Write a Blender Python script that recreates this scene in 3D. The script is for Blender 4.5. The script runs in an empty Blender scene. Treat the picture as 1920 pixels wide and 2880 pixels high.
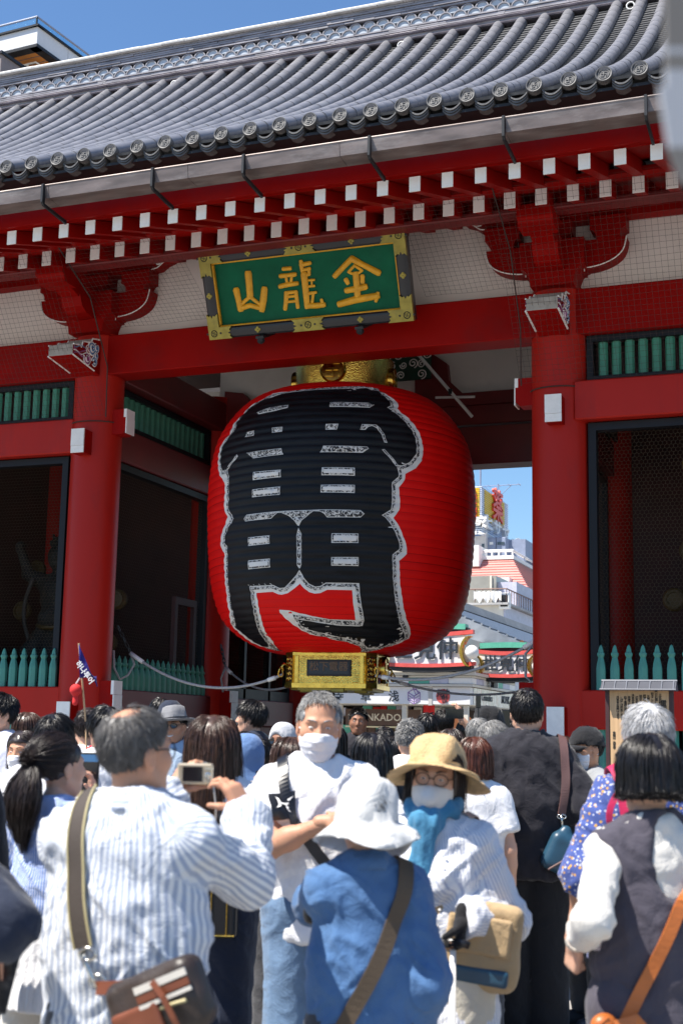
import bpy, bmesh, math, random
import numpy as np
from mathutils import Vector, Matrix, Euler
from mathutils.geometry import delaunay_2d_cdt
S = bpy.context.scene
COL = S.collection
PI = math.pi
R_ = math.radians
random.seed(7)
rng = np.random.default_rng(11)

# ------------------------------------------------------------------ camera, sky, sun, exposure
CAM = np.array((5.864, -14.4, 1.52))
FPX = 3744.0                       # focal length in pixels of the 1920 x 2880 photograph
PITCH, ROLL, YAW = R_(9.52), R_(1.116), R_(20.85)
def _cam_axes():
    cy, sy = math.cos(YAW), math.sin(YAW)
    f0 = np.array((-sy, cy, 0)); r0 = np.array((cy, sy, 0)); u0 = np.array((0, 0, 1.))
    f = f0 * math.cos(PITCH) + u0 * math.sin(PITCH); u = u0 * math.cos(PITCH) - f0 * math.sin(PITCH)
    return r0 * math.cos(ROLL) + u * math.sin(ROLL), u * math.cos(ROLL) - r0 * math.sin(ROLL), f
AX = _cam_axes()
cd = bpy.data.cameras.new('camera'); cam = bpy.data.objects.new('camera', cd); COL.objects.link(cam)
cd.sensor_fit = 'HORIZONTAL'; cd.sensor_width = 24.0; cd.lens = FPX / 1920 * 24
cd.clip_start = .05; cd.clip_end = 3000
cd.dof.use_dof = True; cd.dof.focus_distance = 16.6; cd.dof.aperture_fstop = 4.6
cam.matrix_world = Matrix(((AX[0][0], AX[1][0], -AX[2][0], CAM[0]), (AX[0][1], AX[1][1], -AX[2][1], CAM[1]),
                           (AX[0][2], AX[1][2], -AX[2][2], CAM[2]), (0, 0, 0, 1)))
S.camera = cam
S.render.resolution_x, S.render.resolution_y = 682, 1024
SUN_EL, SUN_AZ = R_(60), R_(46)    # azimuth: degrees to the left of straight out of the gate's front
W_ = bpy.data.worlds.new('World'); S.world = W_; W_.use_nodes = True
nt = W_.node_tree
sky = nt.nodes.new('ShaderNodeTexSky'); sky.sky_type = 'NISHITA'; sky.sun_disc = False
sky.sun_elevation = SUN_EL; sky.sun_rotation = PI + SUN_AZ
sky.altitude = 0; sky.air_density = 1.3; sky.dust_density = 0.0; sky.ozone_density = 10.0
nt.links.new(sky.outputs[0], nt.nodes['Background'].inputs[0]); nt.nodes['Background'].inputs[1].default_value = .077
sun_dir = Vector((-math.sin(SUN_AZ) * math.cos(SUN_EL), -math.cos(SUN_AZ) * math.cos(SUN_EL), math.sin(SUN_EL)))
sl = bpy.data.lights.new('sun', 'SUN'); sl.energy = 4.6; sl.angle = R_(.53); sl.color = (1, .94, .85)
so = bpy.data.objects.new('sun', sl); COL.objects.link(so); so.rotation_euler = sun_dir.to_track_quat('Z', 'Y').to_euler(); so.location = (0, -20, 40)
S.view_settings.view_transform = 'Standard'; S.view_settings.look = 'None'
S.view_settings.exposure = 1.1; S.view_settings.gamma = 1; S.view_settings.use_curve_mapping = False
S.render.engine = 'CYCLES'; S.cycles.max_bounces = 8; S.cycles.transparent_max_bounces = 12
S.cycles.use_denoising = True; S.cycles.sample_clamp_indirect = 8

# ------------------------------------------------------------------ measuring helpers (photo at 1568 x 2352)
K_ = 1920 / 1568
def ray(px, py):
    x, y = px * K_ - 960, -(py * K_ - 1440)
    return AX[0] * x + AX[1] * y + AX[2] * FPX
def at_y(px, py, y):
    d = ray(px, py); return CAM + d * ((y - CAM[1]) / d[1])
def at_x(px, py, x):
    d = ray(px, py); return CAM + d * ((x - CAM[0]) / d[0])
def at_h(px, py, z):
    d = ray(px, py); return CAM + d * ((z - CAM[2]) / d[2])
def at_z(px, py, Z):               # Z = distance along the lens axis
    return CAM + ray(px, py) * (Z / FPX)

# ------------------------------------------------------------------ object helpers
def tag(o, label=None, cat=None, group=None, kind=None):
    for k, v in (('label', label), ('category', cat), ('group', group), ('kind', kind)):
        if v: o[k] = v
    return o
def empty(name, loc=(0, 0, 0), rz=0, parent=None, **kw):
    o = bpy.data.objects.new(name, None); COL.objects.link(o); o.location = Vector(loc); o.rotation_euler = (0, 0, rz)
    o.empty_display_size = .1
    if parent: o.parent = parent
    return tag(o, **kw)
def link(name, me, parent=None, loc=(0, 0, 0), rot=None, scale=None, **kw):
    o = bpy.data.objects.new(name, me); COL.objects.link(o); o.location = Vector(loc)
    if rot is not None: o.rotation_euler = Euler(rot)
    if scale is not None: o.scale = scale
    if parent: o.parent = parent
    return tag(o, **kw)
def copy_tree(o, parent=None):
    c = o.copy(); COL.objects.link(c)
    if parent: c.parent = parent
    for ch in o.children: copy_tree(ch, c)
    return c

class MB:
    """collects simple shapes, then links them as one mesh"""
    def __init__(s): s.v = []; s.f = []; s.m = []; s.n = 0
    def add(s, v, f, m=0):
        v = np.asarray(v, float); s.v.append(v); s.f += [tuple(int(i) + s.n for i in q) for q in f]; s.m += [m] * len(f); s.n += len(v); return s
    def box(s, c, d, rot=None, m=0, bev=0):
        x, y, z = (np.array(d, float) / 2)
        if bev:
            b = min(bev, x * .9, y * .9, z * .9); V = []; idx = {}
            for sx in (-1, 1):
                for sy in (-1, 1):
                    for sz in (-1, 1):
                        for ax in range(3):
                            p = [sx * x, sy * y, sz * z]
                            for a in range(3):
                                if a != ax: p[a] -= (sx, sy, sz)[a] * b
                            idx[sx, sy, sz, ax] = len(V); V.append(p)
            F = []
            for ax in range(3):
                o1, o2 = [a for a in range(3) if a != ax]
                for sg in (-1, 1):
                    q = []
                    for a, b2 in ((-1, -1), (1, -1), (1, 1), (-1, 1)):
                        t = [0, 0, 0]; t[ax] = sg; t[o1] = a; t[o2] = b2; q.append(idx[t[0], t[1], t[2], ax])
                    F.append(q)
                for a in (-1, 1):
                    for b2 in (-1, 1):
                        t1 = [0, 0, 0]; t1[o1] = a; t1[o2] = b2; t2 = t1[:]; t1[ax] = -1; t2[ax] = 1
                        F.append([idx[t1[0], t1[1], t1[2], o1], idx[t2[0], t2[1], t2[2], o1], idx[t2[0], t2[1], t2[2], o2], idx[t1[0], t1[1], t1[2], o2]])
            for sx in (-1, 1):
                for sy in (-1, 1):
                    for sz in (-1, 1): F.append([idx[sx, sy, sz, a] for a in range(3)])
            V = np.array(V)
            F2 = []
            for q in F:               # orient outwards
                P = V[list(q)]; nrm = np.cross(P[1] - P[0], P[2] - P[0])
                F2.append(q if nrm @ P.mean(0) > 0 else q[::-1])
            F = F2
        else:
            V = np.array([(-x, -y, -z), (x, -y, -z), (x, y, -z), (-x, y, -z), (-x, -y, z), (x, -y, z), (x, y, z), (-x, y, z)])
            F = [(0, 3, 2, 1), (4, 5, 6, 7), (0, 1, 5, 4), (1, 2, 6, 5), (2, 3, 7, 6), (3, 0, 4, 7)]
        if rot is not None: V = V @ np.array(Euler(rot).to_matrix() if not isinstance(rot, Matrix) else rot.to_3x3()).T
        return s.add(V + np.array(c, float), F, m)
    def bb(s, a, b, m=0, bev=0):      # box from corner to corner
        a = np.array(a, float); b = np.array(b, float); return s.box((a + b) / 2, np.abs(b - a), m=m, bev=bev)
    def prism(s, poly, a0, a1, axis='x', m=0, msides=None):
        """polygon given in the two other axes (in order), extruded from a0 to a1"""
        P = np.array(poly, float); n = len(P)
        ar = sum(P[i][0] * P[(i + 1) % n][1] - P[(i + 1) % n][0] * P[i][1] for i in range(n))
        if ar < 0: P = P[::-1]
        def put(a):
            z = np.full(n, a)
            return {'x': np.c_[z, P[:, 0], P[:, 1]], 'y': np.c_[P[:, 0], z, P[:, 1]], 'z': np.c_[P[:, 0], P[:, 1], z]}[axis]
        lo, hi = min(a0, a1), max(a0, a1)
        if axis == 'y': lo, hi = hi, lo
        V = np.r_[put(lo), put(hi)]
        s.add(V, [tuple(range(n - 1, -1, -1)), tuple(range(n, 2 * n))] , m)
        s.n -= 2 * n; s.v.pop(); s.add(V, [(i, (i + 1) % n, n + (i + 1) % n, n + i) for i in range(n)], m if msides is None else msides)
        return s
    def tube(s, pts, r, n=6, m=0, cap=True, closed=False):
        P = np.array(pts, float); N = len(P); r = np.full(N, r) if np.isscalar(r) else np.array(r, float)
        T = np.gradient(P, axis=0) if not closed else (np.roll(P, -1, 0) - np.roll(P, 1, 0))
        T /= np.linalg.norm(T, axis=1)[:, None] + 1e-12
        u = np.cross(T[0], (0, 0, 1.)); u = u if np.linalg.norm(u) > .1 else np.cross(T[0], (1., 0, 0)); u /= np.linalg.norm(u)
        V = []; a = np.arange(n) * 2 * PI / n
        for i in range(N):
            u = u - T[i] * (u @ T[i]); u /= np.linalg.norm(u) + 1e-12; w = np.cross(T[i], u)
            V.append(P[i] + r[i] * (np.cos(a)[:, None] * u + np.sin(a)[:, None] * w))
        V = np.concatenate(V); F = []
        for i in range(N if closed else N - 1):
            j = (i + 1) % N
            F += [(i * n + k, i * n + (k + 1) % n, j * n + (k + 1) % n, j * n + k) for k in range(n)]
        if cap and not closed: F += [tuple(range(n - 1, -1, -1)), tuple(range((N - 1) * n, N * n))]
        return s.add(V, F, m)
    def lathe(s, prof, n=24, c=(0, 0, 0), axis='z', m=0, cap=True, a0=0, a1=2 * PI):
        P = np.array(prof, float); full = abs(a1 - a0 - 2 * PI) < 1e-6
        a = a0 + np.arange(n if full else n + 1) * (a1 - a0) / n; k = len(a); N = len(P)
        x = P[:, 0][:, None] * np.cos(a); y = P[:, 0][:, None] * np.sin(a); z = np.repeat(P[:, 1][:, None], k, 1)
        V = np.stack([x, y, z], -1).reshape(-1, 3)
        if axis == 'y': V = V[:, [0, 2, 1]] * np.array((1, -1, 1))
        if axis == 'x': V = V[:, [2, 1, 0]]
        F = []
        for i in range(N - 1):
            for j in range(k if full else k - 1):
                q = (i * k + j, i * k + (j + 1) % k, (i + 1) * k + (j + 1) % k, (i + 1) * k + j)
                F.append(q if axis == 'z' else q if axis == 'y' else q[::-1])
        if cap and full:
            F.append(tuple(range(k - 1, -1, -1)) if axis != 'x' else tuple(range(k))); t = tuple(range((N - 1) * k, N * k)); F.append(t if axis != 'x' else t[::-1])
        return s.add(V + np.array(c, float), F, m)
    def ribbon(s, pts, wdir, w, t=.004, m=0, normal=None):
        """strap along pts; wdir = width direction(s), t thickness"""
        P = np.array(pts, float); N = len(P); D = np.array(wdir, float); D = np.tile(D, (N, 1)) if D.ndim == 1 else D
        T = np.gradient(P, axis=0); T /= np.linalg.norm(T, axis=1)[:, None]
        D = D - T * (D * T).sum(1)[:, None]; D /= np.linalg.norm(D, axis=1)[:, None]; Nn = np.cross(T, D)
        h = w / 2
        V = np.stack([P - D * h - Nn * t / 2, P + D * h - Nn * t / 2, P + D * h + Nn * t / 2, P - D * h + Nn * t / 2], 1).reshape(-1, 3)
        F = []
        for i in range(N - 1):
            for k in range(4): F.append((i * 4 + k, i * 4 + (k + 1) % 4, i * 4 + 4 + (k + 1) % 4, i * 4 + 4 + k))
        F += [(3, 2, 1, 0), tuple((N - 1) * 4 + k for k in range(4))]
        return s.add(V, F, m)
    def mesh(s, name, mats, smooth=False, angle=None):
        me = bpy.data.meshes.new(name); V = np.concatenate(s.v) if s.v else np.zeros((0, 3))
        me.from_pydata(V.tolist(), [], s.f)
        for m in (mats if isinstance(mats, (list, tuple)) else [mats]): me.materials.append(m)
        if any(s.m): me.polygons.foreach_set('material_index', s.m)
        if smooth: me.polygons.foreach_set('use_smooth', [True] * len(me.polygons))
        me.update()
        if smooth and angle: me.set_sharp_from_angle(angle=R_(angle))
        return me
    def build(s, name, mats, parent=None, smooth=False, angle=None, loc=(0, 0, 0), rot=None, **kw):
        return link(name, s.mesh(name, mats, smooth, angle), parent, loc, rot, **kw)

# ------------------------------------------------------------------ materials
def mat(name, col, rough=.6, metal=0, var=.12, vs=5, bump=0, bs=80, spec=.5, dirt=None, dirts=2.0, dirtamt=.5, coat=0, stretch=None, sss=0, sheen=0, hue2=None):
    m = bpy.data.materials.new(name); m.use_nodes = True; t = m.node_tree; N = t.nodes; L = t.links; b = N['Principled BSDF']
    b.inputs['Roughness'].default_value = rough; b.inputs['Metallic'].default_value = metal; b.inputs['Specular IOR Level'].default_value = spec
    if coat: b.inputs['Coat Weight'].default_value = coat; b.inputs['Coat Roughness'].default_value = .12
    if sss: b.inputs['Subsurface Weight'].default_value = sss; b.inputs['Subsurface Radius'].default_value = (.012, .005, .003); b.inputs['Subsurface Scale'].default_value = 1
    if sheen: b.inputs['Sheen Weight'].default_value = sheen
    co = N.new('ShaderNodeTexCoord'); vec = co.outputs['Object']
    if stretch:
        mp = N.new('ShaderNodeMapping'); mp.inputs['Scale'].default_value = stretch; L.new(vec, mp.inputs[0]); vec = mp.outputs[0]
    c = col + (1,) if len(col) == 3 else col
    lo = tuple(max(0, x * (1 - var)) for x in col) + (1,); hi = tuple(min(1, x * (1 + var)) for x in (hue2 or col)) + (1,)
    n = N.new('ShaderNodeTexNoise'); n.inputs['Scale'].default_value = vs; n.inputs['Detail'].default_value = 5; L.new(vec, n.inputs['Vector'])
    r = N.new('ShaderNodeValToRGB'); r.color_ramp.elements[0].position = .3; r.color_ramp.elements[1].position = .7
    r.color_ramp.elements[0].color = lo; r.color_ramp.elements[1].color = hi; L.new(n.outputs[0], r.inputs[0]); out = r.outputs[0]
    if dirt:
        n2 = N.new('ShaderNodeTexNoise'); n2.inputs['Scale'].default_value = dirts; n2.inputs['Detail'].default_value = 8; n2.inputs['Roughness'].default_value = .7; L.new(vec, n2.inputs['Vector'])
        r2 = N.new('ShaderNodeValToRGB'); r2.color_ramp.elements[0].position = .5; r2.color_ramp.elements[1].position = .72
        r2.color_ramp.elements[1].color = (dirtamt,) * 3 + (1,); r2.color_ramp.elements[0].color = (0, 0, 0, 1); L.new(n2.outputs[0], r2.inputs[0])
        mx = N.new('ShaderNodeMix'); mx.data_type = 'RGBA'; L.new(r2.outputs[0], mx.inputs[0]); L.new(out, mx.inputs[6]); mx.inputs[7].default_value = tuple(dirt) + (1,); out = mx.outputs[2]
    L.new(out, b.inputs['Base Color'])
    rn = N.new('ShaderNodeMapRange'); rn.inputs[3].default_value = max(.03, rough - .08); rn.inputs[4].default_value = min(1, rough + .08); L.new(n.outputs[0], rn.inputs[0]); L.new(rn.outputs[0], b.inputs['Roughness'])
    if bump:
        nb = N.new('ShaderNodeTexNoise'); nb.inputs['Scale'].default_value = bs; nb.inputs['Detail'].default_value = 4; L.new(vec, nb.inputs['Vector'])
        bp = N.new('ShaderNodeBump'); bp.inputs['Strength'].default_value = bump; bp.inputs['Distance'].default_value = .01; L.new(nb.outputs[0], bp.inputs['Height']); L.new(bp.outputs[0], b.inputs['Normal'])
    return m
def shade_nodes(m):
    t = m.node_tree; return t.nodes, t.links, t.nodes['Principled BSDF']
M = {}
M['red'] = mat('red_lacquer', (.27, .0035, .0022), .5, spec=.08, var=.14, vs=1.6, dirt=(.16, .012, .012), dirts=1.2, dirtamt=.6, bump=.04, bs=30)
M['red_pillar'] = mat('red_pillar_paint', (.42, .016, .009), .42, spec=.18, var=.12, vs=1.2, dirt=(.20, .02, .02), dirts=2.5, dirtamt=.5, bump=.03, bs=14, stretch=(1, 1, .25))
M['red_dark'] = mat('dark_red_paint', (.16, .012, .012), .5, var=.2, vs=2)  # darker red for inner beams, purlins, rear and gable parts
M['white'] = mat('white_paint', (.86, .84, .80), .55, var=.05, vs=3, dirt=(.5, .49, .47), dirts=3, dirtamt=.45)
M['plaster'] = mat('white_plaster', (.84, .79, .73), .8, var=.06, vs=1.5, dirt=(.70, .65, .59), dirts=1.2, dirtamt=.5, bump=.05, bs=40)
M['black'] = mat('black_frame_paint', (.009, .010, .013), .5, var=.2, vs=4, spec=.25)
M['green'] = mat('green_slat_paint', (.055, .25, .165), .55, var=.14, vs=6, dirt=(.05, .17, .12), dirts=3, dirtamt=.6)
M['teal'] = mat('teal_picket_paint', (.075, .30, .235), .55, var=.16, vs=9, dirt=(.06, .20, .2), dirts=5, dirtamt=.7, stretch=(1, 1, .35))
M['tile'] = mat('roof_tile', (.185, .183, .198), .36, var=.22, vs=3.2, dirt=(.26, .26, .265), dirts=1.7, dirtamt=.6, bump=.05, bs=40, spec=.6)
M['tile2'] = mat('eave_tile_clay', (.085, .085, .088), .55, var=.3, vs=18, dirt=(.17, .165, .15), dirts=14, dirtamt=.5, bump=.2, bs=60)
M['tile_ridge'] = mat('ridge_tile', (.25, .24, .265), .5, var=.35, vs=6, dirt=(.33, .33, .33), dirts=5, dirtamt=.5, stretch=(.6, 1, 2.5))
M['cap'] = mat('ridge_cap_tile', (.72, .70, .66), .5, var=.18, vs=4, dirt=(.3, .3, .3), dirts=6, dirtamt=.5)
M['scallop'] = mat('scallop_tile_face', (.42, .47, .53), .5, var=.15, vs=8)
M['copper'] = mat('weathered_copper_gutter', (.17, .135, .125), .45, metal=.35, var=.3, vs=5, dirt=(.33, .29, .27), dirts=2.4, dirtamt=.8, bump=.12, bs=7, stretch=(.5, 2, 2))
M['metal_strip'] = mat('ridge_metal_strip', (.30, .27, .31), .22, metal=.6, var=.2)
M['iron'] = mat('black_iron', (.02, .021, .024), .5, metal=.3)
M['gold'] = mat('gilt_metal', (.78, .50, .10), .22, metal=1, var=.2, vs=14, dirt=(.35, .2, .04), dirts=9, dirtamt=.6, bump=.1, bs=90)
M['gold_paint'] = mat('gold_leaf_paint', (.72, .36, .012), .45, metal=.1, var=.15, vs=12, dirt=(.5, .25, .02), dirts=7, dirtamt=.4)
M['brass'] = mat('worn_brass_fitting', (.30, .25, .055), .42, metal=.6, var=.25, vs=9, dirt=(.16, .15, .06), dirts=6, dirtamt=.7)
M['board_green'] = mat('green_board_paint', (.004, .105, .052), .5, spec=.12, var=.2, vs=3, dirt=(.012, .13, .075), dirts=2, dirtamt=.5)
M['net'] = mat('bird_net_cord', (.05, .03, .025), .8)
M['stone_w'] = mat('weathered_bare_wood', (.36, .33, .29), .75, var=.2, vs=14, stretch=(1, 4, 1), dirt=(.24, .22, .19), dirts=6, dirtamt=.6)
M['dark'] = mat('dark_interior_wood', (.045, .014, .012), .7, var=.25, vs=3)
M['rope'] = mat('grey_rope', (.42, .41, .40), .8, var=.2, vs=60, bump=.5, bs=140)
M['wire'] = mat('hexagonal_wire', (.10, .075, .05), .5, metal=.4)
# ================================================================== ground
def setting(name, mb, m, **kw): return mb.build(name, m, kind='structure', **kw)
M['asphalt'] = mat('worn_ground', (.235, .225, .21), .85, var=.15, vs=.7, bump=.1, bs=30)
M['slab'] = mat('paving_stone', (.28, .265, .245), .8, var=.16, vs=2.2, dirt=(.17, .165, .16), dirts=2.5, dirtamt=.6, bump=.12, bs=60)
g = MB(); g.box((0, 60, -.06), (900, 900, .08)); ground = setting('ground', g, M['asphalt'])
slabs = [MB().box((0, 0, 0), (.79, .79, .05), bev=.006).mesh('paving_slab', M['slab']) for _ in range(1)]
for i in range(-7, 15):
    for j in range(0, 17):
        x, y = i * .8 - .4, -11.6 + j * .8
        if -11.4 < y < .4 and abs((x - (5.864 - .38 * (y + 14.4)))) < 3.6 - .12 * (y + 6) * 0:
            link('paving_slab', slabs[0], ground, (x, y, -.026 + random.uniform(-.003, .003)))

# ================================================================== the gate
gate = empty('temple_gate', label='large red temple gate with grey tiled roof, round pillars and green slatted side bays', cat='temple gate')
PX = (-5.7, -2.972, 2.972, 5.7); PY = (0, 3.35, 6.7)
pm = MB().lathe([(.40, 0), (.40, .12), (.34, .16), (.318, .3), (.315, 6.5)], 40).mesh('pillar', M['red_pillar'], True, 40)
for x in PX:
    for y in PY: link('pillar', pm, gate, (x, y, 0))
def beam(name, a, b, m='red', bev=.012): return MB().bb(a, b, bev=bev).build(name, M[m], gate)
# long lintels, upper walls
for y0 in (0, 6.7):
    beam('lintel', (-6.3, y0 - .22, 5.96), (6.3, y0 + .14, 6.475))
    MB().bb((-6.0, y0 - .02, 6.47), (6.0, y0 + .09, 7.62)).build('plaster_wall', M['plaster'], gate)
beam('middle_lintel', (-2.9, 3.15, 5.26), (2.9, 3.55, 5.80), 'red_dark'); beam('middle_lintel', (-2.9, 3.2, 5.84), (2.9, 3.5, 6.12), 'red_dark')
MB().bb((-2.9, 3.32, 6.12), (2.9, 3.42, 8.0)).build('plaster_wall', M['plaster'], gate)
for s in (-1, 1):        # boat-shaped bracket arms against the inner wall
    P = [(s * .25, 6.12), (s * 2.75, 6.12), (s * 2.75, 6.6), (s * 2.45, 6.55), (s * 2.25, 6.35), (s * 2.0, 6.3), (s * .95, 6.3), (s * .75, 6.5), (s * .72, 6.75), (s * .45, 6.95), (s * .25, 7.0)]
    MB().prism(P, 3.18, 3.31, 'y').build('inner_bracket', M['red_dark'], gate)
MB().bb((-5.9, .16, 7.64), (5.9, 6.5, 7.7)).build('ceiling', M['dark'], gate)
for s in (-1, 1): beam('cross_beam', (s * 2.85 - .14, .2, 5.97), (s * 2.85 + .14, 6.6, 6.4), 'red_dark')
# green painted cloud board above the lantern
A_, B_ = at_y(880, 808, 3.12), at_y(988, 868, 3.12); cb = MB().bb((A_[0], 3.12, B_[2]), (B_[0], 3.17, A_[2]))
M['cloud_green'] = mat('dark_green_board', (.012, .05, .03), .6)
cbo = cb.build('painted_cloud_board', M['cloud_green'], gate)
sp = MB()
def spiral(mb, c, r, turns=1.6, ax='xz', th=.012, m=0, flip=1, start=0, y=0):
    a = np.linspace(0, turns * 2 * PI, 22); rr = r * (1 - a / a[-1] * .82)
    u, w = np.cos(a * flip + start) * rr, np.sin(a * flip + start) * rr
    P = np.zeros((22, 3)); P += np.array(c)
    if ax == 'xz': P[:, 0] += u; P[:, 2] += w
    else: P[:, 1] += u; P[:, 2] += w
    mb.tube(P, th, 4, m)
for i, (x, z) in enumerate([(.7, 6.24), (.82, 6.1), (.95, 6.25), (1.08, 6.1), (1.2, 6.27), (1.3, 6.12), (1.42, 6.27), (1.5, 6.1), (1.62, 6.24), (.72, 5.96), (1.02, 5.95), (1.5, 5.95)]):
    spiral(sp, (A_[0] + (x - .6) / 1.1 * (B_[0] - A_[0]), 3.11, B_[2] + (z - 5.88) / .45 * (A_[2] - B_[2])), .055 + .01 * (i % 3), th=.009, flip=1 if i % 2 else -1, start=i)
sp.build('cloud_swirls', M['white'], cbo)
# light tubes under the ceiling
p0, p1 = at_y(955, 808, 2.2), at_y(1084, 957, 2.2)
tb = MB().tube([p0, p1], .022, 8); tb.build('light_tube', M['white'], gate)
MB().tube([at_y(1000, 913, 2.4), at_y(1090, 911, 2.4)], .018, 8).build('light_tube', M['white'], gate)
MB().box((p0 + (p1 - p0) * .62), (.05, .05, .07)).build('tube_clip', M['iron'], gate)

# brackets on every front pillar
def arc(c, r, a0, a1, n=8): return [(c[0] + r * math.cos(R_(a)), c[1] + r * math.sin(R_(a))) for a in np.linspace(a0, a1, n)]
def bracket_arm(L=.80, h0=6.66, h1=7.02):
    right = [(0, h0), (.33, h0)] + [(.33 + (L - .35) * math.sin(R_(a)), h0 + .04 + (h1 - h0 - .12) * (1 - math.cos(R_(a)))) for a in np.linspace(0, 80, 9)] + [(L - .01, h1 - .06), (L, h1)]
    return right + [(-x, z) for x, z in right[::-1]][:-1]
def masu(cx, z0, z1, w0, w1):        # bearing block: curved foot, square head
    zm = z0 + (z1 - z0) * .42
    r = [(w0, z0)] + [(w0 + (w1 - w0) * (1 - math.cos(R_(a))), z0 + (zm - z0) * math.sin(R_(a))) for a in (25, 50, 70, 90)] + [(w1, z1)]
    return [(cx + x, z) for x, z in r] + [(cx - x, z) for x, z in r[::-1]]
arm_me = MB().prism(bracket_arm(), -.24, .02, 'y').mesh('bracket_arm', M['red'])
dai_me = MB().prism(masu(0, 6.475, 7.0, .24, .36), -.42, .1, 'y').mesh('base_block', M['red'])
tip_me = MB().prism(masu(0, 7.02, 7.28, .13, .2), -.27, .05, 'y').mesh('bearing_block', M['red'])
fw = [(-.42, 6.80), (-.55, 6.80)] + [(-.55 - .5 * math.sin(R_(a)), 6.80 + .16 * (1 - math.cos(R_(a)))) for a in (30, 55, 80)] + [(-1.14, 6.98), (-1.14, 7.0), (-.3, 7.0), (-.3, 6.8)]
fwd_me = MB().prism(fw, -.12, .12, 'x').mesh('forward_arm', M['red'])
fb_me = MB().prism([(-1.1 - y, z) for y, z in masu(0, 6.86, 7.085, .13, .19)], -.19, .19, 'x').mesh('bearing_block', M['red'])
fm = [(-.42, 6.64), (-.50, 6.64)] + [(-.50 - .27 * math.sin(R_(a)), 6.64 + .15 * (1 - math.cos(R_(a)))) for a in (30, 60, 85)] + [(-.80, 6.86), (-.42, 6.86)]
fwd2_me = MB().prism(fm, -.14, .14, 'x').mesh('forward_arm', M['red'])
ol = bracket_arm(.806, 6.652, 7.02); k = len(ol) // 2
edge_me = [MB().tube([(s * x, -.245, z) for x, z in bracket_arm(.80)[1:13]], .008, 4).mesh('white_edge_line', M['white']) for s in (-1, 1)]
for x in PX:
    ar = link('bracket_arm', arm_me, gate, (x, 0, 0)); [link('white_edge_line', e_, ar) for e_ in edge_me]
    link('base_block', dai_me, gate, (x, 0, 0))
    for s in (-1, 0, 1): link('bearing_block', tip_me, gate, (x + s * .6, 0, 0))
    link('forward_arm', fwd_me, gate, (x, 0, 0)); link('forward_arm', fwd2_me, gate, (x, 0, 0)); link('bearing_block', fb_me, gate, (x, 0, 0))
# tie beam above the brackets: nose with a scroll at the centre bay
for s in (-1, 1):
    P = [(s * 6.2, 7.28), (s * 2.20, 7.28), (s * 2.17, 7.30), (s * 2.10, 7.31), (s * 2.02, 7.37), (s * 1.93, 7.40), (s * 1.86, 7.46), (s * 1.79, 7.48), (s * 1.76, 7.56), (s * 6.2, 7.56)]
    nb = MB().prism(P, -.2, .0, 'y').build('scrolled_tie_beam', M['red'], gate)
    sc = MB(); spiral(sc, (s * 2.08, -.205, 7.41), .075, 1.5, th=.011, flip=-s, start=PI * .5 if s > 0 else PI * .5)
    sc.tube([(s * 2.02, -.205, 7.44), (s * 1.95, -.205, 7.45), (s * 1.9, -.205, 7.49), (s * 1.84, -.205, 7.50)], [.010, .014, .011, .004], 4)
    sc.tube([(x, -.205, z) for x, z in P[1:9]], .009, 4)
    sc.build('scroll_line', M['white'], nb)
beam('purlin', (-6.9, -1.22, 7.035), (6.9, -1.0, 7.1), 'red_dark'); beam('purlin', (-6.9, -.24, 7.57), (6.9, -.02, 7.72), 'red_dark')

# carved beam ends on the front pillars
M['blue'] = mat('blue_cloud_paint', (.10, .22, .42), .6, var=.3, vs=20); M['pink'] = mat('purple_cloud_paint', (.34, .07, .24), .6, var=.3, vs=20)
prof = [(-.94, 6.03), (-.94, 6.165), (-.80, 6.19), (-.76, 6.17), (-.73, 6.255), (-.58, 6.285), (-.55, 6.27), (-.51, 6.35), (-.34, 6.385), (-.30, 6.385), (-.30, 5.93), (-.44, 5.955)]
kb = MB().prism(prof, -.17, .17, 'x')
kb_me = kb.mesh('carved_beam_end', [M['stone_w'], M['red']])
for p in kb_me.polygons:
    if p.normal.z < -.5 or abs(p.normal.x) > .5: p.material_index = 1
def carve_mesh(s):
    c = MB(); X = s * .176
    def sw(y, z, r, mi, fl=1, st=0):
        for q, (rr, mm) in enumerate(((r, 3), (r * .78, mi), (r * .5, 3), (r * .34, mi))):
            a = np.linspace(0, 1.75 * PI, 14); c.tube(np.c_[np.full(14, X + s * .004 * q), y + rr * np.cos(a * fl + st), z + rr * np.sin(a * fl + st)], r * .14, 4, mm)
    sw(-.52, 6.22, .085, 0, 1, .5); sw(-.62, 6.06, .075, 1, -1, 2); sw(-.45, 6.07, .06, 0, 1, 4); sw(-.42, 6.25, .06, 0, -1, 1); sw(-.60, 6.19, .05, 2, 1, 0); sw(-.42, 6.15, .05, 0, 1, 2)
    for q, mi in enumerate((1, 3, 1, 2, 0)):
        t = np.linspace(0, 1, 9); c.tube(np.c_[np.full(9, X), -.92 + .26 * t, 6.055 + .025 * q + .02 * np.sin(t * 6 + q) + t * .03], .009, 4, mi)
    c.tube([(X, y, z) for y, z in prof[1:9]], .011, 4, 3); c.tube([(X, -.94, 6.03), (X, -.44, 5.955)], .012, 4, 3)
    return c.mesh('cloud_carving', [M['blue'], M['pink'], M['red'], M['white']])
cv = carve_mesh(1), carve_mesh(-1)
for x in PX:
    o = link('carved_beam_end', kb_me, gate, (x, 0, 0)); link('cloud_carving', cv[0], o); link('cloud_carving', cv[1], o)

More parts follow.
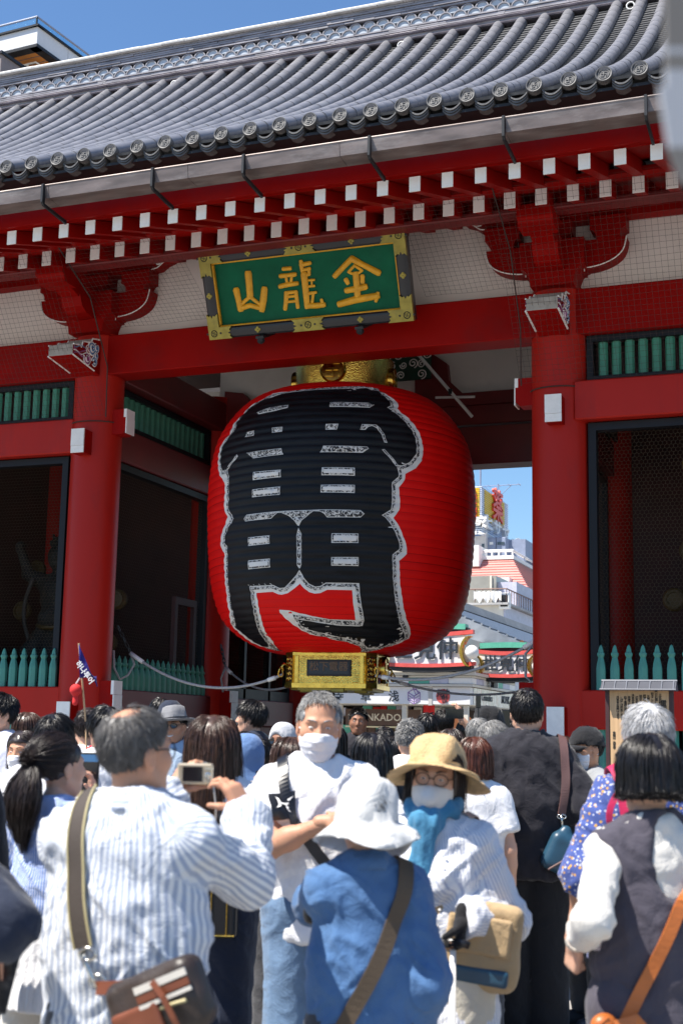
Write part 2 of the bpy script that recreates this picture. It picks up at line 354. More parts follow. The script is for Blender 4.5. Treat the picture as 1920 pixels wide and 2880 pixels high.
# white-capped tie ends through the pillars
def tie_end(loc, axis, sg, w, z0, z1, L):
    """short beam end that sticks out of a pillar: red sides, white face in two pieces"""
    zm = z1 - (z1 - z0) * .33 if axis == 'x' else z0 + (z1 - z0) * .30
    mb = MB()
    if axis == 'y':
        mb.bb((-w / 2, 0, z0), (w / 2, -L, z1), bev=.004)
        a = (-w / 2 + .002, -L - .004, z0 + .002); 
        mb.bb((-w / 2 - .002, -L + .001, z0), (w / 2 + .002, -L - .012, zm - .003), m=1); mb.bb((-w / 2 - .002, -L + .001, zm), (w / 2 + .002, -L - .018, z1 + .003), m=1)
    else:
        c = .05
        mb.prism([(0, z0), (sg * (L - c), z0), (sg * L, z0 + c), (sg * L, zm), (sg * (L - .03), z1), (0, z1)], -w / 2, w / 2, 'y')
        mb.bb((sg * (L - .002), -w / 2 - .002, z0 + c * .2), (sg * (L + .012), w / 2 + .002, zm - .003), m=1); mb.bb((sg * (L - .032), -w / 2 - .002, zm), (sg * (L + .008), w / 2 + .002, z1 + .002), m=1)
    return mb.build('tie_beam_end', [M['red'], M['white']], gate, loc=loc)
for x in PX:
    tie_end((x + .02, -.25, 0), 'y', -1, .178, 4.91, 5.21, .23)
    tie_end((x + .02, -.25, 0), 'y', -1, .178, 1.43, 1.85, .23)
for s in (-1, 1):
    for y in (0, 3.35):
        tie_end((s * 2.72, y - .03, 0), 'x', -s, .2, 5.2, 5.52, .23)
        tie_end((s * 2.72, y - .03, 0), 'x', -s, .2, 1.62, 2.12, .23)

# bays: grille, beam, niche frame, pickets, rail
def picket_mesh(z0, z1, r=.054):
    h = z1 - .47
    pr = [(r, z0), (r, z1 - .25), (r * .86, z1 - .2), (r * .55, z1 - .135), (r * .6, z1 - .13), (r * .82, z1 - .105), (r * .78, z1 - .085), (r * .58, z1 - .08), (r * .5, z1 - .05), (r * .3, z1 - .015), (.004, z1)]
    return MB().lathe(pr, 6, a0=PI / 6, a1=PI / 6 + 2 * PI).mesh('picket', M['teal'], False)
pk_me = picket_mesh(2.03, 2.52); pk_lo = MB().lathe([(.054, .35), (.054, 1.67)], 6).mesh('picket', M['teal'])
pk_in = MB().lathe([(.054, 2.0), (.054, 2.22), (.046, 2.27), (.03, 2.33), (.044, 2.355), (.042, 2.375), (.03, 2.38), (.026, 2.42), (.004, 2.47)], 6).mesh('picket', M['green'])
sl_me = MB().prism([(-.052, 0), (-.03, -.035), (.03, -.035), (.052, 0), (.03, .03), (-.03, .03)], 5.47, 5.93, 'z').mesh('grille_slat', M['green'])
hexmesh = None
def hex_wire(w, h, c=.046, r=.0016):
    """chicken wire, flat in local x-z"""
    mb = MB(); dy = c * 1.0; V = []; F = []
    rows = int(h / (dy * .86)) + 1; cols = int(w / c) + 1
    segs = []
    s = c / 2
    for j in range(rows):
        for i in range(cols):
            x = i * c + (c / 2 if j % 2 else 0); z = j * dy * .86
            t = (x, z + dy * .29); 
            segs += [((x, z - dy * .29 + 0), (x - s, z - 0 - dy * 0)), ((x, z - dy * .29), (x + s, z)), ((x - s, z), (x - s, z + dy * .57))]
    A = np.array(segs); ok = (A[:, :, 0].max(1) < w) & (A[:, :, 1].max(1) < h) & (A.min((1, 2)) > -.001); A = A[ok]
    p, q = A[:, 0], A[:, 1]; d = q - p; d /= np.linalg.norm(d, axis=1)[:, None]; nrm = np.c_[-d[:, 1], d[:, 0]]
    o = [np.c_[p[:, 0] + nrm[:, 0] * r, np.zeros(len(p)), p[:, 1] + nrm[:, 1] * r], np.c_[p[:, 0] - nrm[:, 0] * r, np.zeros(len(p)), p[:, 1] - nrm[:, 1] * r], np.c_[p[:, 0], np.full(len(p), -r * 1.6), p[:, 1]],
         np.c_[q[:, 0] + nrm[:, 0] * r, np.zeros(len(p)), q[:, 1] + nrm[:, 1] * r], np.c_[q[:, 0] - nrm[:, 0] * r, np.zeros(len(p)), q[:, 1] - nrm[:, 1] * r], np.c_[q[:, 0], np.full(len(p), -r * 1.6), q[:, 1]]]
    V = np.stack(o, 1).reshape(-1, 3); n = len(p)
    base = np.arange(n)[:, None] * 6
    F = np.concatenate([base + np.array(f) for f in ((0, 2, 5, 3), (2, 1, 4, 5), (1, 0, 3, 4))])
    mb.add(V, F.tolist()); return mb.mesh('wire_mesh', M['wire'])
wm_front = hex_wire(2.2, 2.95); wm_side = hex_wire(2.75, 2.95, .046, .0014)
def frame(mb, x0, x1, z0, z1, w, y0, y1, put):
    for a, b in (((x0, z0), (x0 + w, z1)), ((x1 - w, z0), (x1, z1)), ((x0 + w, z1 - w), (x1 - w, z1)), ((x0 + w, z0), (x1 - w, z0 + w))):
        mb.bb(put(a[0], y0, a[1]), put(b[0], y1, b[1]))
def bay(kind, o, L):
    """one side bay or inner wall bay; local x runs along the bay from o, y faces in; kind 'front' or 'inner'"""
    root = empty('side_bay' if kind == 'front' else 'inner_wall_bay', o[0], o[1], gate)
    return root
def build_bay(loc, rz, L, front=True, pickets=True, mesh=True):
    def put(x, y, z): return (x, y, z)
    T = Matrix.Translation(loc) @ Matrix.Rotation(rz, 4, 'Z')
    def lk(name, me, off=(0, 0, 0)):
        o = link(name, me, gate); o.matrix_local = T @ Matrix.Translation(off); return o
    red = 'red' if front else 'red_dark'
    gz0, gz1 = 5.42, 5.955
    mb = MB(); frame(mb, .32, L - .32, gz0, gz1, .07, -.1, .06, put); gf = lk('grille_frame', mb.mesh('grille_frame', M['black']))
    lk('grille_back', MB().bb((.35, .12, gz0), (L - .35, .16, gz1)).mesh('grille_back', M['dark']))
    n = int((L - .9) / .1465)
    for i in range(n + 1): 
        s = link('grille_slat', sl_me, gf, (.49 + i * (L - .98) / n, -.02, 0))
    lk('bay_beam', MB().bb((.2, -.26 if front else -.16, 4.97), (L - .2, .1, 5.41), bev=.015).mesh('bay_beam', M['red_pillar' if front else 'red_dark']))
    mb = MB(); frame(mb, .33, L - .33, 2.02, 4.955, .085, -.12, .02, put); lk('niche_frame', mb.mesh('niche_frame', M['black']))
    if mesh:
        w = hex_wire(L - .8, 2.9) if abs(L - 2.73) > .3 and abs(L - 3.35) > .3 else (wm_front if L < 3 else wm_side)
        lk('wire_mesh', w, (.38 if L < 3 else .33, -.04, 2.04))['kind'] = 'stuff'
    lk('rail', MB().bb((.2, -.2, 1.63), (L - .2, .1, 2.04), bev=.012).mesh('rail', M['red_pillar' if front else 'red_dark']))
    lk('plinth', MB().bb((.2, -.22, .02), (L - .2, .12, .35), bev=.012).mesh('plinth', M['red_dark']))
    n = int((L - .8) / .147)
    for i in range(n + 1):
        x = .44 + i * .147
        if pickets: lk('picket', pk_me if front else pk_in, (x, -.13, 0))
        if front: lk('picket', pk_lo, (x, -.1, 0))
    if not front: lk('lower_panel', MB().bb((.3, -.02, .35), (L - .3, .04, 1.63)).mesh('lower_panel', M['red_dark']))
build_bay((-5.7, 0, 0), 0, 2.728); build_bay((2.972, 0, 0), 0, 2.728)
build_bay((-2.972, 0, 0), PI / 2, 3.35, False); build_bay((2.972, 3.35, 0), -PI / 2, 3.35, False)
# niche walls behind the statues, inner door, rear walls
for s in (-1, 1):
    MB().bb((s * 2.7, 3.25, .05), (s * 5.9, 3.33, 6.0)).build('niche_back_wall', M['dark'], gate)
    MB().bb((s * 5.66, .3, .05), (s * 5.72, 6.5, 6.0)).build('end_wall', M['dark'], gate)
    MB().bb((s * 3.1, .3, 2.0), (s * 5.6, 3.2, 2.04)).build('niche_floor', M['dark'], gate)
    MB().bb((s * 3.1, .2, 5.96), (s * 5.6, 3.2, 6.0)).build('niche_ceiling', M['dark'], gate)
    beam('rear_bay_wall', (s * 2.9, 6.66, .3), (s * 5.6, 6.76, 6.0), 'red_dark')
    beam('inner_rail', (s * 2.972 - .12, 3.6, 1.63), (s * 2.972 + .12, 6.4, 2.04), 'red_dark'); beam('inner_panel', (s * 2.972 - .03, 3.6, .05), (s * 2.972 + .03, 6.4, 1.63), 'red_dark')
    beam('inner_panel', (s * 2.972 - .03, 3.6, 4.0), (s * 2.972 + .03, 6.4, 6.0), 'red_dark')
dr = MB(); 
for a, b in (((2.05, .02), (2.13, 3.38)), ((2.62, .02), (2.70, 3.38)), ((2.13, 3.28), (2.62, 3.38))): dr.bb((-2.90, a[0], a[1] + 2.0 if a[1] < 1 else a[1]), (-2.84, b[0], b[1]))
dr.build('inner_door_frame', M['dark'], gate)
# open window with a wire screen behind the middle pillar (left)
wf = MB()
for s in (-1, 1):
    wf = MB(); x = s * 2.972
    for a, b in (((3.66, 2.04), (3.78, 4.0)), ((4.55, 2.04), (4.63, 4.0)), ((5.5, 2.04), (5.58, 4.0)), ((6.3, 2.04), (6.4, 4.0)), ((3.78, 2.04), (6.3, 2.2)), ((3.78, 3.9), (6.3, 4.0))): wf.bb((x - .05, a[0], a[1]), (x + .05, b[0], b[1]))
    wo = wf.build('screen_window_frame', M['black'], gate)
    sc = link('wire_screen', hex_wire(2.5, 1.7, .05, .0016), wo, (x, 3.8, 2.2), (0, 0, PI / 2)); 
    sc['kind'] = 'stuff'

# ------------------------------------------------------------------ eaves
RS, RX0 = .3299, -3.165
def rafter_mesh(name, y0, z0, y1, w, h, slope):
    mb = MB(); z1 = z0 + (y1 - y0) * slope
    V = [(sx * w / 2, y, z + sz * h / 2) for y, z in ((y0, z0), (y1, z1)) for sx, sz in ((-1, -1), (1, -1), (1, 1), (-1, 1))]
    mb.add(V, [(4, 5, 6, 7), (0, 4, 7, 3), (1, 2, 6, 5), (0, 1, 5, 4), (3, 7, 6, 2)], 0)
    V2 = [(sx * (w / 2 + .003), y0 + dy, z0 + sz * (h / 2 + .003)) for dy in (-.012, .001) for sx, sz in ((-1, -1), (1, -1), (1, 1), (-1, 1))]
    mb.add(V2, [(0, 1, 2, 3), (7, 6, 5, 4), (0, 3, 7, 4), (1, 5, 6, 2), (0, 4, 5, 1), (3, 2, 6, 7)], 1)
    return mb.mesh(name, [M['red'], M['white']])
lo_me = rafter_mesh('base_rafter', -1.55, 7.04, .15, .113, .172, .30)
up_me = rafter_mesh('flying_rafter', -2.72, 6.825, -1.35, .105, .145, .33)
for i in range(-12, 31):
    x = RX0 + RS * i
    if abs(x) > 7.0: continue
    link('base_rafter', lo_me, gate, (x, 0, 0)); link('flying_rafter', up_me, gate, (x, 0, 0))
def slope_board(name, y0, z0, y1, z1, t, m, x=7.2):
    return MB().prism([(y0, z0), (y1, z1), (y1, z1 + t), (y0, z0 + t)], -x, x, 'x').build(name, M[m], gate)
slope_board('soffit_board', -1.56, 7.122, .1, 7.62, .02, 'red'); slope_board('soffit_board', -2.72, 6.905, -1.4, 7.345, .02, 'red')
MB().bb((-7.2, -1.66, 7.125), (7.2, -1.48, 7.19), bev=.006).build('rafter_batten', M['red'], gate)
slope_board('eave_board', -2.80, 6.912, -2.66, 6.93, .50, 'red')
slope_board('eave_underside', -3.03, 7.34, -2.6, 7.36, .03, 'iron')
# gutter with its hangers
gp = [(-3.22, 6.985), (-3.24, 7.115), (-3.215, 7.12), (-3.195, 7.005), (-3.03, 7.005), (-3.01, 7.10), (-2.99, 7.10), (-3.01, 6.97)]
gut = MB()
xs = [-8.2 + 1.62 * i for i in range(11)]
for a, b in zip(xs[:-1], xs[1:]): gut.prism(gp, a + .001, b - .004, 'x')
gt = gut.build('gutter', M['copper'], gate)
MB().tube([(-8.2, -3.235, 7.122), (8.2, -3.235, 7.122)], .011, 6).build('gutter_lip', M['copper'], gt)
hg = MB().bb((-.012, -3.275, 6.93), (.012, -3.225, 7.125)); hg.prism([(-3.27, 6.93), (-2.80, 6.90), (-2.80, 6.86), (-3.24, 6.90)], -.012, .012, 'x'); hg.bb((-.012, -3.26, 7.12), (.012, -2.8, 7.135))
hg_me = hg.mesh('gutter_hanger', M['iron'])
for px, py in ((98, 458), (350, 418), (559, 388), (848, 345), (1156, 300), (1483, 250)): link('gutter_hanger', hg_me, gt, (at_y(px, py, -3.25)[0], 0, 0))
for x in (-7.2, -6.0, 5.6, 6.9): link('gutter_hanger', hg_me, gt, (x, 0, 0))

# ------------------------------------------------------------------ roof
RP = np.array([(-3.06, 7.43), (-2.39, 7.82), (-1.74, 8.20), (-.8, 8.81), (.28, 9.60), (.9, 10.11), (1.5, 10.62), (1.98, 11.04)])
def roof_pt(s):
    """arc-length parameter 0..1 from eave to ridge -> (y, z, slope angle)"""
    return np.interp(s, RPs, RPy), np.interp(s, RPs, RPz)
_t = np.linspace(0, 1, 200)
_p = np.polyfit(RP[:, 0], RP[:, 1], 3); _yy = np.linspace(-3.06, 1.98, 200); _zz = np.polyval(_p, _yy)
_d = np.r_[0, np.cumsum(np.hypot(np.diff(_yy), np.diff(_zz)))]; RLEN = _d[-1]; RPs = _d / RLEN; RPy = _yy; RPz = _zz
NT = 22
TS, TX0 = .3194, -2.374
roof_x0, roof_x1 = -8.3, 8.3
# base sheet of pan tiles with stepped courses (thin dark lines between the rolls)
pan = MB(); V = []; F = []
NPAN = 46
for j in range(NPAN):
    y0, z0 = roof_pt(j / NPAN); y1, z1 = roof_pt((j + 1.12) / NPAN)
    dy, dz = y1 - y0, z1 - z0; L = math.hypot(dy, dz); ny, nz = -dz / L, dy / L
    b = len(V)
    V += [(x, y0 + ny * .012, z0 + nz * .012) for x in (roof_x0, roof_x1)] + [(x, y1 - ny * .006, z1 - nz * .006) for x in (roof_x0, roof_x1)] + [(x, y0 - ny * .016, z0 - nz * .016) for x in (roof_x0, roof_x1)]
    F += [(b, b + 1, b + 3, b + 2), (b + 4, b + 5, b + 1, b)]
pan.add(V, F); pan.build('pan_tile_courses', M['tile2'], gate, kind='stuff')
# cover tiles
def cover_mesh(L, r0=.0785, r1=.0755):
    mb = MB(); a = np.linspace(-.12 * PI, 1.12 * PI, 12); V = []
    for y, r in ((0, r0), (L * .97, r1 + .002), (L * 1.05, r1 - .004)):
        V += [(r * math.cos(t), y, r * math.sin(t)) for t in a]
    n = len(a); F = [(i * n + k, i * n + k + 1, (i + 1) * n + k + 1, (i + 1) * n + k) for i in range(2) for k in range(n - 1)]
    F.append(tuple(range(n)))
    mb.add(V, [f[::-1] for f in F]); return mb.mesh('cover_tile', M['tile'], True, 50)
seg = RLEN / NT
cov_me = cover_mesh(seg)
segs = []
for j in range(NT):
    y0, z0 = roof_pt(j / NT); y1, z1 = roof_pt((j + 1) / NT); segs.append((y0, z0, math.atan2(z1 - z0, y1 - y0)))
rows = [TX0 + TS * i for i in range(-19, 34) if roof_x0 + .1 < TX0 + TS * i < roof_x1 - .1]
single = sorted(rows, key=lambda x: abs(x - 2.7))[:12]
rest = MB(); cv_v = np.array([v.co[:] for v in cov_me.vertices]); cv_f = [tuple(p.vertices) for p in cov_me.polygons]
M_tiles = []
for x in rows:
    for j, (y, z, a) in enumerate(segs):
        jx, jr = random.uniform(-.004, .004), random.uniform(-.008, .008)
        if x in single:
            link('cover_tile', cov_me, gate, (x + jx, y, z + .035), (a, 0, jr))
        else:
            Rm = np.array(Euler((a, 0, jr)).to_matrix()); rest.add(cv_v @ Rm.T + np.array((x + jx, y, z + .035)), cv_f)
ro = rest.build('cover_tile_rows', M['tile'], gate, True, kind='stuff'); ro.data.set_sharp_from_angle(angle=R_(50))
# round eave tiles with the temple emblem in relief, and the curved pan tiles between them
def manji(mb, c, s, t, y, m=0, flip=1):
    """left-facing temple emblem in the x-z plane"""
    a = s; w = s * .2
    B = [((-w / 2, -a), (w / 2, a)), ((-a, -w / 2), (-w / 2 - .0006, w / 2)), ((w / 2 + .0006, -w / 2), (a, w / 2)), ((-a, w / 2 + .0006), (-a + w, a)), ((w / 2 + .0006, a - w), (a, a)) if 0 else ((-a + 0, a - w), (-a + w, a)),
         ((a - w, -a), (a, -w / 2 - .0006)), ((w / 2 + .0006, a - w), (a, a)), ((-a, -a), (-w / 2 - .0006, -a + w))]
    B = [B[0], B[1], B[2], ((-a, w / 2 + .0006), (-a + w, a)), ((a - w, -a), (a, -w / 2 - .0006)), ((w / 2 + .0006, a - w), (a, a)), ((-a, -a), (-w / 2 - .0006, -a + w))]
    for (x0, z0), (x1, z1) in B:
        mb.bb((c[0] + flip * x0, y, c[2] + z0), (c[0] + flip * x1, y - t, c[2] + z1), m=m)
dm = MB(); dm.lathe([(0, .03), (.0765, .03), (.079, .025), (.079, -.03)][::-1], 28, (0, 0, 0), 'y'); 
dm = MB()
prf = [(.079, .05), (.079, -.012), (.074, -.018), (.066, -.016), (.062, -.004), (.052, -.004), (.050, -.009), (.047, -.009), (.045, -.003), (.0005, -.003)]
V = []; n = 28
dm.lathe([(r, -y) for r, y in prf], n, axis='y', cap=False)
manji(dm, (0, 0, 0), .026, .007, -.002)
disc_me = dm.mesh('round_eave_tile', M['tile2'], True, 35)
pe = MB(); a = np.linspace(-1, 1, 9)
for q in range(3):
    z = -.055 * (1 - a ** 2) - .012 - q * .022; P = [(x * .09, zz) for x, zz in zip(a, z)]; P2 = [(x, zz - .017) for x, zz in P[::-1]]
    pe.prism(P + P2, -.02 + q * .012, .10, 'y')
pan_me = pe.mesh('eave_pan_tile', M['tile2'])
for x in rows:
    o = link('round_eave_tile', disc_me, gate, (x, -3.085, 7.475), (-.12, random.uniform(-.12, .12), 0))
    link('eave_pan_tile', pan_me, gate, (x + TS / 2, -3.06, 7.44))
# ridge
ZR = lambda z: 11.02 + (z - 11.6) * .93
YR = -.96
def ridge_strip(name, y, z0, z1, m, d=.5): return MB().bb((roof_x0, y + YR, ZR(z0)), (roof_x1, y + YR + d, ZR(z1))).build(name, M[m], gate)
ridge_strip('ridge_base', 2.96, 11.36, 11.66, 'iron', 1.0)
for z in (11.665, 11.765):
    MB().prism([(y + YR, ZR(q)) for y, q in ((2.86, z - .012), (2.845, z + .004), (2.87, z + .028), (3.3, z + .04), (3.3, z - .012))], roof_x0, roof_x1, 'x').build('ridge_metal_ledge', M['metal_strip'], gate)
ridge_strip('ridge_band', 2.9, 11.68, 11.76, 'tile_ridge', .6)
def courses(name, z0, n, h, y, L=.42):
    mb = MB()
    for q in range(n):
        off = random.uniform(0, L); x = roof_x0 - off; yy = y - .008 * (q % 2)
        while x < roof_x1:
            l = L * random.uniform(.92, 1.08)
            mb.bb((max(roof_x0, x) + .002, YR + yy + random.uniform(-.006, .006), ZR(z0 + q * h)), (min(roof_x1, x + l) - .002, YR + y + .35, ZR(z0 + (q + 1) * h - .009))); x += l
    return mb.build(name, M['tile_ridge'], gate, kind='stuff')
courses('flat_ridge_tiles', 11.80, 4, .032, 2.92)
courses('flat_ridge_tiles', 12.125, 5, .036, 2.92)
MB().bb((roof_x0, 2.99 + YR, ZR(11.8)), (roof_x1, 3.5 + YR, ZR(12.33))).build('ridge_core', M['iron'], gate)
def scallop_mesh():
    mb = MB(); a = np.linspace(0, PI, 13); r = .098
    P = [(r * math.cos(t), r * math.sin(t) * .95) for t in a]
    mb.prism(P, .0, .05, 'y')
    O = [(r * 1.0 * math.cos(t), r * .95 * math.sin(t)) for t in a]; I = [(r * .84 * math.cos(t), r * .80 * math.sin(t)) for t in a[::-1]]
    for i in range(12):
        mb.prism([O[i], O[i + 1], I[11 - i], I[12 - i]], -.018, .0, 'y', m=1)
    return mb.mesh('scallop_tile', [M['scallop'], M['tile_ridge']])
sc_me = scallop_mesh()
n = int((roof_x1 - roof_x0) / .205)
for i in range(n):
    x = roof_x0 + .1 + i * .205
    link('scallop_tile', sc_me, gate, (x, 2.93 + YR, ZR(11.925))); link('scallop_tile', sc_me, gate, (x + .1025, 2.955 + YR, ZR(12.02)))
cp = [(2.86, 12.305), (2.855, 12.33), (2.9, 12.375), (3.0, 12.405), (3.2, 12.42), (3.4, 12.40), (3.5, 12.305)]
cap_me = MB().prism([(y + YR, ZR(z)) for y, z in cp], -.187, .187, 'x').mesh('ridge_cap_tile', M['cap'], True, 40)
for i in range(44): link('ridge_cap_tile', cap_me, gate, (roof_x0 + .19 + .379 * i, random.uniform(-.004, .004), random.uniform(-.003, .003)))
# rear slope and gable triangles
MB().prism([(2.6, 11.04), (9.76, 7.46), (9.76, 7.36), (2.6, 10.9)], roof_x0, roof_x1, 'x').build('rear_roof_slope', M['tile'], gate)
for s in (-1, 1):
    MB().prism([(-2.6, 7.5)] + [(y, z - .12) for y, z in zip(_yy[20::20], _zz[20::20])] + [(2.6, 10.9), (9.2, 7.6)], s * 6.6, s * 6.7, 'x').build('gable_wall', M['red_dark'], gate)
# iron snow rings on the roof
for px, py in ((405, 200), (925, 118), (1450, 43)):
    p = at_y(px, py, 1.8); a = np.linspace(0, 2 * PI, 17)[:-1]; 
    MB().tube(np.c_[p[0] + .05 * np.cos(a), np.full(16, 1.72), 10.90 + .05 * np.sin(a)], .009, 6, closed=True).build('iron_ring', M['white'], gate)

# ------------------------------------------------------------------ bird net
net = MB(); r = .0015
def net_panel(P00, P10, P01, P11, nu, nv):
    P00, P10, P01, P11 = map(np.array, (P00, P10, P01, P11))
    f = lambda u, v: (P00 * (1 - u) + P10 * u) * (1 - v) + (P01 * (1 - u) + P11 * u) * v
    for i in range(nu + 1):
        u = i / nu; t = np.linspace(0, 1, 4); pts = [f(u + .05 / nu * math.sin(7 * v + i), v) + np.array((0, -.02 * math.sin(PI * v), 0)) for v in t]; net.tube(pts, r, 3, cap=False)
    for j in range(nv + 1):
        v = j / nv; t = np.linspace(0, 1, 6); net.tube([f(u, v) + np.array((0, -.02 * math.sin(PI * v), .008 * math.sin(9 * u + j))) for u in t], r, 3, cap=False)
net_panel((-2.62, -.42, 6.49), (-1.15, -.42, 6.49), (-2.62, -1.68, 7.14), (-1.15, -1.68, 7.14), 24, 22); net_panel((1.52, -.42, 6.49), (2.62, -.42, 6.49), (1.52, -1.68, 7.14), (2.62, -1.68, 7.14), 18, 22)
for s in (-1, 1):
    net_panel((s * 2.62, -.42, 5.38), (s * 5.7, -.42, 5.38), (s * 2.62, -1.68, 7.14), (s * 5.7, -1.68, 7.14), 49, 34)
net.build('bird_net', M['net'], gate, kind='stuff')
for s in (-1, 1):
    a = np.linspace(PI, 2 * PI, 12); MB().tube(np.c_[s * 2.972 + .335 * np.cos(a), .335 * np.sin(a), 5.36 + .015 * np.sin(a)], .008, 5).build('net_cord', M['net'], gate)
    MB().tube([(s * 2.62, -.40, 5.36), (s * 2.62, -.42, 6.0), (s * 2.62, -.9, 6.75), (s * 2.62, -1.68, 7.14)], .008, 5).build('net_cord', M['net'], gate)
# ================================================================== distance-field modelling (numpy + surface nets)
CORN = np.array([(i, j, k) for i in (0, 1) for j in (0, 1) for k in (0, 1)])
EDG = [(a, b) for a in range(8) for b in range(a + 1, 8) if np.abs(CORN[a] - CORN[b]).sum() == 1]
class Field:
    def __init__(s, lo, hi, h):
        s.lo = np.array(lo, float); s.h = h; n = np.ceil((np.array(hi, float) - s.lo) / h).astype(int) + 1; s.n = n
        s.ax = [s.lo[a] + np.arange(n[a]) * h for a in range(3)]; s.F = np.full(n, .5, np.float32)
    def _sub(s, lo, hi):
        i0 = np.maximum(np.floor((lo - s.lo) / s.h).astype(int), 0); i1 = np.minimum(np.ceil((hi - s.lo) / s.h).astype(int) + 1, s.n)
        if (i1 <= i0).any(): return None
        sl = tuple(slice(a, b) for a, b in zip(i0, i1))
        G = np.meshgrid(*[s.ax[a][sl[a]] for a in range(3)], indexing='ij')
        return sl, np.stack(G, -1)
    def _mix(s, sl, d, k, sub):
        f = s.F[sl]
        if sub:
            hh = np.maximum(k - np.abs(f + d), 0) / max(k, 1e-6); s.F[sl] = np.maximum(f, -d) + hh * hh * k / 4
        else:
            hh = np.maximum(k - np.abs(f - d), 0) / max(k, 1e-6); s.F[sl] = np.minimum(f, d) - hh * hh * k / 4
    def cone(s, a, b, ra, rb, k=.02, flat=(1, 1, 1), clip=None, sub=False):
        a, b, fl = np.array(a, float), np.array(b, float), np.array(flat, float); m = (max(ra, rb) + k + 3 * s.h) * np.maximum(fl, .3)
        q = s._sub(np.minimum(a, b) - m, np.maximum(a, b) + m)
        if q is None: return s
        sl, P = q; A, B = a / fl, b / fl; P2 = P / fl; ab = B - A; L2 = max(ab @ ab, 1e-9)
        t = np.clip(((P2 - A) @ ab) / L2, 0, 1); d = (np.sqrt(((P2 - A - t[..., None] * ab) ** 2).sum(-1)) - (ra + (rb - ra) * t)) * min(fl)
        if clip is not None:
            for c, n in (clip if isinstance(clip, list) else [clip]): d = np.maximum(d, (P - np.array(c)) @ np.array(n))
        s._mix(sl, d.astype(np.float32), k, sub); return s
    def ell(s, c, r, k=.02, M3=None, sub=False, clip=None):
        c, r = np.array(c, float), np.array(r, float); m = r.max() + k + 3 * s.h
        q = s._sub(c - m, c + m)
        if q is None: return s
        sl, P = q; p = P - c
        if M3 is not None: p = p @ M3
        k0 = np.sqrt(((p / r) ** 2).sum(-1)) + 1e-9; k1 = np.sqrt(((p / r ** 2) ** 2).sum(-1)) + 1e-9; d = k0 * (k0 - 1) / k1
        if clip is not None:
            for cc, n in clip: d = np.maximum(d, (P - np.array(cc)) @ np.array(n))
        s._mix(sl, d.astype(np.float32), k, sub); return s
    def box(s, c, r, rad=.01, k=.01, M3=None, sub=False):
        c, r = np.array(c, float), np.array(r, float); m = np.linalg.norm(r) + k + 3 * s.h
        q = s._sub(c - m, c + m)
        if q is None: return s
        sl, P = q; p = P - c
        if M3 is not None: p = p @ M3
        e = np.abs(p) - (r - rad); d = np.sqrt((np.maximum(e, 0) ** 2).sum(-1)) + np.minimum(e.max(-1), 0) - rad
        s._mix(sl, d.astype(np.float32), k, sub); return s
    def plane(s, c, n):              # keep the side the normal points away from
        G = np.meshgrid(*s.ax, indexing='ij'); P = np.stack(G, -1); s.F = np.maximum(s.F, ((P - np.array(c)) @ np.array(n)).astype(np.float32)); return s
    def at(s, P):
        u = (np.asarray(P) - s.lo) / s.h; i = np.clip(np.floor(u).astype(int), 0, s.n - 2); f = np.clip(u - i, 0, 1); out = 0
        for c in CORN:
            w = np.prod(np.where(c, f, 1 - f), axis=-1); out = out + w * s.F[i[..., 0] + c[0], i[..., 1] + c[1], i[..., 2] + c[2]]
        return out
    def push(s, P, off, it=6):       # move points on to the surface + off
        P = np.array(P, float); e = s.h
        for _ in range(it):
            d = s.at(P) - off; g = np.stack([s.at(P + np.eye(3)[a] * e) - s.at(P - np.eye(3)[a] * e) for a in range(3)], -1); g /= np.linalg.norm(g, axis=-1, keepdims=True) + 1e-9
            P = P - g * d[..., None]
        return P, g
    def net(s):
        F = s.F; F[0] = F[-1] = .1; F[:, 0] = F[:, -1] = .1; F[:, :, 0] = F[:, :, -1] = .1
        I = F < 0; n = s.n
        cnt = np.zeros(n - 1, int)
        for c in CORN: cnt += I[c[0]:n[0] - 1 + c[0], c[1]:n[1] - 1 + c[1], c[2]:n[2] - 1 + c[2]]
        act = np.argwhere((cnt > 0) & (cnt < 8))
        if not len(act): return np.zeros((0, 3)), []
        val = np.stack([F[act[:, 0] + c[0], act[:, 1] + c[1], act[:, 2] + c[2]] for c in CORN], 1)
        pos = np.zeros((len(act), 3)); w = np.zeros(len(act))
        for a, b in EDG:
            fa, fb = val[:, a], val[:, b]; x = (fa < 0) != (fb < 0); t = np.where(x, fa / np.where(x, fa - fb, 1), 0)
            pos += np.where(x[:, None], CORN[a] + t[:, None] * (CORN[b] - CORN[a]), 0); w += x
        V = s.lo + (act + pos / w[:, None]) * s.h
        idx = np.full(n - 1, -1); idx[act[:, 0], act[:, 1], act[:, 2]] = np.arange(len(act)); Q = []
        for ax in range(3):
            o1, o2 = [(1, 2), (2, 0), (0, 1)][ax]
            a = [slice(None)] * 3; b = [slice(None)] * 3; a[ax] = slice(0, -1); b[ax] = slice(1, None)
            ch = I[tuple(a)] != I[tuple(b)]; e = np.argwhere(ch); e = e[(e[:, o1] > 0) & (e[:, o2] > 0) & (e[:, o1] < n[o1] - 1) & (e[:, o2] < n[o2] - 1)]
            if not len(e): continue
            ins = I[e[:, 0], e[:, 1], e[:, 2]]; c = [e.copy() for _ in range(4)]
            c[0][:, o1] -= 1; c[0][:, o2] -= 1; c[1][:, o2] -= 1; c[3][:, o1] -= 1
            q = np.stack([idx[x[:, 0], x[:, 1], x[:, 2]] for x in c], 1); q[~ins] = q[~ins][:, ::-1]; Q.append(q[(q >= 0).all(1)])
        return V, np.concatenate(Q)
_perm = rng.permutation(4096); _val = rng.random(4096) * 2 - 1
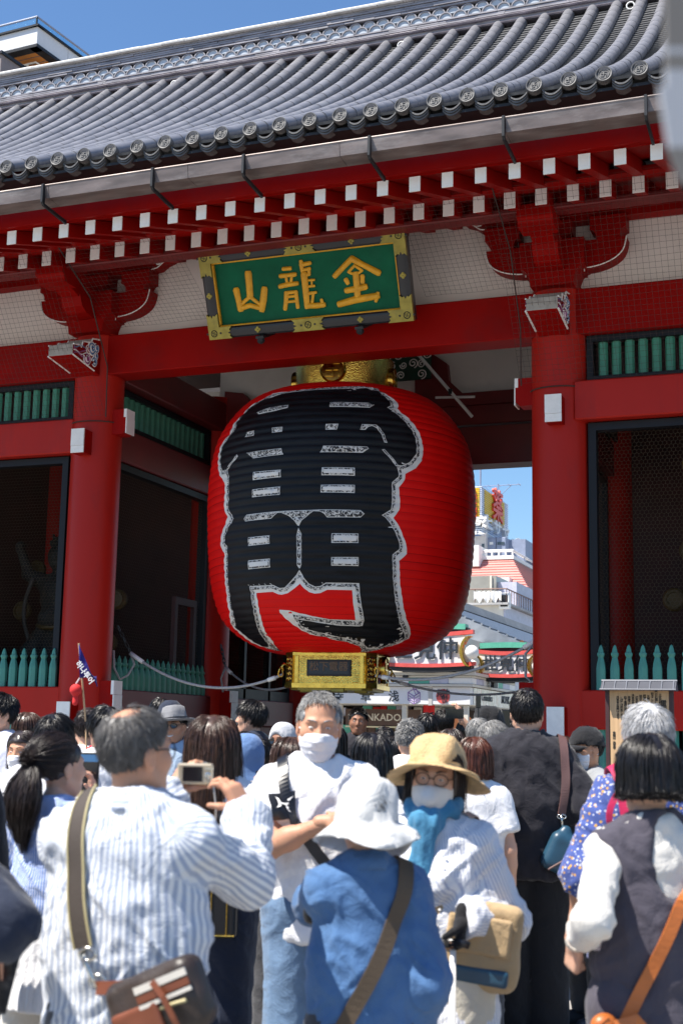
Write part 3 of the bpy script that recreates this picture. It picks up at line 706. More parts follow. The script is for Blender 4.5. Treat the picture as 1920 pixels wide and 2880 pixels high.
def noise3(P):
    P = np.asarray(P, float); i = np.floor(P).astype(int); f = P - i; f = f * f * (3 - 2 * f); o = 0
    for c in CORN:
        q = i + c; hsh = _perm[(q[..., 0] * 73 + _perm[(q[..., 1] * 157 + _perm[(q[..., 2] * 311) & 4095]) & 4095]) & 4095]
        o = o + np.prod(np.where(c, f, 1 - f), axis=-1) * _val[hsh]
    return o
def vnormals(V, Q):
    N = np.zeros_like(V); n = np.cross(V[Q[:, 2]] - V[Q[:, 0]], V[Q[:, 3]] - V[Q[:, 1]])
    for k in range(4): np.add.at(N, Q[:, k], n)
    return N / (np.linalg.norm(N, axis=1)[:, None] + 1e-12)
def smooth_net(V, Q, it=1, lam=.5):
    E = np.concatenate([Q[:, [k, (k + 1) % 4]] for k in range(4)])
    for _ in range(it):
        A = np.zeros_like(V); c = np.zeros(len(V)); np.add.at(A, E[:, 0], V[E[:, 1]]); np.add.at(c, E[:, 0], 1); np.add.at(A, E[:, 1], V[E[:, 0]]); np.add.at(c, E[:, 1], 1)
        V = V + lam * (A / c[:, None] - V)
    return V
def raw_mesh(name, V, Q, mats, attrs=None, smooth=True):
    me = bpy.data.meshes.new(name); Q = np.asarray(Q); n = len(Q); k = Q.shape[1] if n else 4
    me.vertices.add(len(V)); me.vertices.foreach_set('co', np.asarray(V, np.float32).ravel())
    me.loops.add(n * k); me.loops.foreach_set('vertex_index', Q.ravel().astype(np.int32)); me.polygons.add(n)
    me.polygons.foreach_set('loop_start', np.arange(n, dtype=np.int32) * k)
    me.update(calc_edges=True)
    if smooth: me.polygons.foreach_set('use_smooth', np.ones(n, bool))
    for m in (mats if isinstance(mats, (list, tuple)) else [mats]): me.materials.append(m)
    for a, d in (attrs or {}).items():
        at = me.attributes.new(a, 'FLOAT', 'POINT'); at.data.foreach_set('value', np.asarray(d, np.float32))
    me.validate(); return me

# text that is really there: an outline made into a mesh, front face looking along -y
def text_mesh(body, size, mats, depth=.004, bold=0, name='lettering', vertical=False, shear=0, xs=1):
    c = bpy.data.curves.new(name, 'FONT'); c.body = body if not vertical else '\n'.join(body); c.size = size; c.extrude = depth / 2; c.offset = bold; c.align_x = 'CENTER'; c.align_y = 'CENTER'; c.shear = shear
    c.resolution_u = 2
    if vertical: c.space_line = .82
    o = bpy.data.objects.new(name, c); COL.objects.link(o)
    me = bpy.data.meshes.new_from_object(o.evaluated_get(bpy.context.evaluated_depsgraph_get())); bpy.data.objects.remove(o); bpy.data.curves.remove(c)
    me.transform(Matrix.Rotation(PI / 2, 4, 'X') @ Matrix.Diagonal((xs, 1, 1, 1))); me.materials.clear(); me.materials.append(mats); me.name = name; return me

# ================================================================== the big paper lantern
LZR = np.array([(2.49,.60),(2.53,.90),(2.6,1.07),(2.7,1.25),(2.83,1.395),(2.95,1.48),(3.15,1.553),(3.37,1.604),(3.5,1.617),(3.74,1.644),(3.94,1.653),(4.2,1.667),(4.51,1.668),(4.82,1.64),(5.07,1.587),(5.2,1.53),(5.32,1.46),(5.49,1.33),(5.625,1.175),(5.70,.99),(5.745,.80),(5.77,.61)])
_cum = np.r_[0, np.cumsum(np.hypot(np.diff(LZR[:, 0]), np.diff(LZR[:, 1])))]
_ss = np.linspace(0, _cum[-1], 700); _lz = np.interp(_ss, _cum, LZR[:, 0]); _lr = np.interp(_ss, _cum, LZR[:, 1])
_ker = np.ones(31) / 31
_lz = np.convolve(np.pad(_lz, 15, 'edge'), _ker, 'valid'); _lr = np.convolve(np.pad(_lr, 15, 'edge'), _ker, 'valid')
PITCH_R = .0935
def lant_pt(th, z, off=0):
    th, z = np.asarray(th, float), np.asarray(z, float)
    s = np.interp(z, _lz, _ss); r = np.interp(s, _ss, _lr)
    dz = np.interp(s, _ss, np.gradient(_lz, _ss)); dr = np.interp(s, _ss, np.gradient(_lr, _ss)); nl = np.hypot(dz, dr) + 1e-9; nr, nz = dz / nl, -dr / nl
    ph = s / PITCH_R
    b = .0105 * np.abs(np.sin(PI * ph)) ** .8 - .003 * (np.abs(np.mod(th / (2 * PI / 28), 1) - .5) * 2) ** 6
    q = off + b; return np.stack([(r + q * nr) * np.sin(th), -(r + q * nr) * np.cos(th), z + q * nz], -1), np.mod(ph, 1)
lantern = empty('paper_lantern', (0, 1.0, 0), label='giant red paper lantern with huge black characters hanging in the gate', cat='lantern')
M['paper_red'] = mat('red_lantern_paper', (.72, .004, .003), .55, var=.07, vs=2, bump=.04, bs=60, spec=.15)
N_, L_, B_ = shade_nodes(M['paper_red'])
at_ = N_.new('ShaderNodeAttribute'); at_.attribute_name = 'rib'; rp = N_.new('ShaderNodeValToRGB'); rp.color_ramp.elements[0].position = .0; rp.color_ramp.elements[0].color = (.14, .012, .016, 1); rp.color_ramp.elements[1].position = .16; rp.color_ramp.elements[1].color = (1, 1, 1, 1)
mx = N_.new('ShaderNodeMix'); mx.data_type = 'RGBA'; mx.blend_type = 'MULTIPLY'; mx.inputs[0].default_value = .75
L_.new(at_.outputs['Fac'], rp.inputs[0]); src = B_.inputs['Base Color'].links[0].from_socket; L_.new(src, mx.inputs[6]); L_.new(rp.outputs[0], mx.inputs[7]); L_.new(mx.outputs[2], B_.inputs['Base Color'])
B_.inputs['Subsurface Weight'].default_value = 0
M['ink'] = mat('black_lantern_ink', (.005, .0055, .007), .5, var=.5, vs=4, dirt=(.016, .017, .02), dirts=3, dirtamt=.5, stretch=(1, 1, 5), spec=.22)
M['paper_white'] = mat('white_lantern_paint', (.70, .68, .64), .7, var=.06)
def scribble(name):
    m = mat(name, (.6, .58, .55), .7); N, L, B = shade_nodes(m)
    co = N.new('ShaderNodeTexCoord'); n = N.new('ShaderNodeTexNoise'); n.inputs['Scale'].default_value = 34; n.inputs['Detail'].default_value = 2.5; n.inputs['Distortion'].default_value = 1.2; L.new(co.outputs['Object'], n.inputs['Vector'])
    r = N.new('ShaderNodeValToRGB'); r.color_ramp.elements[0].position = .47; r.color_ramp.elements[0].color = (.015, .015, .018, 1); r.color_ramp.elements[1].position = .54; r.color_ramp.elements[1].color = (.6, .58, .54, 1)
    L.new(n.outputs[0], r.inputs[0]); L.new(r.outputs[0], B.inputs['Base Color']); return m
M['scribble'] = scribble('dashed_outline_ink')
nth, nzz = 224, 330
ths = np.linspace(-PI, PI, nth + 1)[:-1]; zz = np.interp(np.linspace(0, _ss[-1], nzz), _ss, _lz)
zz = zz + np.arange(nzz) * 1e-7
TH, ZZ = np.meshgrid(ths, zz); Pn, ph = lant_pt(TH, ZZ)
i, j = np.meshgrid(np.arange(nzz - 1), np.arange(nth), indexing='ij'); j2 = (j + 1) % nth
Q = np.stack([i * nth + j, i * nth + j2, (i + 1) * nth + j2, (i + 1) * nth + j], -1).reshape(-1, 4)
rib = np.minimum(ph, 1 - ph).ravel() * 2
lb = link('lantern_body', raw_mesh('lantern_body', Pn.reshape(-1, 3), Q, M['paper_red'], {'rib': rib}), lantern)
L_OUT=[(-0.372,5.544),(-0.42,5.487),(-0.504,5.455),(-0.588,5.398),(-0.595,5.347),(-0.611,5.279),(-0.683,5.225),(-0.67,5.132),(-0.67,5.059),(-0.786,4.97),(-0.796,4.871),(-0.778,4.769),(-0.759,4.681),(-0.712,4.573),(-0.619,4.456),(-0.608,4.349),(-0.614,4.248),(-0.616,4.134),(-0.569,4.028),(-0.614,3.93),(-0.661,3.849),(-0.683,3.75),(-0.673,3.675),(-0.625,3.616),(-0.643,3.495),(-0.644,3.383),(-0.66,3.274),(-0.669,3.153),(-0.701,3.035),(-0.719,2.938),(-0.803,2.859),(-0.872,2.8),(-0.885,2.702),(-0.937,2.62),(-0.868,2.558),(-0.643,2.528),(-0.561,2.54),(-0.442,2.606),(-0.414,2.665),(-0.37,2.754),(-0.334,2.844),(-0.315,2.958),(-0.307,3.043),(-0.307,3.117),(-0.155,3.12),(-0.109,3.093),(-0.078,3.087),(-0.029,3.102),(0.028,3.153),(0.071,3.202),(0.101,3.151),(0.136,3.109),(0.178,3.093),(0.221,3.099),(0.271,3.135),(0.452,3.135),(0.464,2.99),(0.495,2.818),(0.287,2.822),(0.133,2.856),(0.041,2.883),(-0.034,2.915),(-0.124,2.926),(-0.126,2.892),(-0.095,2.834),(-0.042,2.763),(0.013,2.707),(0.08,2.668),(0.224,2.635),(0.34,2.608),(0.478,2.587),(0.517,2.581),(0.587,2.556),(0.828,2.533),(0.924,2.544),(1.062,2.591),(1.125,2.662),(1.092,2.701),(1.02,2.769),(0.934,2.856),(0.871,2.976),(0.832,3.121),(0.805,3.245),(0.792,3.394),(0.785,3.484),(0.842,3.572),(0.833,3.674),(0.799,3.783),(0.775,3.867),(0.726,3.968),(0.767,4.061),(0.772,4.138),(0.76,4.318),(0.805,4.419),(0.807,4.486),(0.894,4.57),(0.946,4.672),(0.966,4.803),(0.962,4.895),(0.95,4.999),(0.921,5.087),(0.878,5.177),(0.819,5.247),(0.798,5.288),(0.819,5.325),(0.823,5.388),(0.787,5.436),(0.749,5.485),(0.694,5.529),(0.65,5.57),(0.578,5.587),(0.509,5.567),(0.346,5.545),(0.144,5.527),(-0.034,5.522),(-0.263,5.543)]
L_BLK=[(-0.216,5.49),(-0.375,5.455),(-0.472,5.412),(-0.539,5.35),(-0.574,5.268),(-0.609,5.189),(-0.574,5.107),(-0.624,5.035),(-0.691,4.971),(-0.727,4.897),(-0.718,4.775),(-0.704,4.7),(-0.657,4.605),(-0.612,4.599),(-0.581,4.614),(-0.549,4.496),(-0.551,4.393),(-0.545,4.221),(-0.552,4.132),(-0.484,3.995),(-0.549,3.907),(-0.594,3.813),(-0.608,3.737),(-0.572,3.686),(-0.575,3.563),(-0.584,3.419),(-0.602,3.267),(-0.607,3.146),(-0.634,3.028),(-0.646,2.931),(-0.72,2.819),(-0.791,2.793),(-0.763,2.704),(-0.789,2.627),(-0.76,2.574),(-0.662,2.556),(-0.569,2.59),(-0.498,2.658),(-0.441,2.757),(-0.398,2.848),(-0.368,2.961),(-0.366,3.036),(-0.355,3.121),(-0.358,3.199),(-0.136,3.196),(-0.086,3.162),(-0.047,3.165),(0.009,3.238),(0.048,3.3),(0.075,3.357),(0.105,3.267),(0.139,3.203),(0.187,3.171),(0.222,3.177),(0.261,3.214),(0.499,3.216),(0.509,3.096),(0.528,2.973),(0.566,2.821),(0.56,2.766),(0.528,2.762),(0.362,2.764),(0.2,2.787),(0.125,2.801),(0.015,2.827),(0.03,2.762),(0.09,2.722),(0.233,2.679),(0.369,2.652),(0.509,2.623),(0.533,2.624),(0.617,2.597),(0.718,2.552),(0.85,2.555),(0.918,2.58),(1.007,2.626),(1.052,2.668),(0.957,2.744),(0.878,2.82),(0.828,2.92),(0.788,3.032),(0.767,3.136),(0.744,3.282),(0.733,3.43),(0.726,3.548),(0.776,3.618),(0.777,3.672),(0.748,3.777),(0.714,3.87),(0.67,3.958),(0.638,3.987),(0.703,4.058),(0.708,4.14),(0.705,4.371),(0.754,4.445),(0.751,4.51),(0.743,4.543),(0.744,4.577),(0.78,4.578),(0.841,4.628),(0.899,4.742),(0.906,4.824),(0.902,4.929),(0.884,5.007),(0.843,5.094),(0.798,5.172),(0.738,5.25),(0.706,5.277),(0.745,5.317),(0.749,5.373),(0.709,5.45),(0.672,5.517),(0.569,5.546),(0.347,5.512),(0.067,5.498)]
L_SLOT=[[(-0.378,5.26),(-0.247,5.302),(-0.084,5.305),(-0.079,5.261),(-0.182,5.243),(-0.352,5.234)],
[(-0.405,5.013),(-0.334,5.017),(-0.327,4.953),(-0.422,4.957)],
[(-0.17,5.018),(-0.082,5.016),(-0.082,4.959),(-0.165,4.958)],
[(0.24,5.026),(0.33,5.029),(0.319,4.959),(0.239,4.958)],
[(-0.37,4.751),(-0.071,4.755),(-0.065,4.711),(-0.053,4.681),(-0.302,4.671)],
[(-0.294,4.508),(-0.066,4.503),(-0.065,4.418),(-0.295,4.413)],
[(-0.294,4.303),(-0.066,4.307),(-0.069,4.213),(-0.297,4.211)],
[(0.258,5.316),(0.557,5.321),(0.605,5.295),(0.563,5.252),(0.256,5.248)],
[(0.496,5.033),(0.598,5.038),(0.629,4.997),(0.658,4.919),(0.674,4.828),(0.652,4.83),(0.637,4.916),(0.604,4.994),(0.569,5.019),(0.541,5.004),(0.52,4.971),(0.482,4.967)],
[(0.229,4.765),(0.531,4.765),(0.541,4.743),(0.498,4.692),(0.207,4.689),(0.223,4.725)],
[(0.225,4.513),(0.447,4.514),(0.448,4.422),(0.223,4.422)],
[(0.222,4.311),(0.449,4.316),(0.449,4.223),(0.22,4.224)],
[(0.633,4.742),(0.651,4.75),(0.689,4.693),(0.73,4.62),(0.751,4.573),(0.733,4.559),(0.702,4.627),(0.667,4.69)],
[(-0.478,4.76),(-0.461,4.733),(-0.567,4.605),(-0.588,4.616)],
[(-0.347,4.017),(-0.099,4.024),(0.154,4.025),(0.22,4.03),(0.491,4.03),(0.518,3.991),(0.492,3.948),(0.267,3.94),(0.247,3.981),(0.22,4.008),(0.174,4.012),(0.148,3.982),(0.094,3.908),(0.071,3.844),(0.06,3.861),(0.039,3.911),(-0.004,3.968),(-0.054,4.004),(-0.084,4.007),(-0.137,3.946),(-0.361,3.941),(-0.375,3.971)],
[(0.071,3.824),(0.081,3.791),(0.092,3.758),(0.09,3.415),(0.08,3.373),(0.072,3.373),(0.058,3.405),(0.057,3.749),(0.064,3.791)],
[(-0.334,3.752),(-0.148,3.755),(-0.15,3.66),(-0.336,3.654)],
[(-0.344,3.488),(-0.151,3.492),(-0.151,3.395),(-0.347,3.388)],
[(0.299,3.761),(0.48,3.765),(0.482,3.66),(0.299,3.654)],
[(0.299,3.495),(0.486,3.502),(0.488,3.403),(0.3,3.401)]]

def inside(P, poly):
    poly = np.array(poly); x, y = P[:, 0], P[:, 1]; c = np.zeros(len(P), bool); j = len(poly) - 1
    for i in range(len(poly)):
        xi, yi, xj, yj = *poly[i], *poly[j]
        if yi != yj: c ^= ((yi > y) != (yj > y)) & (x < (xj - xi) * (y - yi) / (yj - yi) + xi)
        j = i
    return c
def off_poly(poly, d, R=1.6):
    P = np.array(poly) * (R, 1); A = sum(P[i - 1][0] * P[i][1] - P[i][0] * P[i - 1][1] for i in range(len(P)))
    e1 = P - np.roll(P, 1, 0); e2 = np.roll(P, -1, 0) - P
    n1 = np.c_[e1[:, 1], -e1[:, 0]]; n2 = np.c_[e2[:, 1], -e2[:, 0]]; n1 /= np.linalg.norm(n1, axis=1)[:, None] + 1e-9; n2 /= np.linalg.norm(n2, axis=1)[:, None] + 1e-9
    n = n1 + n2; l = np.linalg.norm(n, axis=1); n /= np.maximum(l, .3)[:, None]; n /= np.maximum(np.abs((n * n1).sum(1)), .6)[:, None]
    return ((P + n * d * (1 if A > 0 else -1)) / (R, 1)).tolist()
def patch(name, poly, off, m, parent, gx=.05, gz=.021):
    P = np.array(poly); n = len(P)
    O = []
    for a, b in zip(P, np.roll(P, -1, 0)):      # subdivide the outline
        k = max(1, int(max(abs(b[0] - a[0]) / gx, abs(b[1] - a[1]) / .012))); O += [a + (b - a) * t / k for t in range(k)]
    O = np.array(O); no = len(O)
    rows_ = np.interp(np.arange(0, int(_ss[-1] / PITCH_R) * 5) / 5 * PITCH_R, _ss, _lz); rows_ = rows_[(rows_ > P[:, 1].min()) & (rows_ < P[:, 1].max())]
    gxx, gzz = np.meshgrid(np.arange(P[:, 0].min() + gx / 2, P[:, 0].max(), gx), rows_); G = np.c_[gxx.ravel(), gzz.ravel()]
    G = G[inside(G, O)]
    pts = [Vector(p * np.array((1.6, 1))) for p in np.r_[O, G]]; 
    r = delaunay_2d_cdt(pts, [(i, (i + 1) % no) for i in range(no)], [], 0, 1e-5)
    V = np.array([(v.x / 1.6, v.y) for v in r[0]]); T = np.array([f for f in r[2] if len(f) == 3]); T = T[inside(V[T].mean(1), O)]
    X, _ = lant_pt(V[:, 0], V[:, 1], off)
    nrm = np.cross(X[T[0, 1]] - X[T[0, 0]], X[T[0, 2]] - X[T[0, 0]]); c = X[T[0]].mean(0) 
    fl = (np.cross(X[T[:, 1]] - X[T[:, 0]], X[T[:, 2]] - X[T[:, 0]]) * np.c_[X[T].mean(1)[:, :2], np.zeros(len(T))]).sum(1) < 0; T[fl] = T[fl][:, ::-1]
    return link(name, raw_mesh(name, X, T, m), parent)
glyph = patch('painted_outline', L_OUT, .004, M['paper_white'], lantern)
patch('dashed_outline', off_poly(L_BLK, .042), .008, M['scribble'], glyph)
patch('fine_outline', off_poly(L_BLK, .010), .0115, M['paper_white'], glyph)
patch('painted_character', L_BLK, .015, M['ink'], lantern)
for sl_ in L_SLOT:
    so_ = patch('painted_slot', sl_, .019, M['paper_white'], lantern, .04, .021)
    w = (np.ptp(np.array(sl_)[:, 1]))
    patch('dashed_slot_border', off_poly(sl_, -.007), .0225, M['scribble'], so_, .04, .021)
    if len(sl_) in (4, 5, 6) and w > .085: patch('slot_centre', off_poly(sl_, -.023), .026, M['paper_white'], so_, .04, .021)
# gilt rings above and below
def hammer(name, base='gold'):
    m = M[base].copy(); m.name = name; N, L, B = shade_nodes(m)
    co = N.new('ShaderNodeTexCoord'); v = N.new('ShaderNodeTexVoronoi'); v.inputs['Scale'].default_value = 62; L.new(co.outputs['Object'], v.inputs['Vector'])
    bp = N.new('ShaderNodeBump'); bp.inputs['Strength'].default_value = .6; bp.inputs['Distance'].default_value = .006; L.new(v.outputs['Distance'], bp.inputs['Height']); L.new(bp.outputs[0], B.inputs['Normal']); return m
M['hammered'] = hammer('hammered_gilt')
ring = MB().lathe([(.55, 5.73), (.625, 5.74), (.632, 5.79), (.615, 5.80), (.618, 6.17), (.635, 6.20), (.5, 6.24)], 48).build('top_ring', M['hammered'], lantern, True, 40)
AZ = R_(8)
e = MB(); e.lathe([(.16, .01), (.16, -.012), (.145, -.026), (.13, -.016), (.0005, -.014)][::-1], 28, axis='y', cap=False); e.lathe([(r, -y) for r, y in [(.16, .01), (.16, -.03), (.15, -.042), (.135, -.03), (.0005, -.026)]], 28, axis='y', cap=False)
e = MB(); e.lathe([(r, -y) for r, y in [(.165, .02), (.165, -.03), (.155, -.045), (.138, -.03), (.0005, -.026)]], 28, axis='y', cap=False); manji(e, (0, 0, 0), .088, .018, -.027)
em = e.mesh('emblem_disc', M['gold'], True, 35)
o = link('emblem_disc', em, ring, (.615 * math.sin(AZ), -.615 * math.cos(AZ), 5.955), (0, 0, AZ))
for k in range(1, 4): link('emblem_disc', em, ring, (.615 * math.sin(AZ + k * PI / 2), -.615 * math.cos(AZ + k * PI / 2), 5.955), (0, 0, AZ + k * PI / 2))
MB().tube([(0, 0, 6.3), (0, 0, 7.7)], .05, 8).build('hanging_rod', M['iron'], lantern)
base = empty('base_collar', (0, 0, 0), R_(9), lantern)
def colsec(h, c):  # square with cut corners
    return [(h, -c), (h, c), (c, h), (-c, h), (-h, c), (-h, -c), (-c, -h), (c, -h)]
b = MB(); b.prism(colsec(.545, .425), 2.10, 2.475, 'z'); bc = b.build('base_collar_wall', M['hammered'], base)
for z0, z1, h in ((2.455, 2.49, .56), (2.07, 2.125, .565)): MB().prism(colsec(h, h - .115), z0, z1, 'z').build('collar_rim', M['gold'], base)
pl = MB()
for i in range(14): a = i * 2 * PI / 14 + .2; pl.box((.52 * math.cos(a), .52 * math.sin(a), 2.50), (.035, .10, .05), (0, 0, a))
pl.build('collar_teeth', M['gold'], base)
for k in range(4):
    q = empty('collar_face', (0, 0, 0), k * PI / 2, base)
    MB().bb((-.42, -.556, 2.125), (-.37, -.543, 2.455), bev=.004).build('gilt_strip', M['gold'], q); MB().bb((.37, -.556, 2.125), (.42, -.543, 2.455), bev=.004).build('gilt_strip', M['gold'], q)
    if k % 2 == 0:
        MB().bb((-.27, -.567, 2.21), (.27, -.543, 2.405), bev=.004).build('name_plate', M['iron'], q)
        MB().bb((-.245, -.571, 2.235), (.245, -.566, 2.38)).build('name_plate_field', mat('dark_plate', (.012, .013, .02), .3), q)
        M['bronze'] = mat('dark_bronze_letters', (.14, .085, .05), .45, metal=.4)
        link('lettering', text_mesh('松下電器', .118, M['bronze'], .008, .0015), q, (0, -.575, 2.318))
    else:
        e2 = link('side_emblem', em, q, (.0 , -.56, 2.31))
        pm_ = MB()
        for i in range(36):
            x = random.uniform(-.36, .36); z = random.uniform(2.14, 2.30)
            if abs(x) < .17: continue
            a = np.linspace(0, 2 * PI, 9)[:-1]; rr = random.uniform(.012, .03); pm_.tube(np.c_[x + rr * np.cos(a), np.full(8, -.552), z + rr * np.sin(a)], .006, 4, i % 4, closed=True)
        pm_.build('painted_dragon_panel', [M['blue'], M['red'], M['white'], M['board_green']], q)
    # openwork corner fitting with a ring
    co_ = empty('corner_fitting', (0, 0, 0), R_(45), q); rc = .694
    f = MB(); f.bb((-.075, -rc + .01, 2.12), (-.055, -rc - .014, 2.46)); f.bb((.055, -rc + .01, 2.12), (.075, -rc - .014, 2.46)); f.bb((-.055, -rc + .01, 2.44), (.055, -rc - .014, 2.46)); f.bb((-.055, -rc + .01, 2.12), (.055, -rc - .014, 2.14))
    for z in (2.18, 2.24, 2.30, 2.36, 2.41):
        for sg in (-1, 1): spiral(f, (sg * .027, -rc - .01, z), .027, 1.2, th=.0055, flip=sg, start=z * 20)
    f.build('openwork_plate', M['gold'], co_); MB().bb((-.06, -rc + .012, 2.12), (.06, -rc + .006, 2.46)).build('plate_back', M['dark'], co_)
    h = MB(); h.tube([(0, -rc - .02, 2.33), (0, -rc - .09, 2.35), (0, -rc - .12, 2.31), (0, -rc - .09, 2.27)], .016, 6); a = np.linspace(0, 2 * PI, 15)[:-1]; h.tube(np.c_[.012 * np.sin(2 * a), -rc - .13 - .03 * np.cos(a), 2.25 + .055 * np.sin(a)], .009, 6, closed=True)
    h.build('hook_ring', M['gold'], co_, True)
ft = MB()
for x, y in ((-.3, -.35), (.1, -.42), (.34, -.2), (.3, .3), (-.3, .3)): ft.bb((x - .08, y - .1, 2.02), (x + .08, y + .1, 2.075), bev=.01)
MB().prism(colsec(.5, .39), 2.045, 2.10, 'z').build('collar_floor', M['brass'], base); ft.build('collar_foot', M['brass'], base, kind='stuff')

# ================================================================== name plaque
plq = empty('name_plaque', (.18, -.75, 6.655), label='green name board with three gold characters in a black and brass frame', cat='sign'); plq.rotation_euler = (.40, 0, 0)
PW, PH = 1.27, .51
MB().bb((-PW + .1, -.02, -PH + .08), (PW - .1, .03, PH - .08)).build('board', M['board_green'], plq)
def moulding(a, b, w, name, m, prof=None):
    """frame bar with a rounded section between two points in the x-z plane"""
    a, b = np.array(a), np.array(b); d = b - a; L = np.linalg.norm(d); d /= L; n = np.array((-d[1], d[0])); t = np.linspace(-1, 1, 8)
    sec = [(q * w / 2, -.07 - .035 * math.sqrt(max(0, 1 - q * q * .9))) for q in t]; V = []
    for p in (a, b):
        for u, y in sec: V.append((p[0] + n[0] * u, y, p[1] + n[1] * u))
        for u, y in ((w / 2, .04), (-w / 2, .04)): V.append((p[0] + n[0] * u, y, p[1] + n[1] * u))
    k = 10; F = [(i, (i + 1) % k, k + (i + 1) % k, k + i) for i in range(k)] + [tuple(range(k - 1, -1, -1)), tuple(range(k, 2 * k))]
    mb = MB(); mb.add(V, F); o = mb.build(name, m, plq)
    bm = bmesh.new(); bm.from_mesh(o.data); bmesh.ops.recalc_face_normals(bm, faces=bm.faces); bm.to_mesh(o.data); bm.free(); return o
M['lacq'] = mat('black_lacquer_frame', (.012, .013, .017), .3, var=.3)
bw = .135
for sg in (-1, 1):
    moulding((-PW, sg * (PH - bw / 2)), (PW, sg * (PH - bw / 2)), bw, 'frame_bar', M['lacq']); moulding((sg * (PW - bw / 2), -PH + bw), (sg * (PW - bw / 2), PH - bw), bw, 'frame_bar', M['lacq'])
    g1 = MB().bb((-PW + bw - .004, -.075, sg * (PH - bw) - .016), (PW - bw + .004, -.02, sg * (PH - bw) + .016), bev=.008).build('gold_rim', M['gold_paint'], plq)
    g2 = MB().bb((sg * (PW - bw) - .016, -.076, -PH + bw + .018), (sg * (PW - bw) + .016, -.02, PH - bw - .018), bev=.008).build('gold_rim', M['gold_paint'], plq)
def fitting(cx, cz, w, h, corner=None):
    f = MB()
    if corner:
        sx, sz = corner
        P = [(0, 0), (.30, 0), (.27, .03), (.285, .05), (.25, .068), (.285, .086), (.27, .105), (.30, .14), (.142, .14), (.142, .30), (.105, .27), (.086, .285), (.068, .25), (.05, .285), (.03, .27), (0, .30)]
        P = [(sx * (PW - x + .004), sz * (PH - z + .004)) for x, z in P]
    else:
        sz = 1 if cz > 0 else -1
        P = [(-.2, 0), (.2, 0), (.165, .03), (.185, .05), (.14, .068), (.185, .086), (.165, .105), (.2, .141), (-.2, .141), (-.165, .105), (-.185, .086), (-.14, .068), (-.185, .05), (-.165, .03)]
        P = [(cx + x, sz * (PH + .004 - z)) for x, z in P]
    f.prism(P, -.115, -.06, 'y'); o = f.build('brass_fitting', M['brass'], plq)
    d = MB(); c = (cx, -.115, cz); a = np.linspace(0, 2 * PI, 17)[:-1]; d.tube(np.c_[cx + .038 * np.cos(a), np.full(16, -.116), cz + .038 * np.sin(a)], .005, 4, closed=True); manji(d, (cx, 0, cz), .022, .004, -.1155)
    for dx in (-.085, .085): d.lathe([(.013, 0), (.013, .004)], 8, (cx + dx, -.115, cz), 'y')
    d.build('fitting_emblem', M['iron'], o)
for sx in (-1, 1):
    for sz in (-1, 1): fitting(sx * (PW - .068), sz * (PH - .066), 0, 0, (sx, sz))
for sz in (-1, 1): fitting(0, sz * (PH - .066), 0, 0)
for x, z in ((-.64, PH - .067), (.64, PH - .067), (-.64, -PH + .067), (.64, -PH + .067), (-PW + .067, 0), (PW - .067, 0)):
    f = MB(); 
    for a in range(4): f.lathe([(.0005, .012), (.016, .009), (.019, 0)][::-1], 10, (x + .02 * math.cos(a * PI / 2), -.104, z + .02 * math.sin(a * PI / 2)), 'y')
    f.build('flower_stud', M['brass'], plq)
def plaque_uv(x, y):   # from the enlarged photograph to the board
    P = np.array(((62, 225), (1248, 88), (1292, 620), (118, 730)), float); u = v = .5
    for _ in range(12):
        p = P[0] * (1 - u) * (1 - v) + P[1] * u * (1 - v) + P[2] * u * v + P[3] * (1 - u) * v; du = (P[1] - P[0]) * (1 - v) + (P[2] - P[3]) * v; dv = (P[3] - P[0]) * (1 - u) + (P[2] - P[1]) * u
        s_ = np.linalg.solve(np.c_[du, dv], np.array((x, y)) - p); u += s_[0]; v += s_[1]
    return (u - .5) * 2 * PW, (.5 - v) * 2 * PH
CH = {'mountain_character': [[(343, 345), (347, 410), (350, 478), 38], [(268, 440), (280, 500), (292, 555), 32], [(437, 435), (428, 500), (418, 555), 34], [(350, 480), (322, 502), (292, 530), 17], [(350, 480), (378, 502), (408, 525), 17], [(285, 550), (350, 531), (420, 550), 24]],
      'dragon_character': [[(552, 318), (592, 315), 20], [(533, 360), (620, 350), 20], [(565, 362), (573, 408), 14], [(600, 358), (592, 404), 14], [(530, 420), (580, 408), (630, 403), 22], [(566, 458), (562, 510), (556, 552), 22], [(622, 452), (626, 500), (630, 542), 20], [(560, 459), (625, 451), 16], [(580, 480), (612, 477), 13], [(562, 512), (626, 505), 13],
        [(656, 275), (662, 330), 20], [(655, 295), (708, 284), 20], [(662, 327), (705, 316), 17], [(700, 318), (702, 352), 16], [(662, 357), (697, 350), 16], [(672, 350), (680, 450), (686, 538), 32], [(700, 384), (730, 382), 12], [(700, 420), (730, 417), 13], [(716, 384), (716, 420), 9], [(700, 461), (738, 455), 15], [(724, 458), (716, 512), 15], [(686, 533), (740, 533), (782, 528), 26], [(770, 500), (778, 535), 18]],
      'gold_character': [[(945, 260), (900, 305), (848, 360), 28], [(945, 260), (1010, 298), (1095, 345), 28], [(960, 300), (925, 338), 13], [(960, 300), (1002, 330), 13], [(925, 338), (966, 356), 12], [(1002, 330), (966, 356), 12], [(966, 350), (970, 410), (974, 490), 32], [(910, 382), (920, 402), 22], [(1003, 362), (1003, 396), 22], [(913, 446), (970, 436), (1020, 424), 28], [(872, 525), (960, 500), (1085, 478), 32], [(1088, 462), (1076, 508), 18]]}
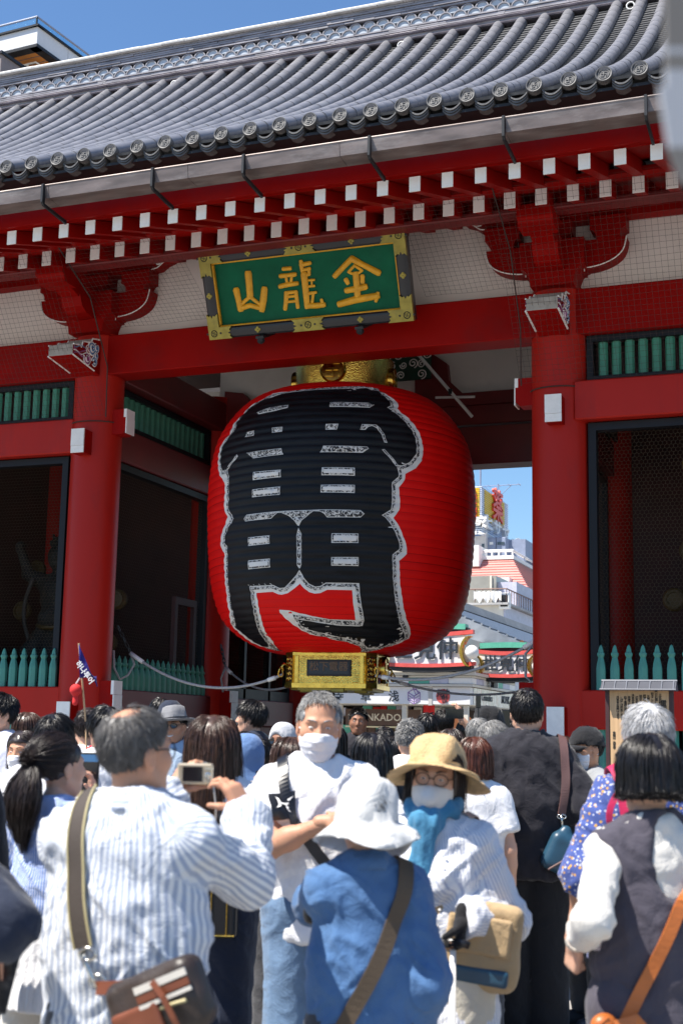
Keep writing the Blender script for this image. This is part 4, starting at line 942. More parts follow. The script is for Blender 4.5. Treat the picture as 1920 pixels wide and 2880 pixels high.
for nm, strokes in CH.items():
    c = MB()
    for q, st in enumerate(strokes):
        w = st[-1] / 1186 * 2 * PW * .57; pts = np.array([plaque_uv(*p) for p in st[:-1]]); 
        if len(pts) == 2: pts = np.array([pts[0], pts.mean(0), pts[1]])
        d0 = pts[0] - pts[1]; d1 = pts[-1] - pts[-2]; d0 /= np.linalg.norm(d0); d1 /= np.linalg.norm(d1)
        pts = np.r_[[pts[0] + d0 * w * .7], pts, [pts[-1] + d1 * w * .7]]; rr = np.r_[w * .72, np.full(len(pts) - 2, w), w * .72] * np.random.default_rng(q).uniform(.92, 1.12, len(pts))
        b0 = len(c.v); c.tube(np.c_[pts[:, 0], np.zeros(len(pts)), pts[:, 1]], rr, 8); c.v[-1][:, 1] = c.v[-1][:, 1] * .62 - .026 - q * .0006
    c.build(nm, M['gold_paint'], plq, True, 50)
for x in (-.62, .62):
    f = MB(); f.bb((x - .05, -.13, -PH - .01), (x + .05, .05, -PH - .04)); f.lathe([(.0005, -PH - .11), (.035, -PH - .095), (.05, -PH - .07), (.04, -PH - .04)], 8, (x, -.1, 0)); f.bb((x - .025, -.06, -PH - .04), (x + .025, .3, -PH + .02)); f.build('support_hook', M['iron'], plq)

# ================================================================== tether ropes
def catenary(a, b, sag, n=24):
    a, b = np.array(a, float), np.array(b, float); t = np.linspace(0, 1, n)[:, None]; P = a + (b - a) * t; P[:, 2] -= sag * 4 * (t * (1 - t))[:, 0]; return P
def rope(name, label, a, b, sag, r, chain_at=None, tail=None, m='rope'):
    root = empty(name, a, label=label, cat='rope', group='tether ropes of the lantern'); P = catenary(a, b, sag) - np.array(a)
    ro = MB().tube(P, r, 8).build('rope_line', M[m], root, True)
    if tail is not None:
        MB().tube(np.array(tail) - np.array(a), r * .9, 7).build('rope_tail', M[m], root, True)
    MB().tube(P[:3], r * 1.7, 8).build('rope_whipping', M['white'], root, True); MB().tube(P[-3:-1], r * 1.6, 8).build('rope_whipping', M['white'], root, True)
    if chain_at is not None:
        c = np.array(chain_at); n = 5
        for i in range(n):
            p = c + (np.array(a) - c) * (i + .5) / n - np.array(a); q = np.linspace(0, 2 * PI, 11)[:-1]; d = (np.array(a) - c); d /= np.linalg.norm(d); s1 = np.cross(d, (0, 1, .2) if i % 2 else (1, 0, .3)); s1 /= np.linalg.norm(s1)
            MB().tube(p + np.outer(np.cos(q), d) * .05 + np.outer(np.sin(q), s1) * .022, .007, 5, closed=True).build('chain_link', M['iron'], root)
    return root
def cfit(k): a = R_(9) + k * PI / 2 + R_(45); return np.array((.80 * math.sin(a), 1.0 - .80 * math.cos(a), 2.22))
rope('tether_rope', 'pale rope from the left front pillar to the gilt lantern base', (-2.70, .62, 2.50), cfit(-1), .28, .017, (-2.72, .30, 2.82), [(-2.70, .62, 2.50), (-2.66, .66, 2.36), (-2.70, .58, 2.22), (-2.74, .45, 2.16), (-2.78, .36, 2.3), (-2.78, .33, 2.52)])
rope('tether_rope', 'pale rope from the left middle pillar to the back of the lantern base', (-2.62, 3.25, 2.46), cfit(2), .22, .015, (-2.68, 3.2, 2.78), [(-2.62, 3.25, 2.46), (-2.66, 3.2, 2.3), (-2.62, 3.2, 2.1)])
rope('tether_rope', 'grey rope from the right front pillar to the painted side of the lantern base', (2.66, .25, 2.62), cfit(0), .2, .017, (2.7, .18, 2.75), [(2.66, .25, 2.62), (2.52, .2, 2.45), (2.52, .2, 2.2), (2.6, .2, 2.12), (2.7, .2, 2.3)])
rope('tether_rope', 'dark grey rope running low behind the lantern to the right middle pillar', (2.65, 3.1, 2.40), cfit(1), .24, .015, (2.7, 3.15, 2.55), None, 'rope')

# ================================================================== guardian statues in the side bays
M['statue'] = mat('dark_painted_wood_statue', (.02, .021, .018), .7, var=.5, vs=6, spec=.2, dirt=(.07, .042, .018), dirts=5, dirtamt=.6)
M['scarf'] = mat('pale_carved_scarf', (.045, .042, .035), .8, var=.3)
def statue(x, label, sg):
    root = empty('guardian_statue', (x, 1.5, 2.04), label=label, cat='statue', group='guardian statues in the side bays')
    f = Field((-.85, -.6, -.05), (.85, .6, 2.5), .035)
    f.cone((0, 0, .95), (0, -.03, 1.35), .24, .29, .05, (1, .8, 1)).ell((0, -.1, .98), (.25, .22, .2), .05).cone((-.22, 0, 1.5), (.22, 0, 1.5), .13, .13, .08).cone((0, 0, 1.5), (0, -.04, 1.72), .1, .09, .04)
    f.ell((0, -.05, 1.86), (.17, .19, .21), .03).ell((0, -.22, 1.82), (.05, .06, .05), .03).ell((0, -.17, 1.74), (.1, .07, .04), .02)
    for k in range(9): a = -.3 + k * .46; f.cone((.1 * math.cos(a), 0, 1.98), (.2 * math.cos(a) * 1.2, .03, 2.05 + .22 * max(0, math.sin(a))), .07, .015, .03)
    for s in (-1, 1):
        e = (s * .52, -.05, 1.32 if s == sg else 1.62); h = (s * .42, -.28, 1.05) if s == sg else (s * .62, -.12, 2.0)
        f.cone((s * .3, 0, 1.52), e, .12, .085, .04).cone(e, h, .085, .06, .03).ell(h, (.08, .08, .09), .03)
        f.cone((s * .15, 0, .85), (s * .36, -.18, .5), .17, .12, .06).cone((s * .36, -.18, .5), (s * .3, -.02, .12), .11, .08, .04).cone((s * .3, 0, .1), (s * .34, -.2, .07), .08, .06, .03)
    f.cone((0, 0, .86), (0, -.02, .5), .28, .38, .05, (1, .7, 1))
    f.ell((0, .05, .0), (.75, .45, .16), .04)
    V, Q = f.net(); V = V + vnormals(V, Q) * (noise3(V * 9) * .018)[:, None]; link('body', raw_mesh('body', V, Q, M['statue']), root)
    for k in range(6):
        a = -.6 + k * .75; c = (.78 * math.cos(a), .22, 1.15 + .85 * math.sin(a)); d = MB(); d.lathe([(.0005, .02), (.12, .02), (.14, .0), (.14, -.05)][::-1], 18, c, 'y'); q = np.linspace(0, 2 * PI, 15)[:-1]; d.tube(np.c_[c[0] + .10 * np.cos(q), np.full(14, c[1] - .03), c[2] + .1 * np.sin(q)], .018, 5, closed=True); d.build('gilt_drum', M['gold_drum'], root, True, 40)
    for s in (-1, 1):
        t = np.linspace(0, 1, 16); MB().tube(np.c_[s * (.34 + .14 * np.sin(t * PI)), -.18 + .05 * t, 1.55 - t * .95], .03, 6).build('scarf', M['scarf'], root, True)
    MB().tube([(-.27, -.12, .9), (-.1, -.26, .86), (.1, -.26, .86), (.27, -.12, .9)], .035, 6).build('belt', M['gold_drum'], root, True)
M['gold_drum'] = mat('dull_gold_drum', (.08, .048, .008), .6, metal=.1, var=.3)
statue(-4.35, 'dark carved guardian statue behind wire mesh in the left bay', 1); statue(4.75, 'dark carved guardian statue behind wire mesh in the right bay', -1)
og = MB(); og.bb((4.15, 1.2, 4.66), (5.4, 1.26, 4.75)); 
for i in range(8): spiral(og, (4.35 + i * .14, 1.19, 4.79), .05, 1.3, th=.012, flip=1 if i % 2 else -1, start=i)
og.build('gilt_openwork_rail', M['gold_drum'], gate)

# ================================================================== information board by the right bay
ib = empty('information_board', (4.105, -2.2, 0), label='wooden information board under a little grey roof beside the red rail', cat='sign')
M['ply'] = mat('pale_wood_board', (.56, .36, .19), .6, var=.14, vs=3, stretch=(14, 1, .5)); M['post'] = mat('dark_purple_brown_post', (.055, .022, .022), .5)
MB().bb((-.262, -.02, 1.2), (.262, .02, 1.975)).build('board', M['ply'], ib)
for s in (-1, 1): MB().bb((s * .264, -.03, 0), (s * .30, .03, 1.985), bev=.004).build('post', M['post'], ib)
M['pent_seam'] = mat('slate_seam', (.09, .10, .13), .5)
rf = MB(); rf.prism([(-.11, 1.965), (.11, 1.965), (.02, 2.045), (-.02, 2.045)], -.33, .33, 'x'); rr_ = rf.build('little_roof', mat('blue_grey_sheet_roof', (.05, .056, .075), .5), ib)
sm = MB()
for i in range(7): x = -.31 + i * .1033; sm.prism([(-.115, 1.965), (-.10, 1.965), (-.015, 2.05), (-.03, 2.05)], x - .005, x + .005, 'x')
sm.tube([(-.335, -.112, 1.97), (.335, -.112, 1.97)], .009, 6); sm.tube([(-.335, 0, 2.05), (.335, 0, 2.05)], .014, 6); sm.build('roof_seam', M['pent_seam'], rr_)
M['txt'] = mat('black_print', (.02, .018, .015), .7)
link('lettering', text_mesh('雷門', .055, M['txt'], .002, .001, vertical=True), ib, (.215, -.022, 1.83))
cols_ = ['正式名称は風雷神門という', '門の右側に風神を左側に雷神を', '祀ることからこの名がある', '天慶五年平公雅によって', '創建されたと伝えられる', '現在の門は慶応元年に', '焼失後昭和三十五年に', '浅草寺参詣の入口として', '再建された大提灯は', '松下電器の寄進による', 'しばしば焼失したが', '浅草寺の総門である']
for i, t in enumerate(cols_): link('lettering', text_mesh(t, .027, M['txt'], .002, .0004, vertical=True), ib, (.185 - i * .034, -.022, 1.80 + .006 * (i % 3)))
link('lettering', text_mesh('金龍山　浅草寺', .027, M['txt'], .002, .0004, vertical=True), ib, (-.225, -.022, 1.52))
for i, (t, sz) in enumerate((('Kaminarimon Gate', .026), ('The Kaminarimon is the', .018), ('the principal gate and', .018), ('landmark at the entrance', .018), ('of the precincts of', .018), ('(Asakusa) temple', .018))): link('lettering', text_mesh(t, sz, M['txt'], .002, .0003), ib, (-.12, -.022, 1.395 - i * .026))
# ================================================================== behind the gate: shops and buildings
def J(x, y): return ((1260 + x / 5.6) / K_, (1280 + y / 5.6) / K_)       # enlarged crops -> photo pixels
def G(x, y): return ((1080 + x / 3.0152) / K_, (1280 + y / 3.0152) / K_)
def S3(x, y): return ((900 + x / 2.9037) / K_, (1840 + y / 2.9037) / K_)
M['cream'] = mat('cream_sheet_metal', (.62, .58, .50), .5, var=.08, vs=2); M['fascia'] = mat('pale_shop_fascia', (.70, .70, .72), .45, var=.04)
M['mint'] = mat('mint_green_panel', (.10, .42, .30), .5); M['lavender'] = mat('lavender_panel', (.50, .50, .60), .5); M['coral'] = mat('coral_red_trim', (.62, .09, .08), .45)
M['sheetroof'] = mat('blue_grey_tile_roof', (.20, .225, .26), .45, var=.25, vs=3, stretch=(1, 6, 1)); M['conc'] = mat('grey_concrete', (.42, .41, .40), .8, var=.15, vs=1.5, dirt=(.3, .29, .28), dirts=1, dirtamt=.5)
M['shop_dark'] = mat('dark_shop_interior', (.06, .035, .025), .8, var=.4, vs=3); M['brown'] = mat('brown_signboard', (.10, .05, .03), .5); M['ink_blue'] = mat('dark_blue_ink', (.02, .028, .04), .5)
M['purple'] = mat('purple_line', (.28, .16, .42), .5); M['redcloth'] = mat('red_cloth', (.62, .02, .02), .8); M['orangec'] = mat('orange_jersey_cloth', (.75, .28, .12), .8)
M['redwall'] = mat('red_shop_wall', (.42, .045, .035), .6, var=.15); M['glass'] = mat('dark_window_glass', (.04, .05, .06), .08, spec=.8)
shop = empty('shop_building', (-2.96, 18, 0), label='shop row behind the gate with white fascia signs, striped trim and tiled roof', cat='shop')
def sb(name, a, b, m, bev=0, parent=shop): return MB().bb(np.array(a) - (-2.96, 18, 0), np.array(b) - (-2.96, 18, 0), bev=bev).build(name, M[m] if isinstance(m, str) else m, parent)
X0, Y0, Y1 = -13.0, 18.0, 46.0; XC = -2.96
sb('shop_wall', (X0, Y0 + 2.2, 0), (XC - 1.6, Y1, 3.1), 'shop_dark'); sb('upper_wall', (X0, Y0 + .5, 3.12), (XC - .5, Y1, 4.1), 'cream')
for x in (XC - .14, XC - 1.75, XC - 3.5, XC - 5.2): sb('shop_post', (x - .06, Y0 + .1, 0), (x + .06, Y0 + .22, 2.3), 'cream')
sb('ceiling_panel', (X0, Y0 + .05, 2.31), (XC - .05, Y1, 2.33), 'cream')
# fascia panels with their lettering
fx = [XC, XC - .98, XC - 1.08, XC - 3.6, XC - 3.68, XC - 6.3]
fa = sb('fascia_panel', (fx[1], Y0, 2.33), (fx[0], Y0 + .05, 2.755), 'fascia'); sb('fascia_post', (fx[2], Y0 - .02, 2.3), (fx[1], Y0 + .05, 2.77), 'conc')
fb = sb('fascia_panel', (fx[3], Y0, 2.33), (fx[2], Y0 + .05, 2.755), 'fascia'); sb('fascia_panel', (-8.2, Y0, 2.33), (fx[4], Y0 + .05, 2.755), 'fascia'); sb('fascia_panel', (XC - .05, Y0 + .05, 2.33), (XC, 24, 2.755), 'fascia'); sb('fascia_panel', (XC - .05, 24.05, 2.33), (XC, Y1, 2.755), 'fascia')
def ltr(t, px, py, size, m, par, y=Y0 - .006, **k):
    p = at_y(px, py, y); return link('lettering', text_mesh(t, size, M[m] if isinstance(m, str) else m, .01, **k), par, p - np.array((-2.96, 18, 0)))
for t, x in (('寺', 150), ('草', 372), ('浅', 600)): ltr(t, *S3(x, 350), .29, 'ink_blue', fb, bold=.003)
# cube line logo and the round shop mark
c = at_y(*S3(765, 345), Y0 - .01) - np.array((-2.96, 18, 0)); lg = MB(); r = .19
hx = [(c[0] + r * math.sin(a) * .95, c[1], c[2] + r * math.cos(a)) for a in np.arange(6) * PI / 3]
lg.tube(hx + [hx[0]], .009, 4); 
for i in (1, 3, 5): lg.tube([(c[0], c[1], c[2]), hx[i]], .009, 4)
for k_ in (.35, .7):
    o = np.array(c); A, B_, C_, D_, E_, F_ = map(np.array, hx)
    lg.tube([o + (B_ - o) * k_, A + (B_ - A) * k_ * 0 + (A - o) * 0 + (B_ - o) * k_ + (F_ - o) * .8], .008, 4); lg.tube([o + (D_ - o) * k_ + (B_ - o) * .15, o + (D_ - o) * k_ + (B_ - o) * .85], .008, 4); lg.tube([o + (D_ - o) * k_ + (F_ - o) * .15, o + (D_ - o) * k_ + (F_ - o) * .85], .008, 4)
lg.build('cube_logo', M['purple'], fb)
c = at_y(*S3(1003, 345), Y0 - .004) - np.array((-2.96, 18, 0)); d = MB(); d.lathe([(.18, 0), (.18, .006)], 24, c, 'y'); rd = d.build('round_shop_mark', M['coral'], fa)
link('lettering', text_mesh('仲', .2, M['ink_blue'], .01, .004), rd, (c[0] + .075, c[1] - .012, c[2] + .07)); link('lettering', text_mesh('見', .2, M['ink_blue'], .01, .004), rd, (c[0] - .08, c[1] - .012, c[2] + .06)); link('lettering', text_mesh('世', .19, M['ink_blue'], .01, .004), rd, (c[0] + .04, c[1] - .012, c[2] - .09))
# stepped trim with coloured blocks
for z0, z1, yo, m in ((2.77, 2.83, -.10, 'cream'), (2.99, 3.04, -.08, 'cream'), (3.05, 3.12, -.16, 'cream')):
    sb('trim_rail', (X0, Y0 + yo, z0), (XC - yo, Y0 + .4, z1), m); sb('trim_rail', (XC - .4, Y0 + .4, z0), (XC - yo, Y1, z1), m)
x = XC + .08; i = 0
while x > -9.5:
    w = (.62, .50, .55, 1.1)[i % 4]; sb('trim_block', (x - w + .006, Y0 - .07, 2.84), (x, Y0 + .3, 2.98), ('white', 'lavender', 'mint', 'white')[i % 4]); x -= w; i += 1
y = Y0 + .31
while y < 40:
    w = (.9, .5, .8, .6)[i % 4]; sb('trim_block', (XC - .3, y, 2.84), (XC + .07, y + w - .01, 2.98), ('white', 'mint', 'lavender', 'white')[i % 4]); y += w; i += 1
# side fascia print under clear film
sd = sb('side_banner', (XC + .004, 18.3, 2.34), (XC + .012, 23.9, 2.75), mat('clear_film_banner', (.55, .53, .55), .15, var=.4, vs=7, dirt=(.6, .2, .22), dirts=5, dirtamt=.7))
for t, y, s_ in (('Cosmetics', 19.6, .26), ('MONK', 21.6, .3), ('コスメ', 23.1, .26)): link('lettering', text_mesh(t, s_, M['ink_blue'], .008, .002, shear=.2), sd, (.02, y - 18, 2.54), (0, 0, PI / 2))
# roof of the row
rl0, rl1 = (at_x(*G(700, 1345), -6.0)), (at_x(*G(1210, 1510), -6.0)); rz = (rl0[2] + rl1[2]) / 2
ex, ez = -2.45, 4.12
rf = MB(); rf.prism([(ex + 2.96, ez), (-6.0 + 2.96, rz), (-9.6 + 2.96, ez), (-9.6 + 2.96, ez - .1), (ex + 2.96, ez - .12)], 3.2, Y1 - 18, 'y'); rfo = rf.build('tiled_roof', M['sheetroof'], shop)
rb = MB(); L = math.hypot(ex + 6.0, ez - rz)
for i in range(15):
    t = (i + .5) / 15; rb.tube([(ex + 2.96 + (-6.0 - ex) * t, 3.2, ez + (rz - ez) * t + .03), (ex + 2.96 + (-6.0 - ex) * t, Y1 - 18, ez + (rz - ez) * t + .03)], .035, 5)
rb.build('roof_courses', M['sheetroof'], rfo, kind='stuff')
rg = MB()
for k_, w in ((0, .30), (1, .24), (2, .18)): rg.bb((-6.0 + 2.96 - w, 3.1, rz + k_ * .1 - .03), (-6.0 + 2.96 + w, Y1 - 18, rz + k_ * .1 + .06))
rg.build('roof_ridge', M['conc'], rfo)
MB().tube([(ex + 2.96 + .06, 3.2, ez - .02), (ex + 2.96 + .06, Y1 - 18, ez - .02)], .06, 8).build('copper_gutter', mat('brown_gutter', (.22, .11, .07), .45, metal=.3), rfo)
# the two arched name signs
def arch_sign(name, label, pL, pR, z0, z1, y, rot, chars, lampside, hidden=False):
    c = (np.array(pL) + np.array(pR)) / 2; W = np.linalg.norm((np.array(pR) - np.array(pL))[:2]) / 2
    root = empty(name, (c[0], c[1], 0), rot, label=label, cat='sign', group='arched shop street signs'); h = z1 - z0
    def band(z, t, bow, w, name, m, y0=-.065, y1=.12):
        xs = np.linspace(-w, w, 15); b = MB(); top = [(x, z + t / 2 + bow * (x / w) ** 2) for x in xs]; bot = [(x, z - t / 2 + bow * (x / w) ** 2) for x in xs]
        for i in range(14): b.prism([bot[i], bot[i + 1], top[i + 1], top[i]], y0, y1, 'y')
        return b.build(name, m, root)
    xs = np.linspace(-1, 1, 15); p = MB()
    wz = lambda t: W * (.80 + .16 * (1 - t) ** 2 - .02 * math.sin(t * PI))
    ts = np.linspace(0, 1, 9)
    for a, b in zip(ts[:-1], ts[1:]): p.prism([(-wz(a), z0 + h * a + .05), (wz(a), z0 + h * a + .05), (wz(b), z0 + h * b + .0), (-wz(b), z0 + h * b + .0)] if 0 else [(-wz(a), z0 + h * a), (wz(a), z0 + h * a), (wz(b), z0 + h * b), (-wz(b), z0 + h * b)], -.04, .08, 'y')
    p.build('sign_panel', M['fascia'], root)
    band(z0 - .01, .09, .05, W, 'red_band', M['coral']); band(z1 + .02, .10, .07, W * .97, 'red_band', M['coral'])
    band(z0 - .12, .13, .10, W * .92, 'dark_soffit', M['iron'], -.03, .3); band(z1 + .13, .10, .02, W * .84, 'dark_soffit', M['iron'], .04, .3); band(z1 + .24, .14, -.02, W * .8, 'green_cap', M['mint'], .0, .3)
    for i, t in enumerate(chars):
        link('lettering', text_mesh(t, h * .80, M['ink_blue'], .03, .006), root, ((i - (len(chars) - 1) / 2) * W * .46, -.08, z0 + h * .5))
    for s in (-1, 1):
        MB().lathe([(.0005, -.17)] + [(.17 * math.cos(a), .17 * math.sin(a)) for a in np.linspace(-1.4, 1.4, 10)] + [(.0005, .17)], 18, (s * W * .98, -.2, z0 + h * .42), cap=False).build('globe_lamp', M['white'], root, True)
        a = np.linspace(-1.3, 1.4, 12); ab = MB(); q = [(s * W * (.93) - s * .26 * math.cos(t), z0 + h * .45 + h * .52 * math.sin(t)) for t in a]; q2 = [(x + s * .07, z) for x, z in q]
        for i in range(11): ab.prism([q[i], q[i + 1], q2[i + 1], q2[i]], -.2, .06, 'y')
        ab.build('gold_arc', M['gold'], root)
    MB().bb((-W * .5, .1, z0 - .3), (-W * .4, .5, z1), bev=0).build('bracket_post', M['iron'], root); MB().bb((W * .4, .1, z0 - .3), (W * .5, .5, z1)).build('bracket_post', M['iron'], root)
    return root
pr = at_y(*G(770, 1790), 17.75); pl_ = pr - np.array((2.55, 0, 0))
arch_sign('arched_sign', 'red and white arched sign with three black characters just right of the lantern base', pl_, pr, pr[2] + .02, at_y(*G(640, 1530), 17.75)[2], 17.75, 0, '世見仲', 1)
a_, b_ = at_y(*G(752, 1880), 19.3), at_y(*G(1330, 1890), 19.3); d_ = b_ - a_
arch_sign('arched_sign', 'smaller red and white arched sign half hidden by the right pillar', a_, b_, at_y(*G(960, 1872), 19.3)[2], at_y(*G(960, 1690), 19.3)[2], 19.3, math.atan2(d_[1], d_[0]), '世見仲', 1)
# inside the shop: brown sign, red cloth, jersey, goods
p = at_y(*S3(500, 520), 19.0); sg = MB().bb((p[0] - 1.0, 19.0, p[2] - .2), (p[0] + 1.05, 19.06, p[2] + .22)).build('shop_sign', M['brown']); tag(sg, 'brown shop sign with pale capital letters under the white fascia', 'sign')
link('lettering', text_mesh('TONKADO', .26, mat('cream_letters', (.75, .68, .55), .5), .01, .003), sg, (p[0] - .12, 18.99, p[2]))
MB().bb((p[0] - 1.0, 18.98, p[2] - .26), (p[0] + 1.05, 19.0, p[2] - .22)).build('light_strip', mat('warm_strip', (.8, .7, .45), .4), sg)
p = at_y(*S3(888, 455), 18.3); q = MB()
xs = np.linspace(-.15, .15, 13); 
for i in range(12): q.prism([(xs[i], .02 * math.sin(i)), (xs[i + 1], .02 * math.sin(i + 1)), (xs[i + 1], .02 * math.sin(i + 1) + .01), (xs[i], .02 * math.sin(i) + .01)], -.18, .14, 'z')
tag(q.build('shop_curtain', M['redcloth'], loc=p), 'small red cloth curtain hanging under the shop fascia', 'curtain')
p = at_y(*S3(1140, 590), 18.6); jr = MB(); f_ = [(-.17, -.35), (.17, -.35), (.17, .18), (.25, .12), (.30, .2), (.16, .33), (.06, .35), (0, .31), (-.06, .35), (-.16, .33), (-.30, .2), (-.25, .12), (-.17, .18)]
jr.prism(f_, -.02, .02, 'y'); jo = jr.build('hanging_jersey', M['orangec'], loc=p); tag(jo, 'orange sleeveless jersey with a dark number hanging in the shop front', 'jersey'); link('lettering', text_mesh('8', .2, M['ink_blue'], .01, .004), jo, (0, -.03, -.02)); MB().tube([(-.12, 0, .33), (0, 0, .42), (.12, 0, .33)], .008, 5).build('hanger', M['iron'], jo)
gd = empty('goods_shelf', (XC - 4.5, 19.6, 0), label='dim shelves of boxed goods inside the shop row', cat='shelf')
for z in (.5, 1.0, 1.5, 2.0):
    MB().bb((-3.5, 0, z), (3.6, .4, z + .03)).build('shelf_board', M['brown'], gd); x = -3.4
    while x < 3.5:
        w = random.uniform(.12, .3); MB().bb((x, .05, z + .035), (x + w - .02, .35, z + .035 + random.uniform(.15, .34))).build('goods_box', M[random.choice(['cream', 'redcloth', 'brown', 'lavender', 'mint', 'gold_drum', 'shop_dark'])], gd); x += w
# left front of the row, seen through the screened window
sb('red_wall', (-13, 18.35, 3.55), (-6.0, 18.5, 6.2), 'redwall'); sb('cornice', (-13, 18.2, 3.85), (-6.0, 18.4, 3.98), 'redwall')
pr_ = MB(); pr_.prism([(-.55, 3.2), (.5, 3.52), (.5, 3.46), (-.55, 3.12)], -10, -3.1, 'x'); po = pr_.build('pent_roof', M['iron'], shop)
for i in range(44): MB().tube([(-9.9 + i * .157, -.58, 3.22), (-9.9 + i * .157, .5, 3.56)], .045, 6).build('roof_roll', M['tile2'], po)
for x in (-9.6, -8.4, -7.2): sb('white_window', (x, 18.3, 4.2), (x + .8, 18.36, 5.1), 'lavender')
# beige balcony building
bal = empty('balcony_building', (0, 0, 0), label='beige building with a rusty railed balcony and laundry behind the shop roofs', cat='building'); YB = 46.5
def P(fn, x, y, Y): return at_y(*fn(x, y), Y)
a, b = P(J, 300, 2420, YB), P(J, 870, 2120, YB)
c0 = P(J, 868, 2330, YB); cx = c0[0]
MB().bb((cx - 9, YB, 0), (cx, YB + 9, c0[2] - .1)).build('wall', M['cream'], bal); MB().bb((cx - 9, YB - .3, c0[2] - .1), (cx + .3, YB + 9.3, c0[2])).build('balcony_slab', M['conc'], bal)
MB().bb((cx, YB + .05, 0), (cx + .06, YB + 8.9, c0[2] - .12)).build('side_cladding', M['lavender'], bal)
zt = P(J, 868, 2113, YB)[2]
ru = mat('rusty_rail', (.20, .11, .085), .6); r_ = MB()
rl = empty('balcony_railing', (0, 0, 0), 0, bal)
MB().tube([(cx - 9, YB - .2, zt), (cx + .2, YB - .2, zt), (cx + .2, YB + 9, zt)], .035, 6).build('top_rail', ru, rl)
for i in range(24): MB().tube([(cx + .2 - i * .38, YB - .2, c0[2]), (cx + .2 - i * .38, YB - .2, zt)], .018, 4).build('baluster', ru, rl)
for i in range(18): MB().tube([(cx + .2, YB - .2 + i * .5, c0[2]), (cx + .2, YB - .2 + i * .5, zt)], .018, 4).build('baluster', ru, rl)
MB().bb((cx - 9, YB + 2.2, c0[2]), (cx - .9, YB + 8, P(J, 700, 1900, YB + 2.2)[2])).build('sun_room', mat('dusty_glass_room', (.26, .25, .22), .3, var=.4, vs=.6), bal); MB().bb((cx - .9, YB + 2.6, c0[2]), (cx + .02, YB + 8, P(J, 900, 2000, YB + 2.6)[2])).build('parapet_block', M['lavender'], bal)
for i in range(5): MB().bb((cx - 1.2 - i * 1.5, YB + 2.12, c0[2]), (cx - 1.1 - i * 1.5, YB + 2.2, P(J, 700, 1900, YB + 2.2)[2])).build('window_mullion', M['cream'], bal)
lw = MB(); n = 26; xs = np.linspace(P(J, 425, 2200, YB)[0], P(J, 860, 2200, YB)[0], n); zu = P(J, 600, 2150, YB)[2]; zl = P(J, 600, 2300, YB)[2]
V = [(x, YB - .3 + .05 * math.sin(i * 1.7), z) for i, x in enumerate(xs) for z in (zu - .05 * math.sin(i * .7) ** 2, zl + .12 * math.sin(i * .9))]
lw.add(V, [(2 * i, 2 * i + 1, 2 * i + 3, 2 * i + 2) for i in range(n - 1)]); lw.add([(x, y + .02, z) for x, y, z in V], [(2 * i, 2 * i + 2, 2 * i + 3, 2 * i + 1) for i in range(n - 1)])
tag(lw.build('laundry_sheet', M['white'], smooth=True), 'white laundry sheet hanging over the balcony rail', 'laundry')
for i, (x, y, w, h) in enumerate(((800, 2290, .5, .75), (905, 2310, .35, .6), (1050, 2300, .9, .7))):
    p = P(J, x, y, YB - .05); ac = MB().bb((p[0], YB - .1, p[2] - .4), (p[0] + w, YB + .25, p[2] + h - .4), bev=.02)
    if x > 850: continue
    ao = ac.build('air_conditioner', M['white']); tag(ao, 'small white air conditioner box on the beige balcony', 'air conditioner'); MB().bb((p[0] + .08, YB - .12, p[2] - .3), (p[0] + w - .08, YB - .1, p[2] + h - .5)).build('grille', M['iron'], ao)
# pink sloped building with penthouse
pk = empty('pink_roof_building', (0, 0, 0), label='building with a steep pink tiled roof, grey blue penthouse and roof railing', cat='building'); YP = 62.0
M['pinkroof'] = mat('pink_roof_tile', (.60, .25, .215), .6, var=.1, vs=.5); M['pink_shaded'] = mat('shaded_pink_roof_tile', (.32, .23, .28), .6, var=.1); M['pent'] = mat('blue_grey_steel_cladding', (.25, .29, .40), .5, var=.1); M['pent2'] = mat('pale_concrete_tower', (.62, .59, .57), .7, var=.1)  # mauve side slope: the pink tile with its shade mixed into the colour
t0, t1 = P(J, 505, 1645, YP), P(J, 1012, 1640, YP); b0 = P(J, 1345, 2250, YP - 4.0); zt_, zb_ = t1[2], b0[2]; ztop = zt_
xl = t0[0] - 6
Pf = [(xl, YP, zt_), (t1[0], YP, zt_), (b0[0], YP - 4.0, zb_), (xl, YP - 4, zb_), (t1[0], YP + 12, zt_), (b0[0], YP + 16, zb_), (xl, YP + 12, zt_)]
MB().add(Pf, [(3, 2, 1, 0)]).add(Pf, [(2, 5, 4, 1)], 1).add(Pf, [(0, 1, 4, 6)], 2).build('pink_roof', [M['pinkroof'], M['pink_shaded'], M['conc']], pk)
MB().bb((xl, YP - 3.9, 0), (b0[0], YP + 15.9, zb_ - .05)).build('wall', M['cream'], pk)
tc = MB()
for i in range(1, 15):
    t = i / 15; y = YP - 4 * t; z = zt_ + (zb_ - zt_) * t; xe = t1[0] + (b0[0] - t1[0]) * t
    tc.prism([(y - .02, z), (y - .05, z + .02), (y + .0, z + .045)], xl, xe, 'x')
    ys = (YP + 12) + 4 * t; tc.bb((xe - .02, y, z), (xe + .05, ys, z + .06))
tc.build('tile_course_edges', M['pinkroof'], pk, kind='stuff')
MB().bb((xl, YP - .15, zt_), (t1[0] + .1, YP + .1, zt_ + .22)).build('coping', M['white'], pk); MB().bb((t1[0] - .15, YP + .1, zt_), (t1[0] + .1, YP + 12, zt_ + .22)).build('coping', M['white'], pk)
wz_ = P(J, 1005, 1945, YP - 2.2); MB().bb((wz_[0] - 2.6, YP - 2.9, wz_[2] - 1.6), (wz_[0], YP - 1.0, wz_[2])).build('dormer', M['white'], pk)
